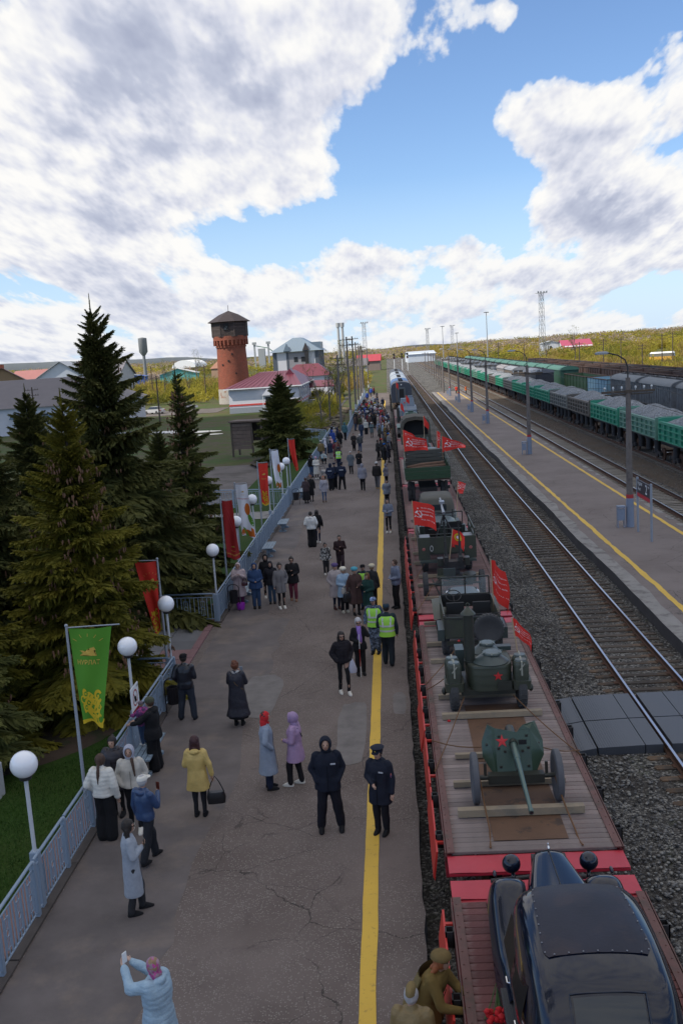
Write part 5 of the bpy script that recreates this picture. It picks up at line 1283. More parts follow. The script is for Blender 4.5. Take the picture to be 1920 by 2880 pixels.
# passenger coaches at the head of the train
def coach(y0, L, body, roof, label, rest=None, end=True, cat='railway coach'):
	t = thing('railway_coach', label, cat, (CX, y0, 0), 0, 'coaches beyond the exhibition wagons')
	sec = [(-1.55, .9), (-1.55, 3.0), (-1.48, 3.45), (-1.2, 3.78), (-.6, 3.95), (0, 4.0), (.6, 3.95), (1.2, 3.78), (1.48, 3.45), (1.55, 3.0), (1.55, .9)]; n = len(sec)
	mb = MB(); mb.add([(x, y, z) for y in (0, L) for x, z in sec], [(i, n+i, n+i+1, i+1) for i in (0, n-2)]+[tuple(range(n)), tuple(range(2*n-1, n-1, -1))]); obj('body', mb, body, t)
	segs = rest or [(0, L, roof)]
	for a, b, m in segs:
		mb = MB(); mb.add([(x*1.004, y, z+.004) for y in (a, b) for x, z in sec[1:-1]], [(i, n-2+i, n-1+i, i+1) for i in range(n-3)])
		k = int((b-a)/.35)
		for j in range(k):
			y = a+(j+.5)*(b-a)/k; mb.add([(x*1.012, y+dy, z+.02) for dy in (-.03, .03) for x, z in sec[2:-2]], [(i, n-4+i, n-3+i, i+1) for i in range(n-5)])
		obj('roof', mb, m, t, 40)
	mb = MB()
	for s in (-1, 1):
		for j in range(int(L/2.4)):
			a, b = sorted((s*1.552, s*1.57)); mb2 = MB(); mb2.box(a, b, 1.5+j*2.4, 2.8+j*2.4, 1.9, 2.8); obj('window', mb2, M_GLASS, t)
	if end:
		mb = MB(); pts = [(-.62, 1.0), (.62, 1.0), (.62, 3.05), (.5, 3.2), (-.5, 3.2), (-.62, 3.05)]; mb.prism(pts, -.30, -.0, 'y'); obj('gangway', mb, mat('gangway_grey', (.10, .11, .12), .7), t)
		mb = MB(); mb.box(-.36, .36, -.31, -.302, 1.1, 2.95); obj('door', mb, M_INT, t)
		mb = MB(); mb.ell((0, -.05, 3.6), .10, .06, .10, 10, 6); obj('end_lamp', mb, mat('lit_lamp_glass', (.8, .8, .8), .2), t)
	for y in (2.6, L-2.6): make_bogie(t, y)
	mb = MB(); mb.box(-.3, .3, 2.8, 2.9, 4.0, 4.12); [mb.box(-.35, .35, y, y+.6, 3.98, 4.14) for y in (4, 9, 14)]; obj('roof_vents', mb, M_STEEL_D, t)
	return t
M_CG = mat('dark_slate_coach', (.055, .062, .080), .5, var=.15); M_CB = mat('railway_blue', (.035, .12, .32), .4, var=.1); M_CS = mat('silver_roof', (.38, .42, .47), .4, .1, var=.2); M_CR = mat('ribbed_beige_roof', (.24, .23, .24), .6, var=.25)
coach(150, 20, M_CG, M_CR, 'dark slate coach end with an open gangway door, beige and blue roof', [(0, 1.0, M_CG), (1.0, 8, M_CR), (8, 20, M_CB)])
coach(171.5, 22, M_CB, M_CS, 'blue and silver locomotive second beyond the flat wagons', None, False, 'locomotive')
coach(195, 22, M_CB, M_CS, 'silver roofed coach third beyond the flat wagons', None, False)
coach(218.5, 24, M_CG, M_CG, 'farthest dark coach beyond the flat wagons', None, False)

# timbers, wedges, tie wires, rubber crossing
def beam(x0, x1, y, w, h, label, dy=0.):
	mb = MB(); mb.bar((x0, y, DZ+h/2+.026), (x1, y+dy, DZ+h/2+.026), w, h); tag(obj('timber_beam', mb, M_BEAM), label, 'timber', 'timbers wedged on the wagon decks')
for a in ((.80, 3.0, 16.15, .15, .13, 'long pale timber across the deck in front of the gun wheels'), (.80, 2.88, 17.32, .10, .10, 'timber across the deck right behind the gun wheels'), (.92, 1.50, 18.60, .10, .09, 'short timber stub on the planks left of the gun trails'),
		  (.78, 2.98, 20.72, .13, .12, 'long timber across the deck in front of the kitchen wheels'), (.76, 2.85, 21.98, .11, .10, 'timber across the deck behind the kitchen wheels'), (.70, 3.0, 24.62, .12, .10, 'timber across the deck behind the open jeep'),
		  (.66, 1.30, 26.10, .12, .10, 'short timber left of the open jeep'), (.66, 1.2, 28.15, .10, .10, 'short timber at the left end of the deck under the jeep'), (.78, 3.0, 31.10, .10, .10, 'timber across the deck in front of the trailer wheels'), (.62, 1.2, 32.9, .10, .10, 'short timber left of the anti-aircraft trailer'),
		  (.70, 2.9, 34.20, .12, .10, 'timber across the deck behind the pickup'), (.60, 1.05, 36.4, .10, .10, 'short timber stub left of the pickup'), (.60, 1.05, 38.2, .10, .10, 'farther short timber stub left of the pickup'), (.60, 1.05, 41.2, .10, .10, 'short timber stub left of the canvas topped jeep'),
		  (1.02, 1.26, 12.6, .28, .16, 'pale block wedged beside the front fender of the vintage car')): beam(*a)
def cable(pts, label, r=.012):
	mb = MB(); out = []
	for a, b in zip(pts, pts[1:]):
		for q in range(8): f = q/8; p = Vector(a).lerp(Vector(b), f); out.append(p-Vector((0, 0, .05*math.sin(PI*f))))
	out.append(Vector(pts[-1])); mb.tube(out, r, 5); tag(obj('tie_wire', mb, M_CHAIN), label, 'wire', 'rusty wires lashing the vehicles to the wagons')
cable([(.50, 19.5, DZ+.04), (1.35, 17.4, DZ+.75)], 'rusty wire from the left deck edge to the top of the gun shield')
cable([(3.42, 18.7, DZ+.04), (2.45, 17.3, DZ+.75)], 'rusty wire from the right deck edge to the top of the gun shield')
cable([(1.25, 16.7, DZ+.45), (1.30, 15.6, DZ+.04), (1.25, 15.0, DZ+.03)], 'rusty wire from the left gun wheel forward along the plate', .016)
cable([(2.60, 16.7, DZ+.45), (2.72, 15.5, DZ+.04), (2.75, 14.98, DZ+.03)], 'rusty wire from the right gun wheel forward along the plate', .016)
cable([(.48, 18.0, DZ+.03), (1.3, 21.0, DZ+.40)], 'dark wire from the left deck edge to the kitchen axle')
cable([(3.40, 18.5, DZ+.03), (2.4, 21.0, DZ+.40)], 'wire from the right deck edge to the kitchen axle')
cable([(.50, 23.0, DZ+.03), (1.5, 24.9, DZ+.45)], 'wire from the left deck edge to the back of the open jeep')
cable([(.50, 22.6, DZ+.03), (1.2, 22.4, DZ+.6)], 'wire from the left deck edge to the kitchen containers')
cable([(.50, 29.8, DZ+.03), (1.1, 31.6, DZ+.40)], 'wire from the left deck edge to the trailer axle')
cable([(.50, 33.6, DZ+.03), (1.2, 35.0, DZ+.8)], 'wire from the left deck edge to the back of the pickup')
cable([(1.2, 13.9, DZ+.03), (1.6, 12.9, DZ+.5)], 'wire in front of the black vintage car')

M_MAT = custom('rubber_crossing_panel', lambda T, co, b: (lambda d: (T.l.new(T.add('ShaderNodeBump', {'Height': T.math('LESS_THAN', d, .38), 'Strength': 1., 'Distance': .02}).outputs[0], b.inputs['Normal']), T.mix(T.math('LESS_THAN', d, .30), (.060, .066, .080), (.016, .017, .020)))[1])(T.add('ShaderNodeTexVoronoi', {'Vector': co, 'Scale': 17., 'Randomness': 0.}).outputs['Distance']), .45, .5)
def crossing():
	t = thing('rubber_crossing', 'black perforated rubber crossing panels beside and between the rails', 'level crossing', (0, 0, 0), 0)
	for j, (ya, yb) in enumerate(((21.9, 23.55), (23.6, 25.3))):
		for xa, xb, z in ((3.75, 4.40, -.33), (4.44, 5.52, -.235), (5.54, 5.94, -.205), (6.15, 6.82, -.20), (6.84, 7.51, -.20), (7.74, 8.36, -.21)):
			mb = MB(); xs = (xa, xb); h = z; h2 = z+(.09 if xa < 4 else (.03 if xa < 5 else 0))
			mb.add([(xa, ya, -.45), (xb, ya, -.45), (xb, yb, -.45), (xa, yb, -.45), (xa, ya, h), (xb, ya, h2), (xb, yb, h2), (xa, yb, h)], [(3, 2, 1, 0), (4, 5, 6, 7), (0, 1, 5, 4), (1, 2, 6, 5), (2, 3, 7, 6), (3, 0, 4, 7)])
			obj('rubber_panel', mb, M_MAT, t)
crossing()

# red banners on the vehicles
C_WPR = cloth('white_print', (.75, .72, .72)); C_VRED = cloth('victory_red_cloth', (.70, .030, .020)); M_STICK = mat('pale_flag_stick', (.42, .30, .19), .6)
def sickle(cx, cy, s):
	o = [ring2d(cx, cy, s*.80, s*1.0, -70, 175, 22)]
	out = []; v = []; f = []
	n = 22
	for i in range(n+1):
		t = i/n; a = R(-75+250*t); w = .24*math.sin(PI*min(1, t*.62+.36))*s
		v += [(cx+(s-w)*math.cos(a), cy+(s-w)*math.sin(a)), (cx+s*math.cos(a), cy+s*math.sin(a))]
	return [((v, [(2*i, 2*i+1, 2*i+3, 2*i+2) for i in range(n)]), 1), (stroke([(cx-s*.72, cy+s*.62), (cx-s*1.05, cy+s*1.0)], s*.22), 1),
			(stroke([(cx-s*.42, cy-s*.38), (cx+s*.80, cy+s*.92)], s*.20), 1), (stroke([(cx-s*.82, cy-s*.12), (cx-s*.12, cy-s*.72)], s*.36), 1), (star2d(cx-s*.05, cy-s*1.45, s*.30), 1)]
def flag(x, y, z0, z1, w, h, yaw, droop, label, wave=.09, lean=(0, 0), full=True, phase=0., taper=0., emblem=None, drop_end=0.):
	t = thing('red_flag', label, 'flag', (x, y, 0), 0, 'red flags on the exhibition train')
	mb = MB(); top = Vector((lean[0], lean[1], z1)); mb.tube([(0, 0, z0), tuple(top)], .018, 8); obj('stick', mb, M_STICK, t, 60)
	ax = (Vector((0, 0, z0))-top).normalized()
	c, s = math.cos(yaw), math.sin(yaw)
	def S(u, v):
		p = top+ax*(h*(v*(1-taper*u)+.5*taper*u)+.02)
		k = w*u; f = wave*math.sin(u*6.5+phase+v*2.2)*(.25+u*.9)+wave*.5*math.sin(u*11+v*5+phase)*u
		return p+Vector((c*k-s*f, s*k+c*f, -droop*u*u-drop_end*u*v+.04*math.sin(u*7+phase)*u))
	mb = MB(); mb.grid(S, 26, 16); cl = obj('cloth', mb, [C_VRED, C_WPR, C_YEL], t, 180)
	W, H = w, h; sh = []
	if emblem == 'ring': sh = [(ring2d(W*.5, H*.45, H*.16, H*.27), 2), (arc(W*.5, H*.45, H*.11, 0, 350), 1)]
	elif full:
		q = min(H*.115, W*.072); sh = sickle(W*.24, H*.50, min(H*.20, W*.17))+[(txt('150 СТР. ОРДЕНА', q, W*.66, H*.22), 1), (txt('КУТУЗОВА II СТ.', q, W*.66, H*.36), 1), (txt('ИДРИЦК. ДИВ.', q, W*.66, H*.50), 1), (txt('79 С.К. 3 У.А. 1 Б.Ф.', q, W*.66, H*.72), 1)]
	pm = MB(); printed(S, sh, W, H, pm, both=True, off=.008)
	if pm.v: obj('print', pm, [C_VRED, C_WPR, C_YEL], cl, 180, kind='stuff')
flag(2.56, 26.25, 2.0, 3.45, .50, .95, R(-50), .30, 'large red flag hanging beside the spare wheel of the open jeep', .10, (-.04, 0), phase=.5, drop_end=.25)
flag(2.66, 21.9, 2.0, 3.02, .42, .42, R(-35), .36, 'small red flag on a stick over the right food container', .05, (-.12, .05), phase=1.)
flag(.68, 35.2, 2.1, 3.78, .80, .88, R(2), .28, 'large red flag at the left rear corner of the pickup', .06, (-.06, 0), phase=2.1)
flag(2.46, 39.0, 2.4, 3.86, .70, .42, R(62), .20, 'red flag curling on a stick at the right of the pickup windscreen', .14, (.10, 0), phase=.2)
flag(1.72, 33.4, 1.5, 3.0, .42, .50, R(8), .30, 'small red flag with a yellow ring over the twin barrels', .05, (.22, 0), emblem='ring', phase=3.)
flag(.72, 55.3, 2.9, 4.42, 1.35, .95, R(5), .22, 'widest red flag, at the left front corner of the green truck', .10, (-.08, 0), phase=1.4, taper=.35)
flag(2.86, 55.3, 2.9, 4.22, 1.30, .92, R(-4), .20, 'red flag streaming right from the green truck to a pointed end', .10, (-.02, 0), phase=2.6, taper=.85)
flag(2.62, 57.4, 2.4, 4.35, .55, .95, R(70), .25, 'narrow red flag between the two wide ones on the green truck', .12, (.06, 0), phase=.3)
flag(.74, 57.6, 2.4, 4.50, .72, .70, R(-12), .45, 'red flag behind the widest one at the left of the green truck', .09, (-.05, 0), phase=2.)
flag(2.25, 66.6, 1.9, 4.6, .35, .6, R(-40), .5, 'small dark red flag above the four barrelled gun', .08, (0, 0), False, phase=1.)
flag(1.2, 106.5, 1.1, 3.3, .35, .7, R(20), .4, 'small red flag left of the turret, before the grey vehicle', .08, (0, 0), False, phase=2.)
flag(1.85, 108.8, 1.1, 4.0, .35, .7, R(-20), .4, 'small red flag in front of the grey armoured vehicle', .08, (0, 0), False, phase=.7)
flag(1.15, 148.0, 1.1, 4.1, .35, .8, R(10), .4, 'small red flag at the open door of the dark coach', .08, (0, 0), False, phase=.1)

# island platform furniture
M_POSTC = mat('concrete_pole', (.155, .135, .125), .9, var=.22, vs=2, bump=.3, col2=(.10, .085, .08), c2s=1.5)
M_BLUEB = mat('blue_box_paint', (.20, .245, .33), .5, var=.12, vs=4)
M_WOODP = mat('tarred_wood_pole', (.085, .066, .052), .9, var=.25, vs=3, bump=.4)
M_INS = mat('white_insulator', (.6, .62, .62), .3)
def yard_pole():
	t = thing('platform_pole', 'nearest concrete pole with crossarm and lamp on the island platform', 'pole', (11.33, 47.2, 0), 0, 'poles along the island platform')
	mb = MB(); mb.tube([(0, 0, -.1), (0, 0, 3.0), (0, 0, 7.2)], [.175, .15, .115], 12); obj('pole', mb, M_POSTC, t, 60)
	mb = MB(); mb.tube([(0, 0, .0), (0, 0, 1.42)], [.195, .18], 14); obj('painted_foot', mb, M_BLUEB, t, 60)
	mb = MB(); mb.tube([(0, 0, 1.42), (0, 0, 1.60)], [.181, .178], 14); obj('red_band', mb, mat('red_band_paint', (.38, .03, .035)), t, 60)
	mb = MB(); mb.bar((-1.25, 0, 6.55), (1.25, 0, 6.55), .12, .10); mb.bar((-1.1, 0, 6.42), (1.15, 0, 6.42), .06); mb.bar((0, -.12, 6.55), (0, .12, 6.55), .3, .16); obj('crossarm', mb, M_WOODP, t)
	mb = MB()
	for x in (-1.1, -.7, -.3, .35, .75, 1.1): mb.lathe([(.012, 6.6), (.012, 6.68), (.045, 6.69), (.05, 6.76), (.03, 6.80), (.001, 6.81)], (x, 0, 0), 8)
	obj('insulators', mb, M_INS, t, kind='stuff')
	mb = MB(); pts = [(0, 0, 7.1), (0, 0, 7.7), (-.12, .0, 8.05), (-.45, 0, 8.28), (-.95, 0, 8.42)]; mb.tube(pts, .035, 7); a = obj('lamp_arm', mb, M_STEEL_D, t, 60)
	mb = MB(); mb.loft([(-1.2, 0, 8.36, .30, .10), (-1.2, 0, 8.44, .34, .12), (-1.2, 0, 8.50, .2, .07)], 14, pw=3.); obj('lamp_head', mb, mat('lamp_shade_grey', (.30, .32, .35)), a, 60)
	mb = MB(); mb.box(-.62, -.24, -.16, .16, .98, 1.06); mb.box(-.60, -.26, -.14, .14, .36, .90)
	for x in (-.60, -.28): mb.bar((x, -.13, 0), (x, -.13, 1.0), .03); mb.bar((x, .13, 0), (x, .13, 1.0), .03); mb.bar((x, -.18, .015), (x, .18, .015), .03)
	obj('switch_box', mb, M_BLUEB, t)
	for k in (2.6, 4.6, 5.9): mb = MB(); mb.tube([(0, 0, k), (0, 0, k+.05)], [.162-.012*k, .16-.012*k], 12); obj('pole_strap', mb, M_STEEL_D, t)
	return t
pole0 = yard_pole()
ORD = 'second third fourth fifth sixth seventh eighth ninth tenth eleventh twelfth thirteenth fourteenth fifteenth sixteenth seventeenth eighteenth nineteenth twentieth'.split()+['twenty '+q for q in 'first second third fourth fifth sixth seventh eighth ninth'.split()]+['thirtieth']
for i, y in enumerate((80, 112.7, 132.8, 156.1, 177.8)):
	copy_tree(pole0, (11.2-.05*i, y, 0), rr(-.05, .05), ORD[i]+' nearest concrete pole with a blue box on the island platform')
for i, y in enumerate((190, 205, 222, 241, 262, 285, 312, 345, 385)):
	mb = MB(); x = 10.6 if i < 1 else 10.8+.5*i; mb.tube([(0, 0, -.3), (0, 0, 7)], [.15, .11], 8); mb.bar((-1.2, 0, 6.4), (1.2, 0, 6.4), .12)
	tag(obj('yard_pole', mb, M_POSTC, None, 60, (x, y, -.3)), 'thin far pole in the row past the island platform, the '+ORD[i+5]+' of that line', 'pole', 'poles past the end of the island platform')
def station_sign():
	t = thing('platform_sign', 'dark platform number sign with a red stripe on two grey posts', 'sign', (11.38, 43.5, 0), 0)
	for y in (0, 2.4): mb = MB(); mb.tube([(0, y, 0), (0, y, 2.62)], .055, 10); obj('post', mb, mat('grey_sign_post', (.26, .29, .34)), t, 60)
	mb = MB(); mb.box(-.03, .03, .06, 2.34, 1.74, 2.52); p = obj('panel', mb, mat('sign_charcoal', (.028, .026, .038), .5), t)
	pr = MB(); S = lambda u, v: Vector((-.031, 2.34-u*2.28, 2.52-v*.78))
	printed(S, [([(0, .60), (2.28, .60), (2.28, .78), (0, .78)], 0), (txt('Нурлат', .24, .52, .14), 1), (txt('Жилт', .20, .42, .40), 1), (txt('2', .62, 1.62, .30), 1), (txt('путь', .13, 2.02, .12), 1)], 2.28, .78, pr, off=.004)
	obj('print', pr, [mat('sign_red', (.42, .018, .030)), M_WHITE], p, kind='stuff')
station_sign()
def wire(a, b, sag, label, n=14):
	mb = MB(); mb.tube([Vector(a).lerp(Vector(b), i/n)-Vector((0, 0, sag*4*(i/n)*(1-i/n))) for i in range(n+1)], .012, 4); tag(obj('overhead_wire', mb, M_STEEL_D), label, 'wire', 'wires strung between the island platform poles')
for j, dx in enumerate((-1.1, 1.1)):
	for a, b in ((14, 47.2), (47.2, 80), (80, 112.7)): wire((11.3+dx, a, 6.75), (11.25+dx, b, 6.75), .35, ('left' if j == 0 else 'right')+' thin wire over the island platform, '+{14: 'in front of the nearest pole', 47.2: 'from the nearest pole to the second', 80: 'from the second pole to the third'}[a])
for x, y, c, lb in ((12.6, 184, (.5, .05, .03), 'worker in a red vest at the far end of the island platform'), (14.2, 182, (.62, .14, .03), 'worker in an orange vest at the far end of the island platform')):
	WORKERS = globals().get('WORKERS', []); WORKERS.append((x, y, c, lb))

# dump wagons loaded with gravel
def wagon_mats(n, c): return mat('dump_wagon_'+n, c, .5, var=.16, vs=1.2, col2=tuple(v*.6 for v in c), c2s=1.6, c2t=(.58, .75))
DW = {'teal': wagon_mats('teal', (.030, .245, .155)), 'pale_teal': wagon_mats('pale_teal', (.12, .25, .19)), 'grey': wagon_mats('grey', (.16, .165, .155)), 'brown_grey': wagon_mats('brown_grey', (.12, .105, .09))}
def f_load(T, co, b):
	v = T.add('ShaderNodeTexVoronoi', {'Vector': co, 'Scale': 9.}); s_ = T.add('ShaderNodeSeparateColor', {0: v.outputs['Color']})
	bp = T.add('ShaderNodeBump', {'Height': v.outputs['Distance'], 'Strength': .8, 'Distance': .08}); T.l.new(bp.outputs[0], b.inputs['Normal'])
	n = T.add('ShaderNodeTexNoise', {'Vector': co, 'Scale': .8, 'Detail': 5.})
	return T.mix(T.ramp(n.outputs[0], [(.35, (0, 0, 0)), (.7, (.6,)*3)]), T.ramp(s_.outputs[0], [(0., (.10, .11, .12)), (1., (.32, .335, .36))]), (.19, .205, .225))
M_LOAD = custom('grey_crushed_stone', f_load, .95, .2)
def dump_wagon():
	t = thing('dump_wagon', 'x', 'dump wagon', (20.7, 0, 0), 0, 'dump wagons loaded with grey stone'); L = 11.1
	zb, zt = 1.58, 2.92
	for s in (-1, 1):
		xo = s*1.50
		mb = MB(); a, b = sorted((xo, xo-s*.08)); mb.box(a, b, .1, L-.1, zb, zt)
		a, b = sorted((xo, xo+s*.13)); mb.box(a, b, .1, L-.1, zt-.17, zt+.01); obj('side_wall', mb, DW['teal'], t)
		for z in (zb, zb+.42, zb+.80):
			mb = MB(); a, b = sorted((xo, xo+s*.16)); mb.box(a, b, .1, L-.1, z, z+.075); obj('ledge', mb, DW['teal'], t)
		for i in range(9):
			y = .15+i*(L-.4)/8; mb = MB(); a, b = sorted((xo, xo+s*.14)); mb.box(a, b, y, y+.10, zb+.07, zt-.18); obj('rib', mb, DW['teal'], t)
		for i in range(4):
			y = 2.0+i*2.3; mb = MB(); mb.cyl((s*.95, y, .35), (s*.95, y, 1.35), .24, n=12); obj('air_cylinder', mb, M_STEEL_D, t, 40) if s < 0 or i % 2 else None
	for e in (.0, L-.22):
		mb = MB(); mb.prism([(-1.62, zb-.1), (1.62, zb-.1), (1.62, zt+.16), (1.35, zt+.22), (-1.35, zt+.22), (-1.62, zt+.16)], e, e+.20, 'y'); obj('end_wall', mb, DW['teal'], t)
	mb = MB(); mb.box(-1.4, 1.4, .1, L-.1, 1.38, 1.56); mb.box(-.45, .45, -.3, L+.3, .85, 1.36); mb.box(-.14, .14, -.38, L+.38, .86, 1.1); obj('underframe', mb, M_STEEL_D, t)
	for y in (1.9, L-1.9): make_bogie(t, y, -.17)
	# heaped load
	def H(u, v):
		y = .25+(L-.5)*v; x = (u*2-1)*1.42; q = abs(u*2-1); e = min(v, 1-v)*(L-.5)
		h = .92*min(1, e/1.9)**.8*(1-q**2.0)**.8; h *= .86+.14*math.sin(v*PI*4+.7)+.10*noise.noise((x, y*.6, 2));
		return (x, y, zt-.20+h*1.0+.04*noise.noise((x*4, y*4, 0)))
	mb = MB(); mb.grid(H, 22, 60); obj('stone_load', mb, M_LOAD, t, 180, kind='stuff')
	return t
dw0 = dump_wagon()
pat = ['teal', 'teal', 'pale_teal', 'teal', 'brown_grey', 'grey', 'teal', 'teal', 'teal', 'grey', 'teal', 'brown_grey', 'teal', 'teal', 'pale_teal', 'teal', 'teal', 'pale_teal', 'teal', 'teal', 'pale_teal', 'teal', 'pale_teal', 'teal', 'teal', 'pale_teal', 'teal', 'teal', 'pale_teal', 'pale_teal']
for k in range(30):
	y = 71.2-11.75*2+.3+11.75*k; n = pat[k];     lab = {0: 'teal dump wagon that is cut by the right edge of the picture', 1: 'nearest wholly visible teal dump wagon heaped with stone'}.get(k, n.replace('_', ' ')+' dump wagon heaped with stone, '+ORD[k-1]+' from the right edge')
	if k == 0: dw0.location = (20.7, y, 0); dw0['label'] = lab
	else:
		c = copy_tree(dw0, (20.7, y, 0), 0, lab, swap=None if n == 'teal' else {DW['teal'].name: DW[n]})

# covered hoppers and other wagons on the next sidings
def hopper(cx, col, roofc, name='grain_hopper', L=13.6, h=4.05, rib=True, dark=False):
	t = thing(name, 'x', 'hopper wagon', (cx, 0, 0), 0, 'grey covered hopper wagons')
	side = mat(name+'_side', col, .6, var=.22, vs=1.1, col2=tuple(v*.65 for v in col), c2s=1.3); roof = mat(name+'_roof', roofc, .55, var=.15, vs=.7)
	mb = MB()
	sec = [(-1.52, 1.10), (-1.52, h-.62), (1.52, h-.62), (1.52, 1.10)]
	mb.box(-1.50, 1.50, .25, L-.25, 1.10, h-.58); obj('body', mb, side, t)
	if rib:
		for s in (-1, 1):
			for i in range(19):
				if s > 0 and i % 3: continue
				mb = MB(); a, b = sorted((s*1.50, s*1.60)); y = .3+i*(L-.7)/18; mb.box(a, b, y, y+.11, 1.12, h-.72); obj('rib', mb, side, t)
	arc_ = [(1.62*math.cos(R(a)), h-.66+.66*math.sin(R(a))) for a in range(0, 181, 15)]; n = len(arc_)
	mb = MB(); mb.add([(x, y, z) for y in (.1, L-.1) for x, z in arc_], [(i, i+1, n+i+1, n+i) for i in range(n-1)]+[tuple(range(n-1, -1, -1)), tuple(range(n, 2*n))]); obj('roof', mb, roof, t, 40)
	for e in (.12, L-.30):
		mb = MB(); mb.add([(x*1.03, y, h-.66+(z-h+.66)*1.05+.01) for y in (e, e+.18) for x, z in arc_], [(i, i+1, n+i+1, n+i) for i in range(n-1)]); obj('roof_band', mb, M_STEEL_D if not dark else roof, t, 40)
	mb = MB(); mb.box(-.34, .34, .6, L-.6, h+.03, h+.08)
	for y in (3, 6.8, 10.6): mb.cyl((0, y, h), (0, y, h+.16), .32, n=10)
	obj('roof_walk', mb, M_STEEL_D, t)
	mb = MB()
	for s in (-1, 1): mb.add([(s*1.4, L/2-6.4*q, 1.1) for q in (-1, 1)]+[(s*.5, L/2-6*q, 1.1) for q in (1, -1)], [(0, 1, 2, 3)])
	mb.box(-.4, .4, -.35, L+.35, .75, 1.08); mb.box(-1.2, 1.2, 3.5, 6, .2, 1.1); mb.box(-1.2, 1.2, 7.6, 10.1, .2, 1.1); obj('underframe', mb, M_STEEL_D, t)
	for y in (1.6, L-1.6): make_bogie(t, y, -.17)
	return t
hp = hopper(30.7, (.165, .175, .185), (.12, .13, .14))
for k in range(7):
	y = 131.5-14.72*(k+1)+.6; lab = {0: 'grey ribbed grain hopper at the far end of its row, beside the light blue gondola', 1: 'grey ribbed grain hopper second from the light blue gondola', 2: 'grey ribbed grain hopper third from the light blue gondola', 3: 'grey ribbed grain hopper fourth from the light blue gondola'}.get(k, 'grey ribbed grain hopper at the right edge, partly behind the nearest pole')
	if k == 0: hp.location = (30.7, y, 0); hp['label'] = lab
	elif k < 5: copy_tree(hp, (30.7, y, 0), 0, lab)
def gondola(cx, y, L, col, lab, h=3.1, top=(.09, .05, .035), grp='open gondolas on the back sidings'):
	t = thing('gondola', lab, 'gondola wagon', (cx, y, 0), 0, grp); nm = '_'.join(str(int(c*1000)) for c in col)
	m = mat('gondola_paint_'+nm, col, .65, var=.2, vs=1.2)
	mb = MB()
	for s in (-1, 1): a, b = sorted((s*1.5, s*1.44)); mb.box(a, b, 0, L, 1.1, h)
	for e in (0, L-.06): mb.box(-1.5, 1.5, e, e+.06, 1.1, h)
	mb.box(-1.44, 1.44, .06, L-.06, 1.1, 1.2); obj('body', mb, m, t)
	mb = MB()
	for s in (-1, 1): a, b = sorted((s*1.62, s*1.42)); mb.box(a, b, -.05, L+.05, h, h+.10)
	for e in (-.06, L-.06): mb.box(-1.42, 1.42, e, e+.12, h, h+.10)
	obj('top_rim', mb, mat('rusty_rim', top, .8, var=.3), t)
	for i in range(8):
		mb = MB(); yy = i*(L-.12)/7; mb.box(-1.6, -1.5, yy, yy+.12, 1.1, h); obj('rib', mb, m, t)
	mb = MB(); mb.box(-.4, .4, -.4, L+.4, .75, 1.08); obj('underframe', mb, M_STEEL_D, t)
	for yy in (2.2, L-2.2): make_bogie(t, yy, -.17)
	return t
gondola(30.7, 133.0, 12.6, (.20, .34, .43), 'light blue open gondola between the grey hoppers and the green one')
gondola(30.7, 146.6, 18, (.04, .09, .045), 'dark green open gondola beyond the light blue one')
for k in range(13): gondola(35.8, 46+14.4*k, 13.2, (.075, .045, .038), 'rust brown gondola rim behind the grey hoppers, '+(['first']+ORD)[k]+' from the right' , 3.75, (.10, .05, .04), 'rust brown gondolas behind the hoppers')
for k in range(13): gondola(40.6, 90+14.4*k, 13.2, (.05, .05, .055), 'dark gondola rim on the farthest siding, '+(['first']+ORD)[k]+' from the right', 3.7, (.055, .05, .05), 'dark gondolas on the farthest siding')
gh = hopper(30.7, (.025, .085, .06), (.05, .15, .11), 'green_hopper', h=4.25, rib=False, dark=True)
for k in range(14):
	y = 168+14.7*k; lab = 'nearest green covered hopper showing its round end' if k == 0 else 'green covered hopper, '+ORD[k-1]+' of its row behind the dark tank wagons'
	if k == 0: gh.location = (30.7, y, 0); gh['label'] = lab
	else: copy_tree(gh, (30.7, y, 0), 0, lab)
	
dh = hopper(25.7, (.028, .03, .042), (.12, .13, .16), 'dark_hopper', h=4.2, rib=False, dark=True); dh.location = (25.7, 163, 0); dh['label'] = 'dark navy round ended hopper wagon standing alone behind the stone wagons'; dh['group'] = 'wagons on the middle siding'
for k, (c, r, lab) in enumerate((((.17, .13, .10), (.24, .25, .27), 'grey roofed wagon with tan sides behind the dark round ended hopper'), ((.27, .24, .23), (.25, .23, .23), 'pinkish grey wagon second behind the dark round ended hopper'))):
	w = hopper(25.7, c, r, ('tan', 'pink')[k]+'_wagon', h=4.0, rib=False, dark=True); w.location = (25.7, 192+15*k, 0); w['label'] = lab; w['group'] = 'wagons on the middle siding'
def tanker():
	t = thing('tank_wagon', 'dark tank wagon on the middle siding, nearest of the tank wagons', 'tank wagon', (25.7, 224, 0), 0, 'dark tank wagons on the middle siding')
	mb = MB(); mb.lathe([(.3, 0), (1.2, .12), (1.5, .5), (1.5, 10.1), (1.2, 10.5), (.3, 10.6)], (0, .3, 2.45), 20, 'y'); obj('tank', mb, mat('black_tank_paint', (.03, .032, .036), .4, var=.2), t, 50)
	mb = MB(); mb.cyl((0, 5.5, 3.9), (0, 5.5, 4.25), .4, n=14); mb.box(-.5, .5, 4.4, 6.6, 3.98, 4.02); obj('dome', mb, M_STEEL_D, t, 40)
	mb = MB(); mb.box(-1.3, 1.3, 0, 11.2, .8, 1.0); obj('underframe', mb, M_STEEL_D, t)
	for y in (1.8, 9.4): make_bogie(t, y, -.17)
	return t
tk = tanker()
for k in range(1, 16): copy_tree(tk, (25.7, 224+12*k, 0), 0, ('dark tank wagon, '+ORD[k-1]+' of the row on the middle siding'))

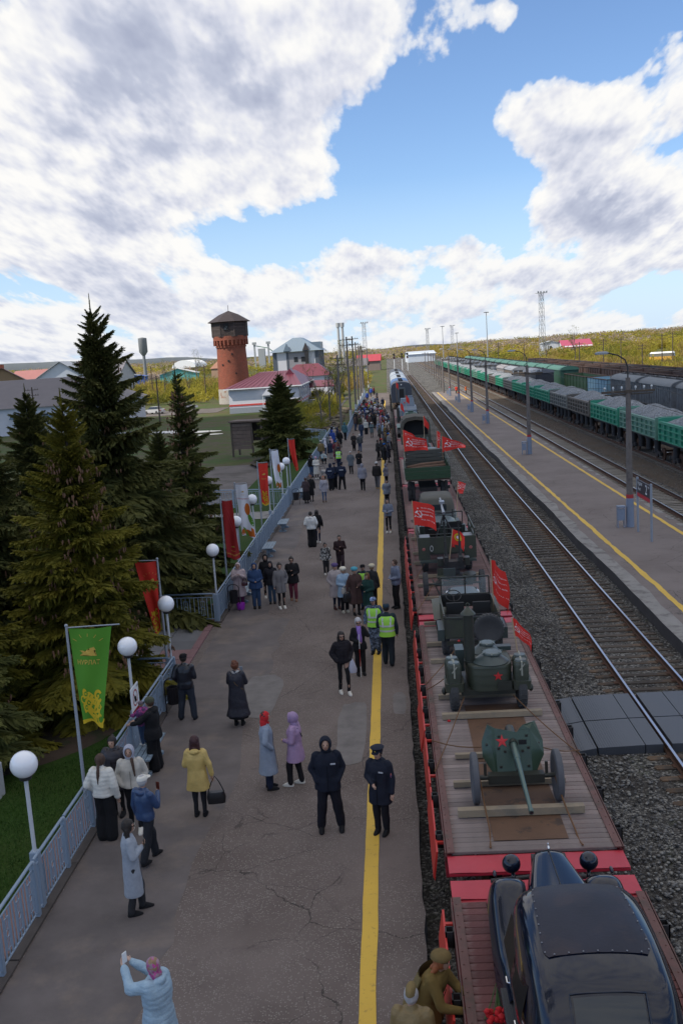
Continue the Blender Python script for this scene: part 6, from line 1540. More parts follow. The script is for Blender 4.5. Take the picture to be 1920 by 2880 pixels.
# people
TMP = bpy.data.scenes.new('workbench')
def remeshed(mb, voxel, name, smooth_it=2, wrinkle=0., ws=9., seed=0, ribs=0.):
	"""fuse overlapping solids into one continuous surface"""
	me = mb.mesh(name); o = bpy.data.objects.new('tmp', me); TMP.collection.objects.link(o)
	r = o.modifiers.new('r', 'REMESH'); r.mode = 'VOXEL'; r.voxel_size = voxel; r.use_smooth_shade = True
	if smooth_it: s = o.modifiers.new('s', 'SMOOTH'); s.iterations = smooth_it; s.factor = .5
	TMP.view_layers[0].update(); dg = TMP.view_layers[0].depsgraph; me2 = bpy.data.meshes.new_from_object(o.evaluated_get(dg))
	bpy.data.objects.remove(o); bpy.data.meshes.remove(me); me2.name = name
	if wrinkle or ribs:
		n = len(me2.vertices); co = np.empty(n*3); no = np.empty(n*3)
		me2.vertices.foreach_get('co', co); me2.vertices.foreach_get('normal', no); co = co.reshape(-1, 3); no = no.reshape(-1, 3)
		d = np.zeros(n)
		if wrinkle: d += np.array([noise.noise((c[0]*ws+seed, c[1]*ws, c[2]*ws*.6)) for c in co])*wrinkle
		if ribs: d += ribs*np.abs(np.sin(co[:, 2]*PI/.085))**.5-ribs*.5
		me2.vertices.foreach_set('co', (co+no*d[:, None]).ravel()); me2.update()
	me2.polygons.foreach_set('use_smooth', [True]*len(me2.polygons))
	return me2
def capsule(mb, p0, p1, r0, r1, n=10, flat=1.):
	p0, p1 = Vector(p0), Vector(p1); d = p1-p0
	if d.length < 1e-5: return mb.ell(p0, r0, r0, r0, n, 6)
	u = d.normalized(); pts = []; rs = []
	for a in (-80, -45, 0): pts.append(p0+u*r0*math.sin(R(a))); rs.append(r0*math.cos(R(a)))
	for a in (0, 45, 80): pts.append(p1+u*r1*math.sin(R(a))); rs.append(r1*math.cos(R(a)))
	return mb.tube(pts, rs, n, flat=flat)
# joints of a 1.75 m figure facing -Y; x>0 is the figure's left
ARMS = {'down': ((.245, .03, 1.14), (.262, -.05, .88)), 'pocket': ((.275, .07, 1.16), (.185, -.10, .97)), 'front': ((.245, .0, 1.14), (.045, -.235, 1.09)),
		'phone': ((.225, -.10, 1.16), (.075, -.30, 1.33)), 'ear': ((.26, -.10, 1.24), (.125, -.06, 1.52)), 'back': ((.27, .10, 1.17), (.07, .17, .98)),
		'raise': ((.215, -.28, 1.33), (.085, -.50, 1.52)), 'over': ((.25, -.25, 1.20), (.10, -.56, 1.22)), 'bag': ((.27, .05, 1.16), (.30, .02, .92)), 'reach': ((.21, -.22, 1.22), (.12, -.46, 1.14)), 'chest': ((.255, -.02, 1.16), (.05, -.20, 1.24))}
LEGS = {'stand': ((.09, 0, 0, 0), (.09, 0, 0, 0)), 'wide': ((.19, 0, 0, 0), (.17, 0, 0, 0)), 'walk': ((.08, -.24, .0, -.14), (.08, .22, .05, .0)), 'step': ((.10, -.14, 0, -.10), (.09, .08, .0, 0))}
SKIN = mat('skin', (.42, .25, .18), .55, var=.06, vs=8, bump=.05)
SKIN_P = mat('pale_skin', (.50, .33, .26), .55, var=.06, vs=8)
_pm = {}
def fab(c, kind='cloth'):
	k = (tuple(round(v, 3) for v in c), kind)
	if k not in _pm:
		n = kind+'_'+'_'.join(str(int(v*1000)) for v in k[0])
		if kind == 'leather': _pm[k] = mat(n, c, .32, var=.2, vs=8, bump=.3, bs=14)
		elif kind == 'puffer': _pm[k] = mat(n, c, .48, var=.10, vs=7, bump=.35, bs=13)
		elif kind == 'wool': _pm[k] = mat(n, c, .95, var=.16, vs=16, bump=.3, bs=60, spec=.15)
		elif kind == 'camo': _pm[k] = mat(n, c, .85, var=.3, vs=10, col2=tuple(min(1, v*3.2+.05) for v in c), c2s=9, c2t=(.5, .54))
		elif kind == 'scarf': _pm[k] = mat(n, c, .7, var=.25, vs=12, col2=(.32, .10, .16), c2s=16, c2t=(.5, .56))
		elif kind == 'print': _pm[k] = mat(n, c, .8, var=.1, vs=8, col2=(.42, .42, .40), c2s=9, c2t=(.48, .52))
		elif kind == 'floral': _pm[k] = mat(n, c, .7, var=.5, vs=20, col2=(.40, .05, .22), c2s=12, c2t=(.50, .55))
		elif kind == 'quilt': _pm[k] = mat(n, c, .55, var=.12, vs=9, bump=.7, bs=24)
		else: _pm[k] = mat(n, c, .85, var=.12, vs=8, bump=.22, bs=24, spec=.25)
	return _pm[k]
BLK = (.012, .012, .014); NAVY = (.012, .018, .040); DGREY = (.03, .03, .034)
HAIRC = {'dark': (.018, .012, .010), 'brown': (.060, .030, .018), 'red': (.14, .045, .02), 'ginger': (.30, .09, .03), 'grey': (.42, .41, .42), 'fair': (.28, .18, .10), 'burgundy': (.045, .012, .014), 'black': (.010, .009, .010)}
def person(x, y, h, face, label, top=('coat', .75, BLK, 'cloth'), leg=('trousers', BLK), arms=('down', 'down'), legs='stand', hair=('dark', 'short'), hat=None, hood=None,
		   shoe=BLK, bulk=1., group='people on the platform', tier=None, lean=0., z=0., skin=None, extras=()):
	"""top: kind, hem height, colour, cloth; leg: kind, colour; hat: kind, colour; hood: 'up'/'down'/None"""
	if tier is None: tier = 0 if y < 26 else (1 if y < 50 else 2)
	s = h/1.75; V = (.013, .020, .030)[tier]; NS = (14, 10, 8)[tier]
	t = thing('person', label, 'person', (x, y, z), R(face), group)
	sk = skin or SKIN; b = bulk; fem = hair[1] in ('long', 'pony', 'bob', 'curly') or leg[0] == 'skirt' or (hat and hat[0] in ('beret', 'scarf'))
	sw = .165 if fem else .185
	lx = [LEGS[legs][0], LEGS[legs][1]]
	def L(v, k=lean):                     # bend forward from the hips
		v = Vector(v)
		if k and v.z > .95: c, s_ = math.cos(k), math.sin(k); d = v-Vector((0, 0, .95)); v = Vector((d.x, d.y*c-d.z*s_, .95+d.z*c+d.y*s_))
		return v
	J = {}
	for i, sd in enumerate((1, -1)):
		e, w = ARMS[arms[i]]; J['sh', sd] = L((sd*sw, .01, 1.42)); J['el', sd] = L((sd*e[0], e[1], e[2])); J['wr', sd] = L((sd*w[0], w[1], w[2]))
		dx, dy, dz, ky = lx[i]; J['hip', sd] = Vector((sd*.088, 0, .92)); J['an', sd] = Vector((sd*dx, dy, .085+dz)); J['kn', sd] = (J['hip', sd]+J['an', sd])/2+Vector((0, -.03+ky*.3, .02))
	def S(mb): mb.v = [(a*s, c*s, d*s) for a, c, d in mb.v]; return mb
	# body: one continuous surface
	mb = MB(); hd = L((0, -.02, 1.635))
	mb.ell(hd, .077, .095, .115, 14, 10); mb.ell(hd+Vector((0, -.038, -.055)), .050, .050, .052, 10, 8); mb.ell(hd+Vector((0, -.098, -.012)), .013, .020, .024, 6, 6)
	for sd in (-1, 1): mb.ell(hd+Vector((sd*.078, .005, -.01)), .012, .022, .030, 6, 6)
	capsule(mb, L((0, .012, 1.42)), hd+Vector((0, .01, -.07)), .055, .052)
	capsule(mb, L((-.10, .01, 1.36)), L((.10, .01, 1.36)), .085, .085); capsule(mb, L((0, 0, 1.32)), Vector((0, 0, .98)), .125, .12)
	for sd in (-1, 1):
		capsule(mb, J['sh', sd], J['el', sd], .050, .038); capsule(mb, J['el', sd], J['wr', sd], .036, .026)
		d = (J['wr', sd]-J['el', sd]).normalized(); hp_ = J['wr', sd]+d*.055
		if arms[0 if sd > 0 else 1] != 'pocket':
			capsule(mb, J['wr', sd]+d*.01, hp_+d*.02, .026, .033, flat=.55 if tier else .6)
			a = d.cross(Vector((0, 1, 0)) if abs(d.y) < .8 else Vector((1, 0, 0))).normalized(); nrm = a.cross(d)
			if tier == 0:
				for q, ln in enumerate((.060, .072, .068, .052)):
					f0 = hp_+d*.035+a*(.030-.020*q); f1 = f0+d*ln*.5+nrm*.006; f2 = f1+d*ln*.42+nrm*.022*(1 if arms[0] != 'down' else .6)
					capsule(mb, f0, f1, .0095, .009, 6); capsule(mb, f1, f2, .009, .0075, 6)
				th = hp_-d*.02+a*.030; capsule(mb, th, th+a*.022+d*.035+nrm*.012, .011, .009, 6)
		capsule(mb, J['hip', sd], J['kn', sd], .080, .052); capsule(mb, J['kn', sd], J['an', sd], .048, .034)
	body = link('body', remeshed(S(mb), V*s, 'body', 2 if tier else 1), sk, t)
	if tier < 2:
		mb = MB()
		for sd in (-1, 1): mb.ell(hd+Vector((sd*.030, -.087, .012)), .013, .008, .007, 8, 5)
		obj('eyes', S(mb), fab((.015, .012, .012)), t, 180, kind=None)
		mb = MB(); mb.ell(hd+Vector((0, -.086, -.055)), .024, .008, .007, 8, 5); obj('mouth', S(mb), fab((.22, .07, .06)), t, 180)
	# trousers or skirt
	mb = MB()
	kind, lc = leg[0], leg[1]; lk = leg[2] if len(leg) > 2 else 'cloth'
	wd = {'trousers': (.098, .073, .066), 'wide': (.115, .115, .135), 'slim': (.086, .058, .044), 'skirt': (0, 0, 0), 'uniform': (.105, .085, .078)}[kind]
	if kind == 'skirt':
		mb.loft([(0, 0, .22, .23*b, .20*b), (0, 0, .45, .215*b, .19*b), (0, 0, .75, .19*b, .16*b), (0, 0, 1.02, .145*b, .12*b)], 20)
		for sd in (-1, 1): capsule(mb, J['kn', sd], J['an', sd], .060, .045)
	else:
		mb.ell((0, .005, .97), .165*b, .128*b, .13, 14, 8)
		for sd in (-1, 1):
			capsule(mb, J['hip', sd]+Vector((0, 0, -.02)), J['kn', sd], wd[0]*b, wd[1]*b); capsule(mb, J['kn', sd], J['an', sd]+Vector((0, .01, .0)), wd[1]*b, wd[2])
	link('skirt' if kind == 'skirt' else 'trousers', remeshed(S(mb), V*1.15*s, 'trousers', 1, .014, 9, x), fab(lc, lk), t)
	for sd in (-1, 1):
		mb = MB(); a = J['an', sd]; mb.loft([(a.x, a.y-.055, a.z-.083, .048, .135), (a.x, a.y-.055, a.z-.060, .052, .14), (a.x, a.y-.035, a.z-.03, .046, .11), (a.x, a.y+.02, a.z+.02, .042, .055)], 14, pw=2.4); obj('shoe', S(mb), fab(shoe), t, 60)
	# coat / jacket
	kind, hem, tc = top[0], top[1], top[2]; tk_ = top[3] if len(top) > 3 else 'cloth'
	puff = {'puffer': .030, 'coat': .012, 'jacket': .014, 'shirt': 0., 'uniform': .016, 'quilt': .018}[kind]; fl = top[4] if len(top) > 4 else (.0 if hem > .8 else .04)
	mb = MB(); W = (sw+.028+puff)
	rings = []
	for zz, rx, ry in ((hem, .175+fl, .135+fl*.9), (max(hem+.03, min(.98, hem+.2)), .172+fl*.5, .138+fl*.4), (1.06, .155, .125), (1.18, .165, .130), (1.30, .178 if fem else .192, .132), (1.38, W-.035, .112), (1.435, W-.075, .088), (1.475, .085, .075)):
		if rings and zz <= rings[-1][2]: continue
		c = L((0, .005, zz)); rings.append((c.x, c.y, c.z, (rx+puff)*b, (ry+puff)*b))
	mb.loft(rings, 22, pw=2.25)
	for sd in (-1, 1):
		capsule(mb, J['sh', sd]+Vector((-sd*.01, 0, -.005)), J['el', sd], (.066+puff)*min(b, 1.12), .055+puff*.9); capsule(mb, J['el', sd], J['wr', sd].lerp(J['el', sd], .04), .054+puff*.9, .041+puff*.6)
	capsule(mb, L((0, .015, 1.43)), L((0, .0, 1.50)), .080, .068)
	if hood == 'down': mb.ell(L((0, .095, 1.46)), .115, .075, .060, 12, 8);
	me = remeshed(S(mb), V*1.1*s, 'coat', 1, .017 if tk_ not in ('wool',) else .010, 8, x*3+y, .007 if kind == 'puffer' else 0.)
	g = link('coat' if hem < .8 else 'jacket', me, fab(tc, tk_), t)
	def front_line():
		mb = MB()
		pts = [L((0, -(.125+puff)*b*(1.0 if zz < 1.3 else .86)-fl*(1-min(1, max(0, (zz-hem)/.3)))-.010, zz)) for zz in (hem+.02, 1.0, 1.15, 1.28)]
		mb.tube(pts, .006, 5); obj('zip', S(mb), fab(tuple(v*.35 for v in tc)), g)
	if tier < 2 and kind != 'shirt': front_line()
	# head wear
	hc = HAIRC[hair[0]]; hm = mat('hair_'+hair[0], hc, .6, var=.35, vs=14, bump=.6, bs=60)
	def hp(v): return hd+Vector(v)
	if hood == 'up':
		mb = MB(); n1, n2 = 20, 14; vs = []; fs = []
		for i in range(n2+1):
			ph = R(50)+(PI-R(50))*i/n2
			for k in range(n1):
				a = 2*PI*k/n1; q = Vector((math.sin(ph)*math.cos(a)*.112, -math.cos(ph)*.135, math.sin(ph)*math.sin(a)*.145)); vs.append(hp(q+Vector((0, .020, .0))))
		for i in range(n2): fs += [(i*n1+k, i*n1+(k+1) % n1, (i+1)*n1+(k+1) % n1, (i+1)*n1+k) for k in range(n1)]
		mb.add(vs, fs); mb.tube([hp((math.sin(R(50))*math.cos(a)*.112, -math.cos(R(50))*.135+.02, math.sin(R(50))*math.sin(a)*.145)) for a in [2*PI*k/16 for k in range(17)]], .016, 6, caps=False)
		capsule(mb, L((0, .03, 1.46)), hp((0, .03, -.09)), .095, .085); obj('hood', S(mb), fab(top[5] if len(top) > 5 else tc, tk_), t, 180)
	else:
		mb = MB()
		if hair[1] != 'none':
			q = .012 if hair[1] == 'short' else .020
			mb.ell(hp((0, .016, .020)), .080+q, .094+q, .108+q*.9, 16, 10)
			if hair[1] == 'curly':
				for k in range(26): a = rng.uniform(0, 2*PI); ph = rng.uniform(0, 1.7); mb.ell(hp((.092*math.sin(ph)*math.cos(a), .028+.10*math.sin(ph)*math.sin(a)*.8+.01, .03+.115*math.cos(ph))), .032, .032, .032, 6, 5)
			if hair[1] in ('long', 'bob'):
				zl = 1.22 if hair[1] == 'long' else 1.47
				for sd in (-1, 0, 1): capsule(mb, hp((sd*.062, .04, -.03)), L((sd*.085, .075 if sd == 0 else .03, zl)), .050, .035)
			if hair[1] == 'pony':
				capsule(mb, hp((0, .11, .0)), L((0, .155, 1.42)), .028, .032); capsule(mb, L((0, .155, 1.42)), L((.01, .165, 1.18)), .032, .014)
			if hair[1] == 'bun': mb.ell(hp((0, .06, .13)), .04, .04, .035, 8, 6)
			# cut the face free
			me = remeshed(S(mb), V*s, 'hair', 1, .006, 30, x)
			o = link('hair', me, hm, t)
			bm = bmesh.new(); bm.from_mesh(me); c0 = hd*s
			dl = [v for v in bm.verts if (v.co.y-c0.y) < -.052*s and (v.co.z-c0.z) < .055*s and abs(v.co.x) < .072*s and (v.co.z-c0.z) > -.16*s]
			bmesh.ops.delete(bm, geom=dl, context='VERTS'); bm.to_mesh(me); bm.free()
	if hat:
		k, c = hat[0], hat[1]; m_ = fab(c, hat[2] if len(hat) > 2 else 'wool'); mb = MB()
		if k in ('beanie', 'furhat', 'beret', 'cap', 'police', 'garrison'):
			rr_ = {'beanie': (.100, .120, .100, .038), 'furhat': (.125, .14, .085, .055), 'beret': (.134, .145, .088, .066), 'cap': (.098, .118, .085, .042), 'police': (.104, .124, .06, .050), 'garrison': (.070, .135, .095, .060)}[k]
			vs = []; fs = []; n1 = 18
			for i in range(8):
				ph = PI/2*i/7; zz = math.sin(ph)*rr_[2]
				for q in range(n1): a = 2*PI*q/n1; vs.append(hp((rr_[0]*math.cos(ph)**.7*math.cos(a), .010+rr_[1]*math.cos(ph)**.7*math.sin(a), rr_[3]+zz)))
			fs = [(i*n1+q, i*n1+(q+1) % n1, (i+1)*n1+(q+1) % n1, (i+1)*n1+q) for i in range(7) for q in range(n1)]+[tuple(range(n1-1, -1, -1))]
			mb.add(vs, fs)
			if k == 'beanie' or k == 'beret': mb.loft([(hp((0, .01, 0)).x, hp((0, .01, 0)).y, hp((0, 0, .022)).z, .094, .112), (hp((0, .01, 0)).x, hp((0, .01, 0)).y, hp((0, 0, .070)).z, .100, .118)], 18)
			if k in ('cap', 'police'): mb.loft([(hd.x, hd.y-.115, hd.z+.040, .070, .075), (hd.x, hd.y-.115, hd.z+.052, .072, .078)], 14)
			if k == 'police': mb.loft([(hd.x, hd.y, hd.z+.085, .10, .12), (hd.x, hd.y, hd.z+.125, .135, .15), (hd.x, hd.y, hd.z+.14, .11, .13)], 18)
		elif k == 'scarf':
			mb.ell(hp((0, .012, .012)), .094, .112, .128, 18, 12); capsule(mb, hp((0, .05, -.08)), L((0, .03, 1.47)), .085, .080); mb.ell(hp((0, -.05, -.125)), .045, .03, .03, 8, 6)
			me = remeshed(S(mb), V*s, 'headscarf', 1, .006, 20, x); bm = bmesh.new(); bm.from_mesh(me); c0 = hd*s
			dl = [v for v in bm.verts if (v.co.y-c0.y) < -.050*s and -.095*s < (v.co.z-c0.z) < .050*s and abs(v.co.x) < .060*s]
			bmesh.ops.delete(bm, geom=dl, context='VERTS'); bm.to_mesh(me); bm.free(); link('headscarf', me, m_, t); mb = None
		if mb is not None: obj('hat', S(mb), m_, t, 60)
	# extras worn with the clothes
	for ex in extras:
		e = ex[0]
		if e == 'vest':
			mb = MB(); c = ex[1]
			rg = [(0, L((0, .005, z_)).y, L((0, 0, z_)).z, (rx+puff)*b+.014, (ry+puff)*b+.014) for z_, rx, ry in ((.86, .178, .145), (1.06, .158, .130), (1.18, .168, .135), (1.30, .190, .138), (1.38, W-.045, .118), (1.43, W-.085, .095))]
			mb.loft(rg, 22, pw=2.25, caps=False); o = obj('vest', S(mb), mat('hi_vis', c, .6, var=.06), t, 180)
			mb = MB()
			for z_ in (1.0, 1.14): mb.loft([(0, .005, z_, (.160+puff)*b+.020, (.135+puff)*b+.022), (0, .005, z_+.05, (.165+puff)*b+.020, (.136+puff)*b+.022)], 22, pw=2.25, caps=False)
			for sd in (-1, 1): mb.bar((sd*.10, -(.145+puff)*b-.012, 1.14), (sd*.115, -.11*b-.02, 1.40), .045, .01, (0, 1, 0)); mb.bar((sd*.10, (.150+puff)*b+.014, 1.14), (sd*.115, .12*b+.02, 1.40), .045, .01, (0, 1, 0))
			obj('reflective_band', S(mb), mat('reflective_tape', (.55, .57, .58), .35), o)
		elif e == 'glasses':
			mb = MB(); [mb.ell(hp((sd*.034, -.100, .010)), .028, .008, .021, 10, 6) for sd in (-1, 1)]; mb.bar(hp((-.08, -.03, .015)), hp((-.06, -.10, .015)), .008); mb.bar(hp((.08, -.03, .015)), hp((.06, -.10, .015)), .008); obj('sunglasses', S(mb), fab((.006, .006, .007), 'leather'), t, 180)
		elif e == 'strap':
			mb = MB(); c = ex[1]; mb.tube([L((.10, .10+puff, 1.40)), L((.12, .0, 1.475)), L((.02, -.155-puff, 1.25)), L((-.17-puff, -.08, 1.0))], .011, 5); mb.tube([L((.10, .10+puff, 1.42)), L((-.02, .165+puff, 1.2)), L((-.19-puff, .08, 1.0))], .011, 5); obj('strap', S(mb), fab(c), t)
		elif e == 'patch':
			mb = MB(); mb.box(-.045*1, .045, -(.150+puff)*b-.004, -(.14+puff)*b, 1.31, 1.335) if ex[1] == 'front' else mb.box(-.13, .13, (.140+puff)*b, (.158+puff)*b+.006, 1.26, 1.315)
			if ex[1] == 'front': mb.v = [(a+.11, c, d) for a, c, d in mb.v]
			obj('lettered_patch', S(mb), mat('patch_white', (.35, .37, .42)), t)
		elif e == 'scarfneck': mb = MB(); mb.tube([L((.085*math.cos(a), .085*math.sin(a), 1.485+.015*math.sin(3*a))) for a in [2*PI*k/14 for k in range(15)]], .035, 8, caps=False); obj('scarf', S(mb), fab(ex[1], 'print'), t, 180)
		elif e == 'badge': mb = MB(); mb.ell(hp((0, -.115, .085)), .018, .006, .022, 8, 6); obj('cap_badge', S(mb), fab((.5, .36, .08)), t, 180)
	t['_j'] = [c*s for sd in (1, -1) for c in J['wr', sd]]
	return t
def held(p, side, name, label, cat, mb_fn, mats, off=(0, 0, 0), rot=0., smooth=60):
	"""something held in a hand (1 = the figure's left, -1 = right): a thing of its own"""
	j = list(p['_j']); w = Vector(j[0:3] if side == 1 else j[3:6])+Vector(off)
	q = p.location+Matrix.Rotation(p.rotation_euler[2], 3, 'Z') @ w
	mb = MB(); mb_fn(mb); o = obj(name, mb, mats, None, smooth, q, p.rotation_euler[2]+rot); return tag(o, label, cat)
def m_phone(mb): mb.box(-.038, .038, -.006, .006, -.06, .09)
def m_bag(mb, w=.17, h=.22, d=.06, strap=.42):
	mb.loft([(0, 0, -strap-h, w*.92, d), (0, 0, -strap-h*.5, w, d*1.2), (0, 0, -strap, w*.85, d*.8)], 16, pw=4.)
	mb.tube([(-w*.8, 0, -strap), (-w*.4, 0, -strap*.4), (0, 0, .0), (w*.4, 0, -strap*.4), (w*.8, 0, -strap)], .012, 5)
C = {'white': (.62, .60, .55), 'cream': (.50, .47, .42), 'ltgrey': (.30, .33, .38), 'grey': (.16, .165, .18), 'navy': NAVY, 'blue': (.03, .06, .14), 'ltblue': (.30, .42, .52), 'lilac': (.34, .22, .36), 'pinkbeige': (.42, .33, .34),
	 'brown': (.075, .045, .042), 'yellow': (.52, .37, .12), 'khaki': (.155, .105, .038), 'green': (.02, .05, .042), 'burg': (.13, .03, .04), 'jeans': (.035, .065, .13), 'red': (.45, .03, .03), 'maroon': (.14, .02, .03), 'teal': (.07, .13, .15)}
HV = (.42, .80, .06)

P_ = person
p1 = P_(-6.10, 17.97, 1.78, 172, 'woman in a white puffer jacket with a long ponytail, seen from behind by the fence', ('puffer', .93, C['white'], 'puffer'), ('wide', BLK), ('pocket', 'down'), 'stand', ('brown', 'pony'), shoe=C['white'], bulk=1.03)
p2 = P_(-6.15, 19.0, 1.73, -5, 'young woman in a black puffer coat facing the camera behind the white puffer jacket', ('puffer', .62, (.022, .018, .024), 'puffer'), ('slim', BLK), ('pocket', 'pocket'), 'stand', ('dark', 'bun'), hood='down', bulk=1.05)
p3 = P_(-5.62, 18.35, 1.79, 8, 'person in a cream jacket with the grey hood up and long hair hanging out', ('jacket', .92, C['cream'], 'cloth', .02, (.36, .37, .44)), ('slim', BLK), ('pocket', 'pocket'), 'step', ('brown', 'short'), hood='up', shoe=C['white'], bulk=1.08)
mbh = MB(); capsule(mbh, (.06, -.14, 1.56), (.10, -.19, 1.22), .035, .015); obj('hair_strand', mbh, mat('hair_brown', HAIRC['brown']), p3, 180)
p4 = P_(-5.02, 17.0, 1.74, 150, 'man in a navy jacket and white cap holding up a phone', ('jacket', .90, C['blue'], 'leather'), ('uniform', (.02, .022, .028)), ('down', 'phone'), 'walk', ('grey', 'short'), ('cap', C['white'], 'cloth'), hood='down')
held(p4, -1, 'phone', 'orange lit phone held up by the man in the white cap', 'phone', m_phone, mat('phone_case', (.10, .02, .01), .3), (0, -.02, .09))
p5 = P_(-4.85, 15.3, 1.71, 112, 'woman with dark wavy hair in a long grey wool coat, looking at the train', ('coat', .38, C['ltgrey'], 'wool', .03), ('trousers', DGREY), ('pocket', 'chest'), 'step', ('dark', 'long'), extras=(('glasses',),))
held(p5, -1, 'phone', 'dark phone held by the woman in the long grey wool coat', 'phone', m_phone, mat('phone_dark', (.03, .04, .035), .3), (0, -.05, .05))
p6 = P_(-3.50, 11.52, 1.64, -118, 'woman in a light blue coat and floral headscarf taking a photo at the bottom edge', ('puffer', .62, C['ltblue'], 'quilt', .04), ('trousers', DGREY), ('raise', 'raise'), 'stand', ('fair', 'short'), hat=('scarf', (.30, .20, .25), 'floral'), hood='down', bulk=1.15, skin=SKIN_P)
held(p6, 1, 'phone', 'white phone held up by the woman in the light blue coat', 'phone', m_phone, M_WHITE, (-.05, -.02, .10))
p7 = P_(-4.38, 18.8, 1.74, 180, 'woman in a mustard yellow coat seen from behind, burgundy hair', ('coat', .62, C['yellow'], 'quilt', .035), ('slim', (.018, .018, .022)), ('front', 'bag'), 'stand', ('burgundy', 'bob'), hood='down', bulk=1.12)
held(p7, -1, 'handbag', 'black slouchy handbag hanging beside the yellow coat', 'bag', lambda mb: m_bag(mb, .20, .24, .08, .34), fab(BLK, 'leather'), (-.06, 0, -.04), R(8))
p8 = P_(-5.75, 24.3, 1.80, 176, 'man in a black leather jacket and flat cap, seen from behind by the litter bin', ('jacket', .86, (.012, .013, .02), 'leather'), ('uniform', (.028, .034, .048)), ('pocket', 'front'), 'wide', ('dark', 'short'), ('cap', BLK), bulk=1.12)
p9 = P_(-4.31, 23.75, 1.70, 175, 'woman with short red hair in a long black quilted coat and patterned scarf', ('quilt', .30, (.014, .014, .024), 'quilt', .09), ('skirt', BLK), ('phone', 'phone'), 'stand', ('red', 'curly'), shoe=BLK, bulk=1.15, extras=(('scarfneck', (.05, .05, .08)), ('strap', (.12, .08, .04))))
held(p9, -1, 'phone', 'pale phone held by the woman with short red hair', 'phone', m_phone, mat('phone_pale', (.25, .28, .32), .3), (0, -.04, .08))
p10 = P_(-5.88, 21.2, 1.76, -100, 'adult in black with a grey green knit cap holding the child on the bench', ('jacket', .80, BLK, 'cloth'), ('wide', (.010, .010, .012)), ('reach', 'reach'), 'stand', ('brown', 'short'), ('beanie', (.075, .08, .055)), hood='down', bulk=1.08)
p11 = P_(-6.22, 21.62, 1.06, -120, 'toddler in a multicoloured jacket and grey hat standing on the bench', ('jacket', .82, (.10, .03, .12), 'floral'), ('trousers', C['jeans']), ('reach', 'down'), 'stand', ('fair', 'short'), ('beanie', (.14, .11, .13)), shoe=C['white'], bulk=1.35, z=.465)
p12 = P_(-3.07, 19.95, 1.76, 105, 'woman in a long grey blue coat and bright red headscarf', ('coat', .40, (.24, .28, .35), 'wool', .075), ('trousers', NAVY), ('pocket', 'pocket'), 'stand', ('dark', 'short'), ('scarf', (.50, .025, .03), 'cloth'), bulk=1.0)
p13 = P_(-2.48, 20.1, 1.66, -100, 'woman in a lilac quilted coat and matching hood, facing the grey coat', ('quilt', .62, C['lilac'], 'quilt', .05, (.30, .20, .34)), ('trousers', (.012, .011, .014)), ('front', 'down'), 'step', ('brown', 'short'), hood='up', shoe=C['white'], bulk=1.08, extras=(('strap', BLK),))
held(p13, -1, 'handbag', 'small black handbag on the strap of the lilac coat', 'bag', lambda mb: m_bag(mb, .13, .19, .05, .02), fab(BLK, 'leather'), (.05, -.03, .10))
p14 = P_(-1.62, 18.0, 1.93, 4, 'tall police officer in a black hooded jacket standing with legs apart', ('uniform', .80, (.010, .013, .024), 'cloth', .02), ('uniform', (.010, .010, .016)), ('pocket', 'pocket'), 'wide', ('dark', 'short'), None, hood='up', bulk=1.12, extras=(('patch', 'front'),))
p15 = P_(-.60, 17.8, 1.77, -22, 'policewoman in a dark hooded jacket and peaked cap on the yellow line', ('uniform', .64, (.013, .016, .028), 'cloth', .02), ('trousers', (.010, .010, .015)), ('down', 'front'), 'stand', ('dark', 'short'), ('police', (.012, .016, .03), 'cloth'), hood='down', bulk=1.10, extras=(('patch', 'front'), ('badge',)))
mbp = MB(); mbp.ell((.262, -.02, 1.24), .012, .045, .055, 10, 6); obj('sleeve_patch', mbp, mat('sleeve_patch', (.35, .10, .08), .7, col2=(.05, .06, .25), c2s=30), p15, 180)
p16 = P_(-1.68, 25.75, 1.76, 18, 'young woman in a black jacket and sunglasses carrying a plastic bag', ('puffer', .90, (.016, .014, .018), 'cloth'), ('slim', BLK), ('pocket', 'pocket'), 'step', ('dark', 'long'), shoe=C['white'], extras=(('glasses',),))
held(p16, 1, 'plastic_bag', 'white plastic bag carried by the young woman in sunglasses', 'bag', lambda mb: mb.loft([(.02, 0, -.40, .10, .05), (.01, 0, -.30, .12, .06), (0, 0, -.12, .07, .04), (0, 0, 0, .02, .015)], 14), mat('white_plastic', (.45, .46, .55), .35, var=.1, bump=.4, bs=12), (.05, -.02, .02))
p17 = P_(-1.26, 27.25, 1.68, 12, 'grey haired woman in a lilac top and black jacket with a white cane', ('coat', .80, BLK), ('trousers', (.014, .013, .015)), ('ear', 'front'), 'stand', ('grey', 'curly'), extras=(('glasses',),), bulk=1.05)
mbt = MB(); mbt.loft([(0, -.045, .92, .10, .115), (0, -.045, 1.15, .10, .115), (0, -.05, 1.38, .075, .095), (0, -.02, 1.50, .062, .062)], 14); obj('lilac_top', mbt, fab((.28, .17, .50)), p17, 180)
held(p17, -1, 'cane', 'thin white cane with a red section held by the grey haired woman', 'cane', lambda mb: (mb.tube([(0, -.05, .25), (0, -.03, 0), (0, -.01, -.18)], .011, 6, mi=0), mb.tube([(0, -.01, -.18), (0, .0, -.72)], .009, 6, mi=1), mb.tube([(0, 0, -.72), (0, .01, -1.04)], .009, 6, mi=0)), [M_WHITE, M_RED_T], (0, -.02, 0))
p18 = P_(-.84, 29.2, 1.80, -10, 'man in blue camouflage and a lime hi-vis vest facing the camera', ('uniform', .86, (.035, .05, .085), 'camo'), ('uniform', (.04, .055, .085), 'camo'), ('down', 'bag'), 'stand', ('dark', 'short'), ('cap', (.06, .09, .16), 'camo'), extras=(('vest', (.36, .75, .08)),), bulk=1.08)
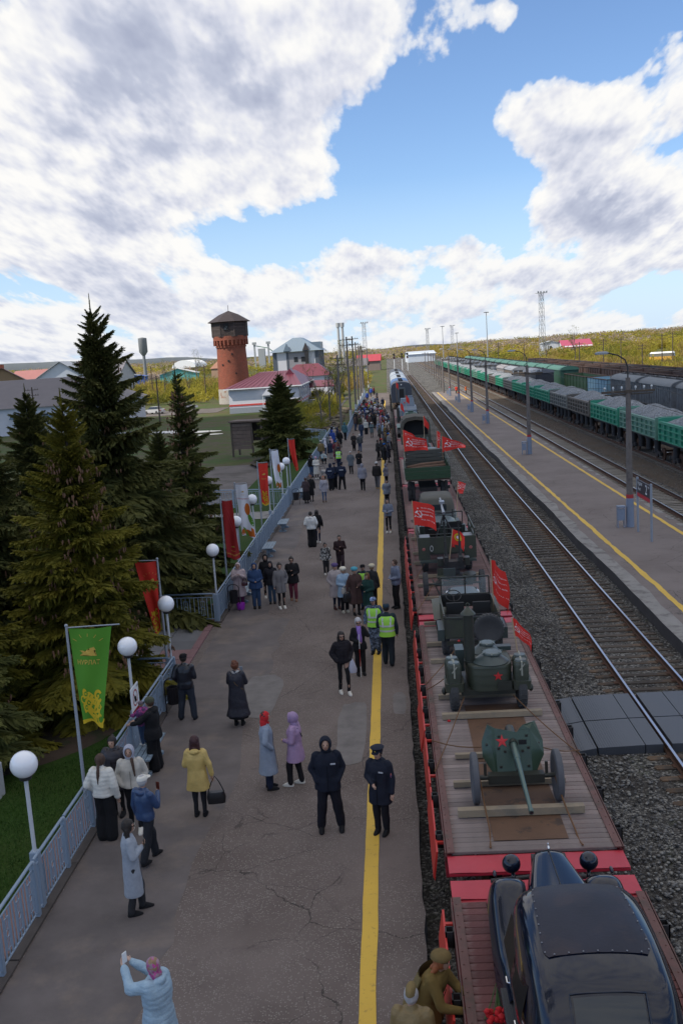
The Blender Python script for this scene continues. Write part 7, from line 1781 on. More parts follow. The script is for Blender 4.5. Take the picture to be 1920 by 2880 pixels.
p19 = P_(-.44, 28.0, 1.88, 178, 'railway guard in dark uniform and a lime hi-vis vest, back to the camera', ('uniform', .86, (.016, .030, .038)), ('uniform', (.018, .026, .035)), ('front', 'down'), 'step', ('dark', 'short'), ('cap', (.02, .04, .06)), extras=(('vest', HV),), bulk=1.12)
pf = [
 (-6.04, 35.7, 1.70, 5, 'woman in a long pale pink hooded coat using her phone by the bin', ('puffer', .45, C['pinkbeige'], 'puffer', .04), ('trousers', (.12, .03, .08)), ('phone', 'phone'), 'stand', ('dark', 'short'), None, 'up', (.06, .02, .03), 1.12),
 (-5.38, 35.4, 1.73, 10, 'stout person in a navy hooded jacket and jeans, hands together', ('jacket', .78, C['blue']), ('trousers', C['jeans']), ('front', 'front'), 'stand', ('dark', 'short'), None, 'up', BLK, 1.18),
 (-5.15, 36.9, 1.72, 10, 'person in black with the hood up, behind the two hooded jackets', ('jacket', .82, BLK), ('slim', BLK), ('down', 'down'), 'stand', ('dark', 'short'), None, 'up', C['white'], 1.0),
 (-4.86, 36.0, 1.62, 5, 'person in a black hooded jacket and blue jeans beside the grey coat', ('jacket', .80, (.016, .016, .022)), ('trousers', (.05, .085, .14)), ('down', 'bag'), 'stand', ('dark', 'short'), None, 'up', BLK, 1.05),
 (-4.41, 35.2, 1.72, 20, 'young woman in a grey coat and white shoes with a high bun', ('coat', .62, (.18, .17, .175), 'wool', .03), ('slim', BLK), ('pocket', 'down'), 'stand', ('dark', 'bun'), None, None, C['white'], .98),
 (-4.07, 36.3, 1.70, 5, 'woman with glasses in a black coat and burgundy trousers holding a phone', ('coat', .72, BLK), ('trousers', (.15, .035, .055)), ('front', 'chest'), 'step', ('dark', 'bun'), None, None, (.20, .11, .07), 1.15),
 (-3.06, 40.4, 1.36, 15, 'child in a black and white patterned sweatshirt', ('jacket', .80, (.02, .02, .022), 'print', .02), ('trousers', DGREY), ('down', 'down'), 'stand', ('dark', 'bun'), None, None, C['white'], 1.1),
 (-2.45, 40.6, 1.62, 5, 'boy in a dark brown hooded sweatshirt beside the patterned child', ('jacket', .85, (.030, .016, .018)), ('uniform', (.035, .022, .028)), ('chest', 'front'), 'step', ('dark', 'short'), None, 'down', BLK, 1.05),
 (-2.33, 34.7, 1.70, 25, 'woman in a pale beige quilted coat and purple beret', ('quilt', .50, (.36, .31, .31), 'quilt', .03), ('slim', NAVY), ('pocket', 'pocket'), 'stand', ('fair', 'short'), ('beret', (.10, .07, .17)), 'down', (.05, .02, .02), 1.25),
 (-2.01, 34.2, 1.66, 20, 'woman in a light blue jacket and white beret with a cream handbag', ('jacket', .62, (.27, .38, .50), 'quilt', .03), ('trousers', BLK), ('front', 'front'), 'stand', ('fair', 'short'), ('beret', (.66, .62, .52)), 'down', (.45, .42, .35), 1.2),
 (-1.58, 33.8, 1.72, 15, 'woman in a long brown coat and turquoise beret holding a black bag', ('coat', .42, C['brown'], 'wool', .04), ('slim', BLK), ('front', 'bag'), 'stand', ('red', 'short'), ('beret', (.08, .30, .38)), None, BLK, 1.15),
 (-1.30, 34.5, 1.66, -15, 'person in a black cap and lime vest half hidden behind the green coat', ('jacket', .80, (.02, .03, .04)), ('trousers', C['jeans']), ('front', 'down'), 'stand', ('dark', 'short'), ('cap', BLK), None, BLK, 1.0),
 (-1.12, 33.4, 1.58, -30, 'woman in a dark green coat and khaki cap with a red ribbon', ('coat', .48, (.014, .045, .04), 'cloth', .04), ('slim', BLK), ('front', 'phone'), 'stand', ('red', 'bob'), ('garrison', (.10, .09, .035)), None, BLK, 1.12),
 (-.98, 34.6, 1.62, 160, 'person in a cream knitted hat behind the green coat', ('jacket', .80, DGREY), ('trousers', BLK), ('down', 'down'), 'stand', ('fair', 'short'), ('beret', (.52, .46, .34)), None, BLK, 1.05),
 (-4.12, 46.5, 1.74, 178, 'person in a white puffer jacket and black trousers walking away', ('puffer', .90, (.62, .62, .60), 'puffer'), ('wide', BLK), ('pocket', 'pocket'), 'stand', ('dark', 'short'), None, 'down', C['white'], 1.12),
 (-3.89, 47.4, 1.66, 175, 'slim person in black just ahead of the white puffer jacket', ('jacket', .85, BLK), ('slim', NAVY), ('down', 'down'), 'step', ('dark', 'bob'), None, None, C['white'], .95),
 (-.38, 49.1, 1.74, -15, 'boy in a grey jacket and white shoes standing on the platform edge', ('jacket', .88, (.16, .18, .23)), ('slim', BLK), ('front', 'front'), 'stand', ('dark', 'short'), None, 'down', C['white'], 1.0),
 (-.13, 34.4, 1.80, -60, 'young man in a grey padded jacket nearest the train, looking left', ('jacket', .86, (.13, .15, .21), 'puffer'), ('trousers', BLK), ('front', 'front'), 'stand', ('brown', 'short'), None, 'down', BLK, 1.05),
 (-5.53, 60.5, 1.63, 165, 'woman in a dark brown jacket and long black skirt beside the bin', ('jacket', .82, (.055, .038, .042)), ('skirt', BLK), ('front', 'front'), 'stand', ('brown', 'short'), None, 'down', BLK, 1.2),
 (-5.26, 61.2, 1.66, 0, 'red haired woman in sunglasses and a long black coat', ('coat', .40, BLK, 'cloth', .02), ('slim', BLK), ('down', 'down'), 'stand', ('red', 'curly'), None, None, BLK, 1.0),
 (-4.40, 60.6, 1.65, 8, 'ginger haired woman in a pale grey jacket and jeans with a shoulder bag', ('jacket', .68, (.30, .29, .33), 'quilt', .02), ('slim', (.05, .10, .20)), ('down', 'down'), 'stand', ('ginger', 'bob'), None, None, (.08, .05, .04), 1.05),
 (-4.25, 65.6, 1.84, 170, 'hooded police officer with lettering across the back, left of the pair', ('uniform', .78, NAVY), ('uniform', BLK), ('back', 'back'), 'stand', ('dark', 'short'), None, 'up', BLK, 1.12),
 (-4.02, 66.3, 1.78, 10, 'police officer facing the camera between the two seen from behind', ('uniform', .80, NAVY), ('uniform', BLK), ('front', 'front'), 'stand', ('dark', 'short'), ('police', NAVY, 'cloth'), None, BLK, 1.05),
 (-3.50, 65.7, 1.86, 178, 'police officer in a peaked cap with lettering across the back, right of the pair', ('uniform', .84, NAVY), ('uniform', BLK), ('pocket', 'pocket'), 'wide', ('dark', 'short'), ('police', NAVY, 'cloth'), None, BLK, 1.12),
 (-4.29, 77.7, 1.72, 178, 'traffic officer in a lime green vest seen from behind', ('uniform', .82, NAVY), ('uniform', NAVY), ('front', 'front'), 'stand', ('dark', 'short'), ('police', NAVY, 'cloth'), None, BLK, 1.1),
 (-5.70, 72.1, 1.68, 20, 'woman in a long cream coat and pink hat beside the fence', ('coat', .38, (.52, .49, .44), 'quilt', .05), ('slim', BLK), ('front', 'front'), 'stand', ('fair', 'short'), ('beanie', (.45, .28, .40)), None, C['white'], 1.08),
 (-6.15, 73.1, 1.71, 40, 'person in a black hooded top and jeans leaning by the fence', ('jacket', .86, BLK), ('trousers', C['jeans']), ('down', 'down'), 'stand', ('dark', 'short'), None, 'up', BLK, 1.0),
 (-6.05, 88.6, 1.55, 90, 'person in a white hooded jacket standing at the fence', ('jacket', .80, (.60, .60, .68)), ('trousers', C['jeans']), ('pocket', 'pocket'), 'stand', ('dark', 'short'), None, 'up', BLK, 1.05),
 (-5.65, 90.6, 1.50, 30, 'child in a pink jacket and white hat at the fence', ('jacket', .80, (.50, .30, .32)), ('trousers', DGREY), ('front', 'front'), 'stand', ('fair', 'short'), ('beanie', (.6, .5, .5)), None, BLK, 1.1),
 (-3.19, 74.1, 1.70, 0, 'woman in a grey coat and sunglasses walking towards the camera', ('coat', .62, (.10, .115, .13)), ('trousers', BLK), ('pocket', 'pocket'), 'step', ('grey', 'short'), None, None, BLK, 1.08),
 (-2.60, 75.5, 1.60, 0, 'woman in a black coat with hands folded, right of the grey coat', ('coat', .60, BLK, 'cloth', .03), ('slim', (.25, .25, .27)), ('front', 'front'), 'stand', ('dark', 'bun'), None, None, BLK, 1.2),
 (-2.07, 64.8, 1.80, 178, 'person in a grey hooded jacket with a faint red print walking away', ('jacket', .76, (.22, .22, .26)), ('trousers', BLK), ('down', 'down'), 'step', ('dark', 'short'), None, 'up', BLK, 1.1),
 (-1.10, 65.0, 1.84, 176, 'man in a white cap, black jacket and grey trousers walking on the yellow line', ('jacket', .84, (.02, .018, .018)), ('trousers', (.09, .09, .10)), ('down', 'down'), 'walk', ('dark', 'short'), ('beanie', (.45, .45, .45)), None, (.35, .22, .08), 1.12),
 (-.50, 66.4, 1.50, 60, 'boy in a grey hooded jacket between the yellow line and the train', ('jacket', .78, (.17, .17, .21)), ('trousers', BLK), ('pocket', 'pocket'), 'stand', ('dark', 'short'), None, 'up', BLK, 1.1),
 (-.46, 58.5, 1.45, 10, 'small boy in a grey padded jacket, second from the platform edge boys', ('puffer', .72, (.15, .17, .21), 'puffer'), ('trousers', BLK), ('pocket', 'pocket'), 'stand', ('dark', 'short'), None, 'down', BLK, 1.12),
 (-2.91, 89.6, 1.66, 180, 'man in a dark grey jacket and jeans walking away toward the crowd', ('jacket', .84, (.06, .065, .07)), ('trousers', (.04, .06, .12)), ('down', 'down'), 'step', ('grey', 'short'), None, None, BLK, 1.1),
 (-3.51, 90.9, 1.66, 5, 'woman in black holding something before the dense crowd', ('coat', .62, (.02, .018, .02)), ('trousers', BLK), ('front', 'front'), 'stand', ('dark', 'short'), None, None, BLK, 1.12),
 (-3.13, 103.7, 1.68, 180, 'person in a navy jacket and jeans at the edge of the crowd', ('jacket', .82, (.03, .045, .08)), ('trousers', (.035, .055, .10)), ('down', 'down'), 'stand', ('dark', 'short'), None, None, BLK, 1.1),
 (-2.72, 108, 1.60, 170, 'person in a bulky cream puffer jacket at the edge of the crowd', ('puffer', .80, (.42, .41, .36), 'puffer'), ('wide', BLK), ('down', 'down'), 'stand', ('fair', 'short'), None, 'up', BLK, 1.2),
 (-2.03, 103.8, 1.62, 0, 'woman in a teal grey coat and white hat in front of the crowd', ('coat', .56, (.085, .12, .13)), ('slim', BLK), ('chest', 'chest'), 'stand', ('dark', 'short'), ('beanie', (.6, .58, .56)), None, BLK, 1.05),
 (-1.30, 104.5, 1.60, 30, 'person in a light grey blue jacket next to the uniformed figures', ('jacket', .70, (.20, .22, .29)), ('trousers', BLK), ('front', 'front'), 'stand', ('dark', 'short'), None, 'up', BLK, 1.1),
 (-.62, 98.2, 1.68, 95, 'figure in a khaki greatcoat at the wagons, nearest of the uniformed group', ('coat', .40, C['khaki'], 'wool', .04), ('slim', BLK), ('front', 'front'), 'stand', ('brown', 'short'), ('garrison', C['khaki']), None, BLK, 1.12),
 (-.50, 107, 1.72, 95, 'figure in a khaki uniform farther along the wagons', ('coat', .60, (.14, .10, .045), 'wool', .03), ('uniform', (.10, .08, .04)), ('front', 'front'), 'stand', ('brown', 'short'), ('garrison', C['khaki']), None, BLK, 1.1),
 (-1.16, 98.9, 1.64, 80, 'person in a grey green jacket with a black bag beside the khaki coat', ('jacket', .76, (.065, .07, .058)), ('trousers', BLK), ('front', 'bag'), 'stand', ('dark', 'short'), None, None, BLK, 1.1),
 (-1.18, 81.8, 1.76, 100, 'man in dark clothes in the group pressed against the wagons', ('jacket', .78, (.022, .02, .02)), ('trousers', BLK), ('down', 'front'), 'step', ('dark', 'short'), None, None, BLK, 1.12),
 (-.62, 78.5, 1.74, 95, 'person in a long black coat and blue cap against the wagons', ('coat', .40, BLK, 'cloth', .04), ('slim', BLK), ('front', 'front'), 'stand', ('dark', 'short'), ('beanie', (.02, .10, .32)), None, BLK, 1.15),
 (-.30, 79.9, 1.74, 90, 'person in a long dark coat nearest the wagon edge', ('coat', .42, (.02, .02, .03), 'cloth', .04), ('slim', BLK), ('front', 'front'), 'stand', ('dark', 'short'), ('cap', (.05, .07, .14)), None, BLK, 1.15),
 (-.90, 83.6, 1.68, 100, 'person in a red cap among the dark coats by the wagons', ('jacket', .74, (.03, .028, .03)), ('trousers', BLK), ('front', 'front'), 'stand', ('dark', 'short'), ('cap', (.42, .03, .03)), None, BLK, 1.1),
]
made = []
for r_ in pf:
	ex = []
	if 'lime' in r_[4]: ex.append(('vest', (.25, .85, .10) if 'traffic' in r_[4] else HV))
	if 'lettering' in r_[4]: ex.append(('patch', 'back'))
	if 'sunglasses' in r_[4] or 'with glasses' in r_[4]: ex.append(('glasses',))
	if 'shoulder bag' in r_[4]: ex.append(('strap', BLK))
	made.append(P_(r_[0], r_[1], r_[2], r_[3], r_[4], r_[5], r_[6], r_[7], r_[8], r_[9], r_[10], r_[11], r_[12], r_[13], extras=tuple(ex)))
held(made[9], -1, 'handbag', 'cream handbag held by the woman in the light blue jacket', 'bag', lambda mb: m_bag(mb, .17, .20, .06, .10), fab((.45, .42, .38), 'leather'), (.03, -.06, .03))
held(made[10], -1, 'handbag', 'black handbag held by the woman in the long brown coat', 'bag', lambda mb: m_bag(mb, .18, .28, .07, .10), fab(BLK, 'leather'), (0, -.05, 0))
held(made[3], 1, 'shopping_bag', 'bright blue bag held beside the grey coat', 'bag', lambda mb: m_bag(mb, .16, .30, .07, .05), fab((.02, .08, .28)), (.05, 0, .05))
held(made[0], -1, 'handbag', 'burgundy shoulder bag on the pale pink coat', 'bag', lambda mb: m_bag(mb, .12, .12, .05, .20), fab((.06, .012, .018), 'leather'), (.30, .06, -.10))
mbb = MB(); mbb.loft([(0, 0, 0, .13, .10), (0, 0, .2, .17, .13), (0, 0, .26, .16, .12)], 16); tag(obj('gift_bag', mbb, mat('violet_foil', (.30, .03, .40), .3), None, 60, (-5.98, 35.3, .0)), 'violet bag standing at the feet of the pale pink coat', 'bag')
# squatting person and stroller at the fence
def squatting():
	t = thing('person', 'person in a turquoise patterned jacket squatting by the fence', 'person', (-5.8, 81.7, 0), R(20), 'people on the platform')
	mb = MB()
	for s in (-1, 1): capsule(mb, (s*.10, .08, .30), (s*.14, -.28, .46), .10, .08); capsule(mb, (s*.14, -.28, .46), (s*.13, -.12, .08), .07, .06); capsule(mb, (s*.13, -.10, .06), (s*.13, -.26, .05), .05, .045)
	link('trousers', remeshed(mb, .03, 'trousers'), fab(DGREY), t)
	mb = MB(); capsule(mb, (0, .08, .34), (0, -.05, .74), .17, .17)
	for s in (-1, 1): capsule(mb, (s*.17, -.05, .76), (s*.2, -.22, .52), .07, .06); capsule(mb, (s*.2, -.22, .52), (s*.04, -.38, .55), .06, .05)
	link('jacket', remeshed(mb, .03, 'jacket', 1, .012), fab((.10, .26, .34), 'print'), t)
	mb = MB(); mb.ell((0, -.10, 1.0), .08, .095, .11, 12, 8); capsule(mb, (0, -.06, .8), (0, -.08, .95), .05, .05); [mb.ell((s*.04, -.42, .55), .04, .05, .04, 8, 6) for s in (-1, 1)]; link('body', remeshed(mb, .025, 'body'), SKIN, t)
	mb = MB(); mb.ell((0, -.075, 1.03), .095, .10, .105, 12, 8); obj('hair', mb, mat('hair_dark', HAIRC['dark']), t, 180)
squatting()
def stroller():
	t = thing('stroller', 'pale stroller beside the woman in the long cream coat', 'stroller', (-5.1, 71.6, 0), R(30))
	mb = MB(); mb.loft([(0, 0, .45, .18, .30), (0, 0, .62, .22, .36), (0, .05, .70, .2, .3)], 16, pw=3.); obj('seat', mb, fab((.30, .28, .27)), t, 60)
	mb = MB(); [mb.bar((s*.2, .35, .95), (s*.2, -.35, .14), .025) for s in (-1, 1)]; [mb.bar((s*.2, -.2, .5), (s*.22, .30, .12), .02) for s in (-1, 1)]; mb.bar((-.2, .35, .95), (.2, .35, .95), .03); obj('frame', mb, M_STEEL_D, t)
	for x in (-.22, .22):
		for y in (-.36, .30): mb = MB(); mb.lathe([(.001, -.02), (.11, -.02), (.11, .02), (.001, .02)], (x, y, .11), 14, 'x'); obj('wheel', mb, M_BLACK, t)
stroller()

# the dense far crowd: copies of the small figures with clothes of their own
pal = [('black', BLK), ('dark navy', (.018, .024, .05)), ('dark grey', (.05, .05, .055)), ('brown', (.08, .05, .04)), ('grey', (.16, .165, .175)), ('beige', (.36, .30, .25)), ('white', (.55, .54, .52)), ('red', (.36, .02, .025)), ('maroon', (.12, .02, .03)), ('royal blue', (.03, .07, .30)), ('khaki', (.15, .11, .05)), ('teal', (.05, .12, .14)), ('mustard', (.42, .30, .03)), ('olive', (.06, .065, .035)), ('pink', (.42, .22, .27)), ('pale blue', (.22, .29, .38))]
wts = [9, 8, 7, 4, 5, 3, 3, 3, 2, 2, 3, 2, 1, 2, 1, 2]
protos = made[18:20]+made[31:33]+made[35:39]+made[29:31]+made[43:46]
spots = []
r3 = random.Random(77)
def far_enough(x, y, d): return all((x-a)**2+((y-b)*.55)**2 > d*d for a, b in spots)
tries = 0
while len(spots) < 150 and tries < 9000:
	tries += 1
	u = r3.random()
	if u < .62: y = r3.gauss(126, 9.5); x = r3.uniform(-4.35, -.55)
	elif u < .80: y = r3.uniform(136, 158); x = r3.uniform(-4.3, -1.0)
	elif u < .90: y = r3.uniform(82, 112); x = r3.uniform(-6.1, -4.6)
	else: y = r3.uniform(86, 118); x = r3.uniform(-.9, -.15)
	if y < 80 or y > 190: continue
	if y > 104 and x < -4.45: continue
	if -4.2 < x < -1.1 and y < 112: continue
	if far_enough(x, y, .48): spots.append((x, y))
for x, y in ((-3.9, 196), (-3.4, 190), (-3.0, 200), (-2.2, 178), (-3.8, 172)): spots.append((x, y))
zone = lambda x, y: 'beside the fence before the crowd' if x < -4.5 else ('in the line along the wagons' if x > -1 and y < 118 else ('in the middle of the dense crowd' if y < 132 else ('at the back of the crowd' if y < 165 else 'walking beyond the crowd')))
for x, y in spots:
	nm, c = r3.choices(pal, wts)[0]; p = r3.choice(protos); y_ = y
	cm = next((ch for ch in p.children if ch.name.split('.')[0] in ('coat', 'jacket')), None)
	sw = {cm.material_slots[0].material.name: fab(c)} if cm else None
	kids = {ch.name.split('.')[0] for ch in p.children}
	face = r3.choice([180, 180, 170, 150, 90, 100, 10, -20, 200]) if x < -1 or y > 118 else r3.uniform(70, 110)
	c_ = copy_tree(p, (x, y_, 0), R(face+r3.uniform(-20, 20)), 'person in a '+nm+' '+('hooded ' if 'hood' in kids else '')+('coat ' if 'coat' in kids else 'jacket ')+zone(x, y), swap=sw)
	c_['group'] = 'far crowd on the platform'; f = r3.uniform(.93, 1.05); c_.scale = (f, f, f)
for x, y, c, lb in WORKERS:
	c_ = copy_tree(made[34], (x, y, 0), R(rng.uniform(60, 200)), lb, swap={[ch for ch in made[34].children if ch.name.split('.')[0] in ('jacket', 'coat')][0].material_slots[0].material.name: fab(c)}); c_['group'] = 'workers on the island platform'

# the pair in uniform at the nearest wagon
KH = (.17, .115, .040)
def greatcoat_woman():
	t = P_(.05, 11.52, 1.70, 66, 'woman in khaki uniform and cap with a greatcoat over her shoulders, laying flowers', ('uniform', .70, KH, 'wool', .02), ('trousers', (.10, .075, .035)), ('over', 'over'), 'stand', ('ginger', 'bob'), ('beret', (.15, .105, .045)), None, BLK, 1.28, lean=.34, group='pair in wartime uniform by the nearest wagon')
	mb = MB()
	def S(u, v):
		a = R(20+140*u); zz = 1.43-.95*v; r = .205+.17*v; lean = .34*max(0, zz-.95)
		fold = .022*math.sin(u*22)*v
		return Vector((math.cos(a)*(r+fold)*1.15, math.sin(a)*(r+fold)*.75+.07-lean, zz))*.97
	mb.grid(S, 40, 20); n = len(mb.v); mb.add([(x, y-.014 if False else y+.014, z) for x, y, z in mb.v[:n]], [f[::-1] for f in mb.f[:]])
	obj('greatcoat', mb, mat('khaki_quilt', (.16, .115, .040), .85, var=.22, vs=7, bump=.5, bs=16), t, 180)
	return t
gw = greatcoat_woman()
gm = P_(-.14, 10.65, 1.74, 170, 'man in a khaki quilted jacket and side cap, at the bottom edge', ('quilt', .86, (.20, .14, .058), 'quilt'), ('uniform', (.09, .07, .035)), ('down', 'down'), 'stand', ('grey', 'short'), ('garrison', (.19, .14, .065)), None, BLK, 1.1, group='pair in wartime uniform by the nearest wagon')
def bouquet():
	t = thing('bouquet', 'bunch of red carnations lying on the wagon deck by the running board', 'flowers', (.93, 11.08, DZ+.03), R(-8))
	mb = MB(); r_ = random.Random(2)
	for k in range(14):
		a = r_.uniform(-.10, .10); b = r_.uniform(-.06, .06); mb.tube([(a*.3, .34, .10+b*.3), (a, 0, .05+b*.3), (a*1.7, -.24, .05+b)], .005, 4)
	obj('stems', mb, mat('stem_green', (.05, .12, .03)), t, kind='stuff')
	for k in range(22):
		a, b = r_.uniform(-.16, .16), r_.uniform(-.36, -.16); c = Vector((a, b, r_.uniform(.03, .12))); mb = MB()
		mb.ell(c, .044, .044, .034, 8, 6); mb.v = [tuple(c+(Vector(v)-c)*(1+.28*noise.noise(Vector(v)*60))) for v in mb.v]
		obj('carnation', mb, mat('carnation_red', (.50, .005, .010), .7, var=.3, vs=60, bump=.6, bs=90), t, 180)
bouquet()
mbc = MB(); mbc.ell((0, 0, .02), .04, .04, .025, 8, 5); tag(obj('carnation_head', mbc, mat('carnation_red', (.5, .005, .01)), None, 180, (.92, 20.6, DZ)), 'single red carnation head lying on the deck left of the kitchen', 'flower')

bpy.data.scenes.remove(TMP)

# spruces
def np_mesh(name, V, F, mats, mi=None, smooth=False):
	me = bpy.data.meshes.new(name); V = np.asarray(V, dtype=np.float32); F = np.asarray(F, dtype=np.int32); k = F.shape[1]
	me.vertices.add(len(V)); me.vertices.foreach_set('co', V.ravel()); me.loops.add(F.size); me.loops.foreach_set('vertex_index', F.ravel())
	me.polygons.add(len(F)); me.polygons.foreach_set('loop_start', np.arange(0, F.size, k, dtype=np.int32))
	if mi is not None: me.polygons.foreach_set('material_index', np.asarray(mi, dtype=np.int32))
	me.update(calc_edges=True)
	for m in mats: me.materials.append(m)
	return me
def foliage_mat(name, a, b, c, sc_=1.1, tr=.25):
	m = bpy.data.materials.new(name); m.use_nodes = True; T = NT(m.node_tree); bs = m.node_tree.nodes['Principled BSDF']; bs.inputs['Roughness'].default_value = .7; bs.inputs['Specular IOR Level'].default_value = .2
	tc = T.add('ShaderNodeTexCoord'); n = T.add('ShaderNodeTexNoise', {'Vector': tc.outputs['Object'], 'Scale': sc_, 'Detail': 6., 'Roughness': .7})
	col = T.ramp(n.outputs[0], [(.34, a), (.5, b), (.68, c)]); T.l.new(col, bs.inputs['Base Color'])
	t = T.add('ShaderNodeBsdfTranslucent', {'Color': col}); mx = T.add('ShaderNodeMixShader', {0: tr, 1: bs.outputs[0], 2: t.outputs[0]})
	T.l.new(mx.outputs[0], m.node_tree.nodes['Material Output'].inputs[0]); return m
nr = np.random.RandomState(4)
def rotz(a): c, s = np.cos(a), np.sin(a); return np.array([[c, -s, 0], [s, c, 0], [0, 0, 1.]])
def branch_template(seed, n=30):
	"""a spruce branch of length 1 along +X: twigs left and right, each a spray of narrow needle-covered shoots"""
	r = np.random.RandomState(seed); V = []; F = []
	def blade(p, d, l, w, up):
		d = d/np.linalg.norm(d); s = np.cross(d, up); s /= np.linalg.norm(s)+1e-9; i = len(V)
		V.extend([p-s*w*.5, p+d*l*.45-s*w, p+d*l, p+d*l*.45+s*w]); F.append((i, i+1, i+2, i+3))
	for i in range(n):
		t = .10+.90*i/n; p = np.array([t, 0, -.16*t*t+.10*t**4])
		for sd in (-1, 1):
			L = (.34*(1-t)+.10)*r.uniform(.7, 1.2); ang = r.uniform(.6, .95)
			d = np.array([math.cos(ang), sd*math.sin(ang), r.uniform(-.5, -.05)])
			for up in (np.array([0, 0, 1.]), np.array([r.uniform(-1, 1), 0, .3])): blade(p, d, L, L*.10+.012, up)
			for q in range(4):
				p2 = p+d*L*(.2+.2*q); d2 = d+np.array([r.uniform(.0, .8), sd*r.uniform(-.5, .7), r.uniform(-1.2, .25)]); blade(p2, d2, L*r.uniform(.3, .55), .018+.01*L, np.array([r.uniform(-1, 1), r.uniform(-1, 1), 1.]))
		blade(p, np.array([1, 0, .05]), .12, .02, np.array([0, r.uniform(-1, 1), 1.]))
		for q in range(3): p3 = p+np.array([0, r.uniform(-.5, .5)*(1-t)*.5, -.02]); blade(p3, np.array([r.uniform(0, .6), r.uniform(-.4, .4), -1]), (.16*(1-t)+.07)*r.uniform(.6, 1.7), .018, np.array([r.uniform(-1, 1), 1., 0]))
	return np.array(V), np.array(F)
BT = [branch_template(s) for s in range(3)]
def spruce_mesh(seed, h, rad, droop=.18, dens=1.0):
	r = np.random.RandomState(seed); V = []; F = []; o = 0; z = .25; lobes = [(r.uniform(0, 2*PI), r.uniform(.0, .22)) for _ in range(3)]
	while z < h*.965:
		f = z/h; ln0 = rad*(1-f)**.82*(1 if f > .12 else .72+f*2.3)+.10
		nb = int((7 if f < .5 else 6 if f < .85 else 5)*dens+.5); ph = r.uniform(0, 2*PI)
		for k in range(nb):
			a = ph+2*PI*k/nb+r.uniform(-.3, .3); ln = ln0*r.uniform(.55, 1.18)*(1+sum(w*math.cos(a-b) for b, w in lobes))
			v, fc = BT[r.randint(3)]; v = v*np.array([ln, ln*(.85+.2*(1-f)), ln*.9]); el = (-.22+.95*f**1.2)+r.uniform(-.22, .22)-droop*(1-f)
			c, s = math.cos(el), math.sin(el); Ry = np.array([[c, 0, -s], [0, 1, 0], [s, 0, c]]); tw = r.uniform(-.25, .25); ct, st = math.cos(tw), math.sin(tw)
			Rx = np.array([[1, 0, 0], [0, ct, -st], [0, st, ct]]); M_ = rotz(a) @ Ry @ Rx
			V.append(v @ M_.T+np.array([0, 0, z+r.uniform(-.08, .08)])); F.append(fc+o); o += len(v)
		z += (.145+.10*(1-f))*(.8 if f > .7 else 1)*h/10
	# leader
	v, fc = BT[0]; v = v*np.array([h*.075, .22, .22]); v = np.stack([v[:, 2], v[:, 1], v[:, 0]], 1); V.append(v+np.array([0, 0, h*.945])); F.append(fc+o)
	return np.concatenate(V), np.concatenate(F)
M_BARK = mat('spruce_bark', (.045, .032, .024), .95, var=.3, vs=5, bump=.6, bs=20)
FOL_Y = foliage_mat('yellowish_needles', (.085, .080, .014), (.165, .148, .019), (.24, .205, .03))
FOL_D = foliage_mat('dark_needles', (.056, .062, .022), (.105, .108, .032), (.16, .155, .045))
FOL_M = foliage_mat('deep_green_needles', (.058, .066, .022), (.108, .116, .032), (.16, .16, .046))
def spruce(x, y, h, rad, m, seed, label, cones=0, droop=.18, zb=-.35, rz=0.):
	t = thing('spruce_tree', label, 'spruce tree', (x, y, zb), rz, 'spruces beside the platform')
	V, F = spruce_mesh(seed, h, rad, droop); link('crown', np_mesh('crown', V, F, [m]), None, t)
	mb = MB(); mb.tube([(0, 0, 0), (.02, 0, h*.5), (0, 0, h*.97)], [.20*h/9, .11*h/9, .015], 8); obj('trunk', mb, M_BARK, t, 60)
	if cones:
		mb = MB(); r = random.Random(seed)
		for k in range(cones):
			f = r.uniform(.22, .93); a = r.uniform(0, 2*PI); rd = rad*(1-f)**.82*r.uniform(.65, 1.0)
			c = Vector((rd*math.cos(a), rd*math.sin(a), f*h-.25-.20*rd*.4))
			for q in range(r.randint(2, 5)): p = c+Vector((r.uniform(-.14, .14), r.uniform(-.14, .14), r.uniform(-.08, .08))); mb.tube([p, p-Vector((0, 0, .05)), p-Vector((r.uniform(-.02, .02), 0, .14))], [.014, .030, .010], 6)
		obj('cones', mb, mat('spruce_cone', (.17, .085, .045), .7, var=.3, vs=20), t, 60, kind='stuff')
	return t
spruce(-8.75, 25.9, 9.0, 2.75, FOL_Y, 3, 'nearest spruce, yellowish green and hung with cones, behind the green banner', 170)
spruce(-10.4, 35.0, 12.0, 3.6, FOL_D, 8, 'tallest dark spruce with a bare spiked top standing clear of the horizon', 40)
spruce(-8.75, 40.4, 9.45, 1.85, FOL_M, 12, 'narrower dark spruce with rusty cones, right of the tallest one', 120)
spruce(-12.6, 28.2, 8.7, 3.7, FOL_D, 21, 'dark spruce cut by the left edge of the picture, in front', 30)
spruce(-14.8, 39.5, 9.0, 3.2, FOL_D, 31, 'dark spruce at the left behind the tallest one', 20)
spruce(-11.0, 21.9, 5.6, 2.2, FOL_M, 41, 'low bushy spruce at the left edge beneath the yellowish one', 0, zb=-.2)
spruce(-11.2, 46.5, 6.6, 2.2, FOL_M, 51, 'smaller spruce hidden behind the cone hung ones near the fence', 0)
spruce(-9.9, 89.0, 8.1, 3.3, FOL_M, 61, 'lone small spruce standing by itself past the banners', 0, .05)
spruce(-11.6, 23.2, 6.2, 2.6, FOL_Y, 45, 'yellowish spruce low at the left edge', 40, zb=-.2)

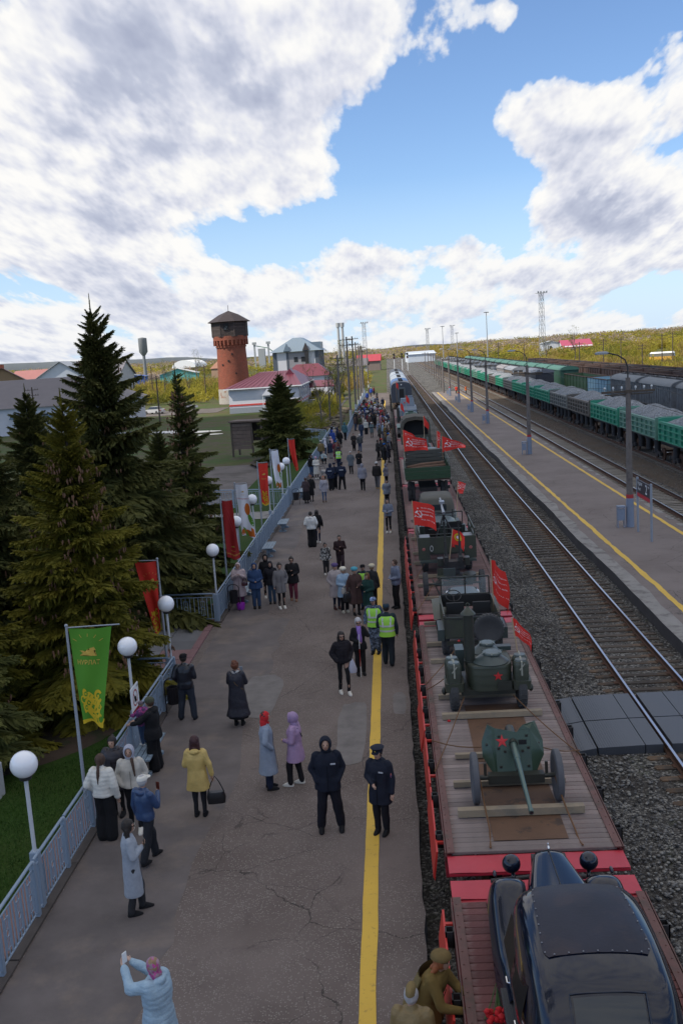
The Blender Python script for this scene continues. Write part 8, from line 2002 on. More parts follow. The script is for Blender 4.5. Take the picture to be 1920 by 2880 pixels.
# willow scrub, bare trees, distant woods
def bush_template(seed, n=95, up=1.0, leaf=.10):
	r = np.random.RandomState(seed); V = []; F = []
	for k in range(n):
		a = r.uniform(0, 2*PI); q = r.rand()**.5; b = np.array([q*.32*math.cos(a), q*.32*math.sin(a), 0]); tp = np.array([q*.95*math.cos(a), q*.95*math.sin(a), (1-.45*q*q)*r.uniform(.6, 1.)])
		for j in range(4):
			f = r.uniform(.25, 1.0); p = b+(tp-b)*f+r.uniform(-.04, .04, 3); d = (tp-b)+r.uniform(-.5, .5, 3)*up; d /= np.linalg.norm(d); s = np.cross(d, r.uniform(-1, 1, 3)); s /= np.linalg.norm(s)+1e-9
			L = leaf*r.uniform(.7, 1.8); w = leaf*.30; i = len(V); V.extend([p-d*L*.4, p+s*w, p+d*L, p-s*w]); F.append((i, i+1, i+2, i+3))
	return np.array(V), np.array(F)
UT = [bush_template(s) for s in (70, 71, 72)]
FT = [bush_template(s, 100, 1.6, .085) for s in (80, 81)]
def thicket(name, pts, mats, tmpl, label, cat='bushes', kind='stuff'):
	V = []; F = []; MI = []; o = 0
	for x, y, z, r, h, mi in pts:
		v, f = tmpl[nr.randint(len(tmpl))]; a = nr.uniform(0, 2*PI); v = (v*np.array([r, r, h])) @ rotz(a).T+np.array([x, y, z]); V.append(v); F.append(f+o); MI.append(np.full(len(f), mi)); o += len(v)
	ob = link(name, np_mesh(name, np.concatenate(V), np.concatenate(F), mats, np.concatenate(MI)), None, kind=kind); return tag(ob, label, cat)
W1 = foliage_mat('willow_yellow', (.24, .20, .04), (.38, .32, .045), (.48, .42, .08), .25, .5)
W2 = foliage_mat('willow_ochre', (.24, .17, .06), (.36, .26, .08), (.44, .34, .11), .25, .5)
W3 = foliage_mat('willow_olive', (.12, .12, .03), (.20, .20, .035), (.30, .28, .05), .25, .5)
W4 = foliage_mat('bare_twigs', (.28, .22, .18), (.38, .30, .25), (.46, .38, .31), .12, .4)
pts = []
for k in range(950):
	y = 95+410*nr.rand()**.75; x = 45.5+nr.rand()**1.15*(18+.58*y); r = nr.uniform(2.0, 3.9); pts.append((x, y, hill(x, y)-.2, r, nr.uniform(2.4, 4.6)*(1+.25*(x > 90)), nr.choice([0, 0, 0, 1, 1, 2])))
thicket('willow_scrub', pts, [W1, W2, W3], UT, 'yellow green willow scrub covering the slope right of the sidings')
pts = []
for k in range(330):
	y = 222+120*nr.rand(); x = -95+88*nr.rand(); r = nr.uniform(2.2, 4.2)
	if (y < 262 and -38 < x < -12) or (y > 285 and -40 < x < -14): continue
	pts.append((x, y, -.6, r, nr.uniform(3.0, 5.6), nr.choice([0, 0, 2, 1])))
for k in range(60): x = -8-nr.rand()*7; y = 120+110*nr.rand(); pts.append((x-(y-120)*.02, y, -.5, nr.uniform(1.0, 2.2), nr.uniform(1.4, 3.2), nr.choice([0, 2, 2])))
thicket('willow_scrub', pts, [W1, W2, W3], UT, 'yellow green scrub around the brick water tower and behind the station house')
pts = []
for k in range(1100):
	a = nr.uniform(-.46, .50); d = nr.uniform(560, 1900); x = d*math.sin(a); y = d*math.cos(a);
	if -.03 < a < .06 and d < 800: continue
	pts.append((x, y, hill(x, y)-.5, nr.uniform(9, 17)*(1+d/2500), nr.uniform(4.5, 8)*(1+d/4000), nr.choice([3, 3, 1, 2, 0])))
for k in range(420):
	a = nr.uniform(.10, .46); d = nr.uniform(420, 900); x = d*math.sin(a); y = d*math.cos(a); pts.append((x, y, hill(x, y)-.4, nr.uniform(7, 13), nr.uniform(3.5, 6.5), nr.choice([0, 0, 0, 1, 2])))
thicket('distant_wood', pts, [W1, W2, W3, W4], FT, 'far belt of bare and budding trees along the horizon', 'wood')
def bare_tree_mesh(seed, h):
	r = random.Random(seed); mb = MB(); tips = []
	def grow(p, d, l, rad, dep):
		q = p+d*l; mb.tube([p, q], [rad, rad*.62], 4 if dep < 2 else 3, caps=False)
		if dep >= 4: tips.append(q); return
		for k in range(3 if dep else 5):
			nd = (d+Vector((r.uniform(-.75, .75), r.uniform(-.75, .75), r.uniform(-.1, .45)))).normalized(); grow(p+d*l*r.uniform(.45, 1.), nd, l*r.uniform(.52, .72), rad*.5, dep+1)
	grow(Vector((0, 0, 0)), Vector((0, 0, 1)), h*.42, .12*h/8, 0)
	return mb, tips
BTR = []
for s_ in (1, 2, 3):
	mb, tips = bare_tree_mesh(s_, 9); a = mb.mesh('trunk'); a.materials.append(mat('grey_bark', (.10, .085, .075), .9))
	v = []; f = []
	for tp in tips:
		for q in range(3): i = len(v); d = Vector((nr.uniform(-1, 1), nr.uniform(-1, 1), nr.uniform(-.4, 1)))*.28; s = Vector((nr.uniform(-1, 1), nr.uniform(-1, 1), 0)).normalized()*.05; v += [tp, tp+d*.5+s, tp+d, tp+d*.5-s]; f.append((i, i+1, i+2, i+3))
	BTR.append((a, np_mesh('crown', [tuple(p) for p in v], f, [W3])))
def bare_tree(x, y, h, k, label):
	t = thing('bare_tree', label, 'tree', (x, y, -.5), rr(0, 6), 'thin budding trees along the pole line'); s = h/9
	for nm, me in zip(('trunk', 'crown'), BTR[k]): link(nm, me, None, t)
	t.scale = (s*.8, s*.8, s)
for i, (x, y, h, lb) in enumerate(((-9.0, 128, 9, 'nearest thin budding tree left of the pole line'), (-8.5, 139, 10.5, 'thin budding tree second along the pole line'), (-7.6, 152, 11, 'thin budding tree third along the pole line'), (-8.6, 163, 12, 'tall thin budding tree behind the third pole'), (-7.2, 178, 12.5, 'tall budding tree by the far end of the pole line'), (-10, 190, 10, 'budding tree left of the farthest poles'), (-6.8, 200, 11, 'budding tree at the end of the platform fence'),
							   (-60, 262, 11, 'budding tree left of the brick water tower'), (-52, 255, 10, 'budding tree just left of the brick water tower'), (-82, 420, 15, 'tall budding tree beside the far water tank'), (66, 350, 14, 'large spreading tree on the right slope beside the lattice mast'), (60, 375, 12, 'smaller spreading tree behind the lattice mast'))):
	bare_tree(x, y, h, i % 3, lb)

# buildings
M_BRICK = custom('red_brick_masonry', lambda T, co, b: (lambda br: T.mix(T.ramp(T.add('ShaderNodeTexNoise', {'Vector': co, 'Scale': .5, 'Detail': 6.}).outputs[0], [(.4, (0, 0, 0)), (.7, (.6,)*3)]), br.outputs[0], (.17, .075, .05)))(T.add('ShaderNodeTexBrick', {'Vector': T.add('ShaderNodeCombineXYZ', {0: T.math('MULTIPLY', T.math('ARCTAN2', T.add('ShaderNodeSeparateXYZ', {0: co}).outputs[0], T.add('ShaderNodeSeparateXYZ', {0: co}).outputs[1]), 3.3), 1: T.add('ShaderNodeSeparateXYZ', {0: co}).outputs[2]}).outputs[0], 'Scale': 1.6, 'Color1': (.30, .075, .042, 1), 'Color2': (.22, .055, .034, 1), 'Mortar': (.24, .15, .11, 1), 'Mortar Size': .02})), .9, .2)
M_DWOOD = mat('dark_weathered_wood', (.060, .046, .042), .9, var=.3, vs=2, bump=.4, rnd=.25)
def water_tower():
	t = thing('water_tower', 'round red brick water tower with a dark wooden cabin and conical roof', 'water tower', (-33.3, 212, -.5), 0)
	mb = MB(); mb.lathe([(3.55, 0), (3.45, 3.2)], n=36); obj('plinth', mb, mat('flaking_limewash', (.36, .33, .29), .9, var=.25, col2=(.25, .12, .08), c2s=.8), t, 40)
	mb = MB(); mb.lathe([(3.42, 3.2), (3.12, 11.6), (3.14, 12.0), (3.30, 12.0), (3.30, 12.25), (3.20, 12.3), (3.55, 13.4), (3.72, 13.5), (3.72, 14.4), (3.55, 14.4)], n=40); obj('shaft', mb, M_BRICK, t, 30)
	for k in range(26):
		a = 2*PI*k/26; mb = MB(); mb.box(-.16, .16, 3.2, 3.74, 12.45, 13.55, Matrix.Rotation(a, 4, 'Z')); obj('corbel', mb, M_BRICK, t)
	mb = MB(); mb.lathe([(3.82, 14.3), (3.85, 17.4)], n=8); mb.v = [tuple(Matrix.Rotation(R(22.5), 3, 'Z') @ Vector(v)) for v in mb.v]; c = obj('cabin', mb, M_DWOOD, t)
	for k in range(8):
		a0 = R(22.5+45*k); a1 = R(67.5+45*k); p0 = Vector((3.9*math.cos(a0), 3.9*math.sin(a0), 0)); p1 = Vector((3.9*math.cos(a1), 3.9*math.sin(a1), 0))
		mb = MB(); mb.bar(p0+Vector((0, 0, 14.3)), p0+Vector((0, 0, 17.4)), .2); obj('corner_board', mb, M_DWOOD, c)
		for q in range(10): mb = MB(); z = 14.35+.31*q; mb.bar(p0+Vector((0, 0, z)), p1+Vector((0, 0, z)), .06, .27); obj('plank', mb, M_DWOOD, c)
	mb = MB(); mb.box(-.75, .35, -3.80, -3.66, 15.6, 17.0); obj('window', mb, M_INT, c); mb = MB(); mb.box(-.5, -.1, -3.83, -3.80, 15.7, 16.2); mb.box(-.25, .1, -3.83, -3.8, 16.1, 16.4); obj('pane', mb, M_GLASS, c)
	mb = MB(); mb.lathe([(4.6, 17.30), (4.75, 17.38), (2.2, 18.9), (.05, 19.75)], n=8); mb.v = [tuple(Matrix.Rotation(R(22.5), 3, 'Z') @ Vector(v)) for v in mb.v]; obj('roof', mb, mat('rusty_dark_sheet', (.035, .024, .026), .6, .2, var=.2), t)
	mb = MB(); mb.cyl((0, 0, 19.7), (0, 0, 20.9), .05); obj('finial', mb, M_STEEL_D, t)
	for a, z in ((-95, 9.0), (-70, 6.3), (-120, 8.2), (-80, 10.4)): mb = MB(); mb.box(-.16, .16, 3.15, 3.38, z, z+.35, Matrix.Rotation(R(a-90), 4, 'Z')); obj('niche', mb, M_INT, t)
water_tower()
def hip(mb, x0, x1, y0, y1, z, zr, rx0, rx1, ry0, ry1, mi=None):
	mb.add([(x0, y0, z), (x1, y0, z), (x1, y1, z), (x0, y1, z), (rx0, ry0, zr), (rx1, ry0, zr), (rx1, ry1, zr), (rx0, ry1, zr)], [(0, 1, 5, 4), (1, 2, 6, 5), (2, 3, 7, 6), (3, 0, 4, 7), (4, 5, 6, 7), (3, 2, 1, 0)], mi)
M_WWALL = mat('white_render', (.60, .60, .64), .8, var=.06, vs=.7); M_BURG = mat('burgundy_sheet_roof', (.13, .022, .038), .4, var=.12, vs=1.5)
def seams(t, m, x0, x1, n, f0, f1):
	for k in range(n): x = x0+(x1-x0)*(k+.5)/n; mb = MB(); mb.bar(f0(x), f1(x), .06, .05); obj('roof_seam', mb, m, t)
def station_house():
	t = thing('station_house', 'long white house with a burgundy hipped roof and a red stripe', 'house', (-22, 172, -.5), 0); R1 = mat('red_stripe_paint', (.55, .06, .05))
	mb = MB(); mb.box(-6.2, 6.2, 0, 28, 0, 1.0); obj('plinth', mb, mat('grey_plinth', (.25, .27, .30)), t)
	mb = MB(); mb.box(-6.15, 6.15, .05, 27.9, 1.0, 4.35); w = obj('wall', mb, M_WWALL, t)
	mb = MB(); mb.box(-6.2, 6.2, -.02, 27.95, 1.28, 1.58); obj('stripe', mb, R1, t)
	mb = MB(); hip(mb, -6.9, 6.9, -.7, 28.6, 4.35, 6.75, -1.8, 4.4, 11, 16); rf = obj('roof', mb, M_BURG, t)
	seams(rf, M_BURG, -6.5, 6.5, 13, lambda x: (x, -.66, 4.40), lambda x: (x*.48+1.2, 10.8, 6.80))
	mb = MB(); mb.box(-6.95, 6.95, -.75, -.68, 4.2, 4.38); mb.box(6.88, 6.95, -.7, 28.6, 4.2, 4.38); obj('eaves_board', mb, M_WHITE, t)
	mb = MB(); mb.prism([(3.2, 6.0), (5.0, 6.0), (4.1, 7.2)], 8, 12, 'y'); obj('dormer', mb, M_BURG, rf)
	for k in range(6):
		y = 2.5+4.3*k; mb = MB(); mb.box(6.15, 6.22, y, y+1.3, 1.9, 3.6); f = obj('window', mb, M_WHITE, t); mb = MB(); mb.box(6.22, 6.24, y+.1, y+1.2, 2.0, 3.5); obj('pane', mb, M_GLASS, f)
		mb = MB(); mb.box(6.15, 6.35, y-1.7, y-1.3, 1.0, 4.3); obj('pilaster', mb, M_WWALL, t)
	mb = MB(); mb.prism([(-.2, 2.9), (1.9, 2.9), (.85, 4.1)], -1.1, .0, 'y'); obj('porch_gable', mb, M_WWALL, t)
	mb = MB(); mb.box(.3, 1.3, -.02, .04, .3, 2.6); obj('door', mb, M_STEEL_D, t)
	mb = MB(); mb.tube([(.0, -1.0, .0), (.0, -1.0, 2.9)], .05, 6); obj('porch_post', mb, M_WHITE, t)
	t = thing('carport', 'open porch with a burgundy roof beside the white house', 'porch', (-13.3, 196, -.5), 0)
	mb = MB(); hip(mb, -2.6, 2.6, -1.5, 4.5, 3.1, 4.2, -2.2, 2.2, 2.5, 3.2); mb.box(-2.6, 2.6, -1.56, -1.5, 2.9, 3.12); obj('roof', mb, M_BURG, t)
	for x in (-2.2, 2.3): mb = MB(); mb.box(x-.12, x+.12, -1.2, -.96, 0, 3); obj('post', mb, M_WWALL, t)
	mb = MB(); mb.box(-2.4, 2.4, -1.3, -1.1, 0, 1.1); obj('wall', mb, mat('grey_block', (.27, .29, .33)), t)
	t = thing('annex', 'small white building with a burgundy hipped roof behind the station house', 'house', (-17.5, 212, -.5), 0)
	mb = MB(); mb.box(-5, 5, 0, 9, 0, 4.8); obj('wall', mb, M_WWALL, t); mb = MB(); hip(mb, -5.6, 5.6, -.6, 9.6, 4.8, 7.4, -2.4, 2.4, 4, 5); obj('roof', mb, M_BURG, t)
station_house()
def big_house():
	t = thing('office_building', 'three storey white and grey building with a blue grey hipped roof', 'building', (-27.6, 300, -.5), 0); G = mat('slate_grey_cladding', (.085, .10, .125), .6, var=.1); RF = mat('blue_grey_sheet', (.15, .20, .25), .4, var=.1)
	mb = MB(); mb.box(-6.9, 6.9, 0, 26, 0, 10.4); obj('wall', mb, M_WWALL, t)
	for x0, x1 in ((-7.05, -5.8), (-2.9, -2.2), (3.0, 3.8), (5.9, 7.05)): mb = MB(); mb.box(x0, x1, -.12, .1, 0, 10.3); obj('pilaster', mb, G, t)
	mb = MB(); mb.box(-2.2, 3.0, -.05, .1, 1, 10.2); obj('recess', mb, mat('warm_grey_render', (.27, .26, .28)), t)
	for k in range(6): mb = MB(); y = .5+4.6*k; mb.box(6.85, 7.08, y, y+1.5, 0, 10.3); obj('pilaster', mb, G, t)
	for k in range(5):
		for z in (1.5, 4.6, 7.6): y = 2.4+4.6*k; mb = MB(); mb.box(6.9, 6.98, y, y+1.7, z, z+1.6); obj('window', mb, M_GLASS, t)
	for x, z in ((-.6, 7.2), (1.6, 7.2)): mb = MB(); mb.box(x, x+1.2, -.10, -.04, z, z+1.5); obj('window', mb, M_GLASS, t)
	mb = MB(); mb.box(.2, 2.6, -.8, -.1, 4.9, 6.2); obj('cooling_unit', mb, mat('pale_unit', (.34, .36, .40)), t)
	mb = MB(); hip(mb, -7.9, 7.9, -1, 27, 10.4, 14.6, -1.2, 1.2, 7, 19); mb.box(2.5, 7.2, 8, 20, 10.6, 13); rf = obj('roof', mb, RF, t)
	for x in (-2.6, 3.2): mb = MB(); mb.prism([(x-1.0, 10.6), (x+1.0, 10.6), (x, 12.8)], -1.05, 1.5, 'y'); obj('dormer', mb, RF if x < 0 else mat('dormer_dark', (.05, .04, .04)), rf)
	mb = MB(); mb.box(2.9, 3.9, -.9, -.1, 4.5, 10.6); obj('ladder_cage', mb, M_STEEL_D, t)
big_house()
def house(x, y, w, d, hw, hr, wc, rc, rz, label, win=4, ridge='y', cat='house', gable=True, chim=False):
	t = thing('house', label, cat, (x, y, -.6), R(rz)); wm = mat('wall_'+'_'.join(str(int(v*100)) for v in wc), wc, .85, var=.12, vs=.6); rm = mat('roof_'+'_'.join(str(int(v*100)) for v in rc), rc, .6, var=.15, vs=.6)
	mb = MB(); mb.box(-w/2, w/2, 0, d, 0, hw)
	if gable: mb.prism([(-w/2, hw), (w/2, hw), (0, hw+hr)], .02, d-.02, 'y')
	obj('wall', mb, wm, t)
	mb = MB()
	if gable:
		for s in (-1, 1): mb.add([(s*(w/2+.5), -.5, hw-.3), (s*(w/2+.5), d+.5, hw-.3), (0, d+.5, hw+hr+.1), (0, -.5, hw+hr+.1), (s*(w/2+.5), -.5, hw-.15), (s*(w/2+.5), d+.5, hw-.15), (0, d+.5, hw+hr+.25), (0, -.5, hw+hr+.25)], [(0, 1, 2, 3), (4, 5, 6, 7), (0, 3, 7, 4), (0, 1, 5, 4)])
	else: hip(mb, -w/2-.6, w/2+.6, -.6, d+.6, hw, hw+hr, -w*.28, w*.28, d*.42, d*.58)
	rf = obj('roof', mb, rm, t)
	for k in range(win): xx = -w/2+w*(k+.5)/win; mb = MB(); mb.box(xx-.5, xx+.5, -.05, .05, hw*.35, hw*.75); obj('window', mb, M_GLASS, t)
	if chim: mb = MB(); mb.box(-.5, .5, d*.2, d*.2+.9, hw+hr-.6, hw+hr+1.0); obj('chimney', mb, M_BRICK, rf)
	return t
t = house(-62, 150, 38, 24, 4.3, 4.2, (.55, .56, .60), (.13, .115, .125), 2, 'long low white building with a grey brown hipped roof at the left edge', 9, gable=False)
mb = MB(); mb.prism([(-.9, 2.7), (0, 3.0), (0, 2.9), (-.9, 2.6)], 3, 10, 'x'); obj('awning', mb, mat('blue_awning', (.08, .15, .22)), t)
for x in (3.4, 7.0):
	mb = MB(); mb.box(x, x+1.6, -.5, -.05, .9, 2.3); u = obj('cooling_unit', mb, M_WHITE, t); mb = MB(); [mb.lathe([(.001, -.52), (.26, -.52), (.27, -.5), (.001, -.5)], (x+.8, 0, z), 12, 'y') for z in (1.25, 1.95)]; obj('fan', mb, M_INT, u)
house(-92, 232, 12, 12, 7.2, 3.6, (.21, .145, .085), (.10, .055, .055), 20, 'tan brick house with a dark gable roof at the far left edge', 2, chim=True)
house(-76.5, 228, 10.5, 12, 8.2, 3.2, (.50, .54, .60), (.30, .32, .36), 8, 'white gabled house half hidden behind the tallest spruce', 2)
house(-90.5, 262, 14, 10, 6.2, 3.6, (.30, .21, .13), (.30, .12, .11), 80, 'house with a pale red roof between the brick and white gables', 3)
house(-70, 262, 12, 14, 7.5, 3.4, (.42, .43, .44), (.16, .15, .17), 85, 'grey roofed building right of the tallest spruce', 5)
house(-98, 330, 16, 12, 5, 3.5, (.36, .28, .18), (.26, .13, .11), 75, 'far red roofed house left of the water tank', 3)
house(-120, 420, 30, 12, 4.5, 2.5, (.05, .10, .33), (.12, .14, .18), 5, 'far blue walled sheds left of the brick tower', 1)
house(-92, 430, 16, 12, 4.5, 2.0, (.12, .40, .38), (.5, .5, .5), 5, 'small turquoise and white shed left of the brick tower', 1)
house(-78, 520, 22, 12, 5, 3, (.34, .22, .15), (.28, .13, .08), 80, 'distant brick coloured house below the white hangar', 2)
house(101, 500, 30, 14, 4.5, 3.0, (.50, .52, .56), (.35, .05, .10), 86, 'crimson roofed building on the right slope', 3)
house(83, 505, 8, 8, 7, .6, (.52, .54, .58), (.4, .42, .45), 0, 'small white block beside the crimson roof', 1)
house(28, 600, 34, 16, 5, 1.2, (.55, .60, .66), (.42, .46, .52), 92, 'long pale hall beyond the end of the sidings', 3)
house(-3, 450, 10, 10, 4.5, 2.5, (.22, .17, .15), (.36, .04, .06), 88, 'red roofed house beyond the end of the platform', 2)
house(-8, 400, 9, 9, 3.5, 2.5, (.34, .34, .36), (.12, .11, .12), 88, 'dark roofed cabin beyond the end of the platform', 2)
def hangar():
	mb = MB(); a = [(9*math.cos(R(q)), 5.4*math.sin(R(q))) for q in range(0, 181, 12)]; mb.prism(a, 0, 26, 'y'); tag(obj('hangar', mb, mat('bright_white_fabric', (.78, .79, .80)), None, 50, (-145, 700, 4.2), R(-8)), 'white arched fabric hangar on the skyline left of the brick tower', 'hangar')
hangar()
def shed():
	t = thing('wooden_booth', 'weathered wooden booth on dark posts left of the lone small spruce', 'booth', (-14.6, 95.5, -.4), R(-12)); W_ = mat('grey_brown_boards', (.13, .095, .080), .9, var=.3, vs=3, bump=.4, rnd=.2)
	for k in range(7): mb = MB(); mb.box(-1.0, .9, -.06, .0, .75+.37*k, 1.09+.37*k); obj('board', mb, W_, t)
	for x, y in ((-1.1, 0), (1.0, 0), (-1.1, 1.8), (2.0, 1.8), (2.0, 0)): mb = MB(); mb.bar((x, y, 0), (x, y, 3.5), .16); obj('post', mb, M_WOODP, t)
	mb = MB(); mb.box(-1.3, 2.2, -.3, 2.0, 3.4, 3.55); obj('roof', mb, W_, t); mb = MB(); mb.box(-1.0, 1.9, 1.7, 1.8, 1.4, 3.4); mb.box(-1.1, -1.0, .0, 1.7, .8, 3.4); obj('back_wall', mb, M_DWOOD, t)
shed()
def car(x, y, rz, col, label):
	t = thing('parked_car', label, 'car', (x, y, -.49), R(rz), 'cars parked near the station house'); P = mat('car_paint_'+'_'.join(str(int(c*100)) for c in col), col, .25, .3, var=.03, coat=.5)
	mb = MB(); mb.prism([(-2.15, .30), (2.15, .30), (2.2, .62), (1.95, .80), (1.05, .90), (-1.5, .95), (-2.15, .88)], -.82, .82, 'x'); mb.v = [tuple(v) for v in mb.v]; obj('body', mb, P, t, 40)
	mb = MB(); a = [(-1.6, .93), (1.05, .90)]; mb.add([(-.78, -1.65, .93), (.78, -1.65, .93), (.78, 1.1, .89), (-.78, 1.1, .89), (-.60, -1.05, 1.40), (.60, -1.05, 1.40), (.60, .35, 1.42), (-.60, .35, 1.42)], [(0, 1, 5, 4), (1, 2, 6, 5), (2, 3, 7, 6), (3, 0, 4, 7)]); obj('windows', mb, M_GLASS, t)
	mb = MB(); mb.box(-.62, .62, -1.08, .38, 1.39, 1.44); obj('roof', mb, P, t)
	for s in (-1, 1):
		for yy in (-1.3, 1.35): wheel(t, s*.78, yy, .31, .18, M_CHROME, treads=0)
		mb = MB(); mb.box(min(s*.45, s*.78), max(s*.45, s*.78), -2.2, -2.14, .66, .82); obj('tail_lamp', mb, M_RED_T, t)
	mb = MB(); mb.box(-.26, .26, -2.22, -2.16, .5, .62); obj('number_plate', mb, M_WHITE, t)
car(-13.6, 176, 2, (.30, .27, .28), 'silver car seen from behind beside the white house'); car(-11.3, 203, -82, (.035, .045, .07), 'dark sedan parked side on under the burgundy porch')
car(-45.5, 188, 60, (.6, .6, .6), 'white car on the dirt road left of the brick tower'); car(-41, 197, -70, (.55, .56, .6), 'second white car on the dirt road nearest the brick tower'); car(-56, 190, 80, (.10, .02, .03), 'dark red car on the dirt road behind the spruces')
def bus():
	t = thing('cabin_bus', 'yellow and white old bus body standing in the scrub on the right slope', 'bus', (70.8, 258, 1.2), R(60)); mb = MB(); mb.loft([(0, 0, .4, 1.2, 3.2), (0, 0, 1.3, 1.2, 3.2)], 20, pw=6.); obj('body', mb, mat('bus_yellow', (.55, .30, .04)), t, 40)
	mb = MB(); mb.loft([(0, 0, 1.3, 1.18, 3.1), (0, 0, 2.1, 1.1, 2.9)], 20, pw=6.); obj('windows', mb, mat('dusty_glass', (.14, .13, .10), .3), t, 40); mb = MB(); mb.loft([(0, 0, 2.1, 1.2, 3.1), (0, 0, 2.45, 1.0, 2.8)], 20, pw=5.); obj('roof', mb, M_WHITE, t, 40)
bus()

# poles, masts and signals
def line_pole(x, y, h, label, arms=2, r=.13, zb=-.5, foot=False, m=None, group='line poles'):
	t = thing('line_pole', label, 'pole', (x, y, zb), 0, group); mb = MB(); mb.tube([(0, 0, 0), (.04, 0, h)], [r, r*.7], 8); obj('pole', mb, m or M_WOODP, t, 60)
	for k in range(arms): mb = MB(); z = h-.4-.75*k; mb.bar((-.95, 0, z), (.95, 0, z), .10, .08); [mb.cyl((x_, 0, z+.04), (x_, 0, z+.2), .03, n=5) for x_ in (-.85, -.5, .5, .85)]; obj('crossarm', mb, M_WOODP, t)
	if foot: mb = MB(); mb.tube([(0, 0, 0), (0, 0, 1.7)], [r*1.3, r*1.2], 8); obj('concrete_foot', mb, mat('whitewashed_foot', (.42, .43, .45)), t, 60)
	return t
for i, (x, y, h) in enumerate(((-6.0, 119.5, 9.3), (-5.35, 134, 11.6), (-5.05, 147.5, 11.8), (-5.0, 160, 11), (-4.9, 172, 10.5), (-4.9, 184, 10.5), (-5.2, 205, 10.5), (-5.6, 225, 10), (-5, 250, 10))):
	line_pole(x, y, h, ('nearest' if i == 0 else ORD[i-1])+' tall line pole in the row left of the crowd', 2, .15, -.5, i > 0, mat('grey_wood_pole', (.15, .13, .12), .9, var=.2), 'tall line poles left of the crowd')
for x, y, h, lb in ((-49.8, 135.4, 7.6, 'line pole with two crossarms in front of the long white building'), (-36.9, 155.6, 7.8, 'leaning line pole between the spruces and the dirt road'), (-43, 230, 8.5, 'line pole at the edge of the scrub left of the brick tower'), (-58, 240, 9, 'line pole far left in the scrub'),
					 (48, 222, 8.6, 'dark line pole with crossarms left on the right slope'), (45.8, 238, 8.2, 'dark line pole second from left on the right slope'), (58.4, 250, 8.4, 'tall dark pole in the middle of the right slope'), (57, 224, 7, 'dark pole with two crossarms beside the yellow bus'), (60, 219, 8.9, 'pole nearest the right edge but one on the right slope'), (66, 232, 9, 'pole at the right edge on the right slope'), (42, 305, 9, 'thin far pole left of the spreading tree'), (37, 330, 9, 'thinner far pole beyond the sidings')):
	line_pole(x, y, h, lb, 2, .14, hill(x, y))
def lattice(x, y, h, w, label, head=1.):
	t = thing('lattice_mast', label, 'mast', (x, y, -.5), R(20), 'light masts'); G = mat('pale_mast_steel', (.30, .31, .33), .5); mb = MB()
	n = int(h/(w*1.6));
	for s in (-1, 1):
		for q in (-1, 1):
			mb.bar((s*w/2, q*w/2, 0), (s*w*.32, q*w*.32, h), .12)
	for k in range(n):
		z0, z1 = h*k/n, h*(k+1)/n; a, b = w/2*(1-.36*k/n), w/2*(1-.36*(k+1)/n)
		for q in (-1, 1): mb.bar((-a, q*a, z0), (b, q*b, z1), .07); mb.bar((q*a, -a, z0), (q*b, b, z1), .07); mb.bar((a, q*a, z0), (-b, q*b, z1), .07)
	obj('frame', mb, G, t)
	mb = MB(); mb.box(-w*.95*head, w*.95*head, -w*.6, w*.6, h, h+.15); [mb.box(x_*w*head-.25, x_*w*head+.25, -w*.6, -w*.4, h+.15, h+.8) for x_ in (-.8, -.3, .3, .8)]; [mb.bar((x_*w*head, -w*.6, h), (x_*w*head, -w*.6, h+1.1), .06) for x_ in (-.95, .95)]; obj('platform', mb, G, t)
lattice(67.2, 430, 28.4, 2.2, 'tall lattice light mast standing right of centre over the scrub', 1.1); lattice(-12.8, 600, 25, 2.4, 'lattice mast just right of the twin white columns'); lattice(29.3, 700, 20.5, 2.0, 'small faint lattice mast on the skyline'); lattice(60, 900, 25, 2.6, 'faint distant lattice mast behind the light column')
for x, y, h, lb in ((40.6, 400, 20.9, 'tall thin light column rising over the sidings'), (28.6, 500, 18.2, 'thin light column left of the tall one'), (35.6, 500, 14.5, 'short thick mast between the two light columns')):
	mb = MB(); mb.tube([(0, 0, 0), (0, 0, h)], [.25, .12], 8); mb.lathe([(1.0, h), (1.1, h+.25), (.3, h+.4)], n=10); tag(obj('light_column', mb, mat('pale_mast_steel', (.3, .31, .33)), None, 50, (x, y, -.5)), lb, 'mast', 'thin light columns')
t = thing('twin_chimney', 'pair of slender white columns left of the pole line', 'mast', (-19, 420, -.5), 0);
for x in (-.9, .9): mb = MB(); mb.tube([(x, 0, 0), (x, 0, 21 if x > 0 else 20.2)], [.75, .5], 12); mb.lathe([(.8, 19.5), (.9, 21.3)], (x, 0, 0), 10); obj('column', mb, mat('white_column', (.42, .42, .42)), t, 50)
t = thing('grain_elevator', 'pale grain elevator tower with side legs behind the brick tower', 'grain elevator', (-76, 600, -.5), 0)
mb = MB(); mb.box(-2, 2, 0, 4, 0, 14); obj('tower', mb, mat('elevator_grey', (.32, .34, .35)), t)
for x in (-4, 4.5): mb = MB(); mb.bar((x, 0, 0), (x, 0, 18), 1.0); mb.box(x-1.2, x+1.2, -1, 1, 16.5, 18); obj('leg', mb, mat('elevator_grey', (.32, .34, .35)), t)
mb = MB(); mb.bar((-4, 0, 16), (4.5, 0, 14), .5); mb.bar((4.5, 0, 14), (12, 0, 8), .5); obj('conveyor', mb, mat('elevator_green', (.10, .22, .15)), t)
t = thing('water_tank', 'grey water tank on a slender stem at the left skyline', 'water tank', (-123.7, 500, -.5), 0)
mb = MB(); mb.tube([(0, 0, 0), (0, 0, 14)], [1.0, .75], 12); obj('stem', mb, mat('tank_grey', (.20, .21, .22)), t, 50); mb = MB(); mb.lathe([(.75, 13.5), (2.2, 15.5), (2.2, 22.4), (.3, 22.9)], n=18); obj('tank', mb, mat('tank_grey', (.2, .21, .22)), t, 40)
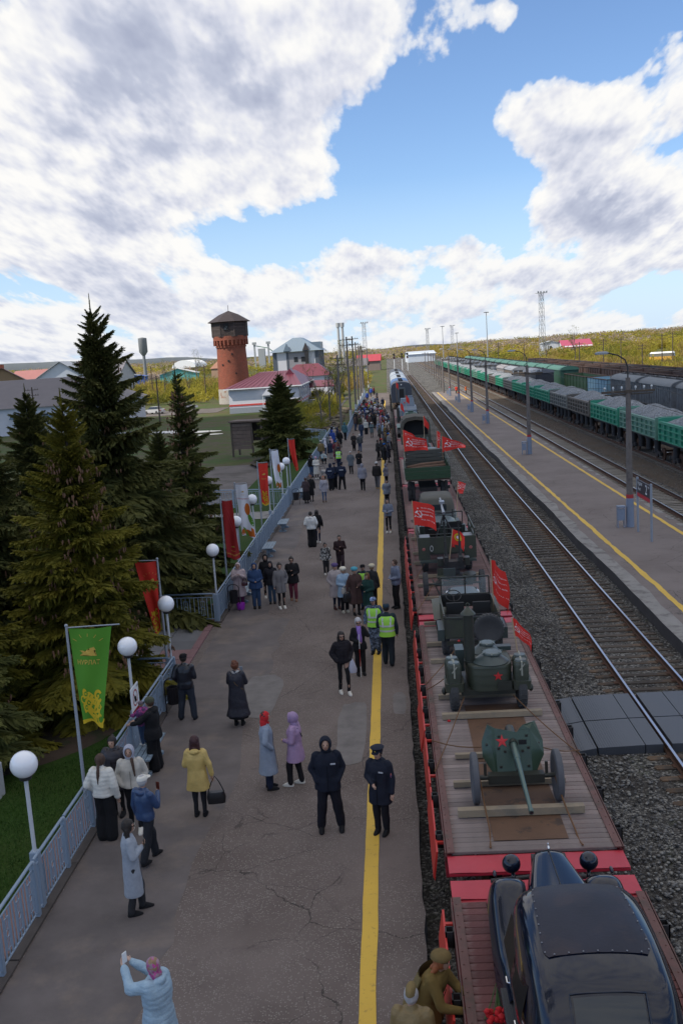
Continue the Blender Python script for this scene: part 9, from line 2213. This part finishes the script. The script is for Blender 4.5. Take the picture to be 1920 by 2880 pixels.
for x, y, lb in ((2.9, 400, 'left railway signal beyond the coaches'), (6.1, 400, 'middle railway signal beyond the coaches'), (8.3, 400, 'right railway signal beyond the coaches')):
	t = thing('railway_signal', lb, 'signal', (x, y, -.5), 0, 'railway signals'); mb = MB(); mb.tube([(0, 0, 0), (0, 0, 5.0)], .13, 8); obj('mast', mb, M_WHITE, t, 50)
	for z in (5.0, 6.2): mb = MB(); mb.loft([(0, 0, z, .38, .2), (0, 0, z+1.0, .38, .2)], 12, pw=3.); hd_ = obj('signal_head', mb, M_BLACK, t, 40)
	mb = MB(); mb.ell((0, -.22, 5.3), .1, .05, .1, 8, 6); obj('lens', mb, M_RED_T, t, 180)
mb = MB(); hs = [(a_, 2300+200*math.sin(a_*9)) for a_ in [-.62+.02*k for k in range(60)]]
mb.add([p for a_, d in hs for p in ((d*math.sin(a_), d*math.cos(a_), -2), (d*math.sin(a_), d*math.cos(a_), max(2, 7+85*max(0, -a_-.12)+9*noise.noise((a_*16, 0, 0))+3*noise.noise((a_*70, 3, 0)))), ((d+900)*math.sin(a_), (d+900)*math.cos(a_), 4))], [f for i in range(59) for f in ((3*i, 3*i+3, 3*i+4, 3*i+1), (3*i+1, 3*i+4, 3*i+5, 3*i+2))])
structure('hills', mb, mat('hazed_wooded_hills', (.10, .115, .13), .95, var=.3, vs=.01), 180)  # the blue of distant haze is put into the hill colour
# rubble and slabs on the waste ground, stones on the ballast
def scatter(name, pts, m, label, cat, smin, smax, fl=.6):
	ico = [(0, 0, -1), (.72, -.53, -.45), (-.28, -.85, -.45), (-.89, 0, -.45), (-.28, .85, -.45), (.72, .53, -.45), (.28, -.85, .45), (-.72, -.53, .45), (-.72, .53, .45), (.28, .85, .45), (.89, 0, .45), (0, 0, 1)]
	fc = np.array([(0,1,2),(1,0,5),(0,2,3),(0,3,4),(0,4,5),(1,5,10),(2,1,6),(3,2,7),(4,3,8),(5,4,9),(1,10,6),(2,6,7),(3,7,8),(4,8,9),(5,9,10),(6,10,11),(7,6,11),(8,7,11),(9,8,11),(10,9,11)])
	V = []; F = []; MI = []; b = np.array(ico)
	for i, (x, y, z) in enumerate(pts):
		s = nr.uniform(smin, smax); v = (b*(1+nr.uniform(-.25, .25, b.shape))*np.array([s*nr.uniform(.8, 1.4), s, s*fl])) @ rotz(nr.uniform(0, 6)).T+np.array([x, y, z]); V.append(v); F.append(fc+12*i); MI.append(np.full(20, nr.randint(len(m))))
	return tag(link(name, np_mesh(name, np.concatenate(V), np.concatenate(F), m, np.concatenate(MI)), None, kind='stuff'), label, cat)
SM = [mat('ballast_stone_'+str(i), c, .9, var=.2, vs=20) for i, c in enumerate(((.16, .155, .15), (.10, .098, .098), (.055, .052, .05), (.24, .23, .21)))]
pts = []
while len(pts) < 15000:
	y = 10+55*nr.rand()**1.6; x = nr.uniform(.25, 8.6)
	if abs(x-1.95) < 1.45 or abs(abs(x-6.83)-.795) < .07: continue
	if 21.8 < y < 25.4 and x > 3.6: continue
	if abs(x-6.83) < 1.3 and nr.rand() < .72: continue
	pts.append((x, y, -.415+.02*nr.rand()+(.03 if 3.6 < x < 5.2 else 0)))
scatter('ballast_stones', pts, SM, 'loose grey ballast stones between the train and the empty track', 'ballast', .018, .042)
pts = [(nr.uniform(-16, -6.8), nr.uniform(122, 170), -.45) for _ in range(900)]
scatter('rubble', pts, [mat('brown_rubble', (.10, .075, .055), .9), mat('dry_reed', (.17, .14, .09), .9)], 'brown rubble and dry stalks on the waste ground before the white house', 'rubble', .08, .45, .5)
pts = [(nr.uniform(16.8, 19.3), 30+90*nr.rand()**1.3, -.40) for _ in range(5000)]
scatter('ballast_stones', pts, SM[:3]+[mat('brown_stone', (.15, .10, .075), .9)], 'brown grey stones between the island platform track and the dump wagons', 'ballast', .02, .05)
# grass blades of the near lawn
pts = []
gv = []; gf = []
for k in range(26000):
	x = nr.uniform(-11, -7.3); y = 13+12*nr.rand(); q = ((x+10.2)/3.3)**2+((y-27.4)/5.7)**2
	if q < 1.15: continue
	a = nr.uniform(0, 6.3); h = nr.uniform(.03, .08); w = .008; dx, dy = math.cos(a), math.sin(a); i = len(gv)
	gv += [(x-dy*w, y+dx*w, -.14), (x+dy*w, y-dx*w, -.14), (x+dx*.03, y+dy*.03, -.14+h)]; gf.append((i, i+1, i+2))
tag(link('grass', np_mesh('grass', gv, gf, [foliage_mat('grass_blades', (.020, .048, .008), (.035, .085, .012), (.06, .12, .02), 2., .3)]), None, kind='stuff'), 'short green grass of the lawn below the nearest lamp', 'grass')
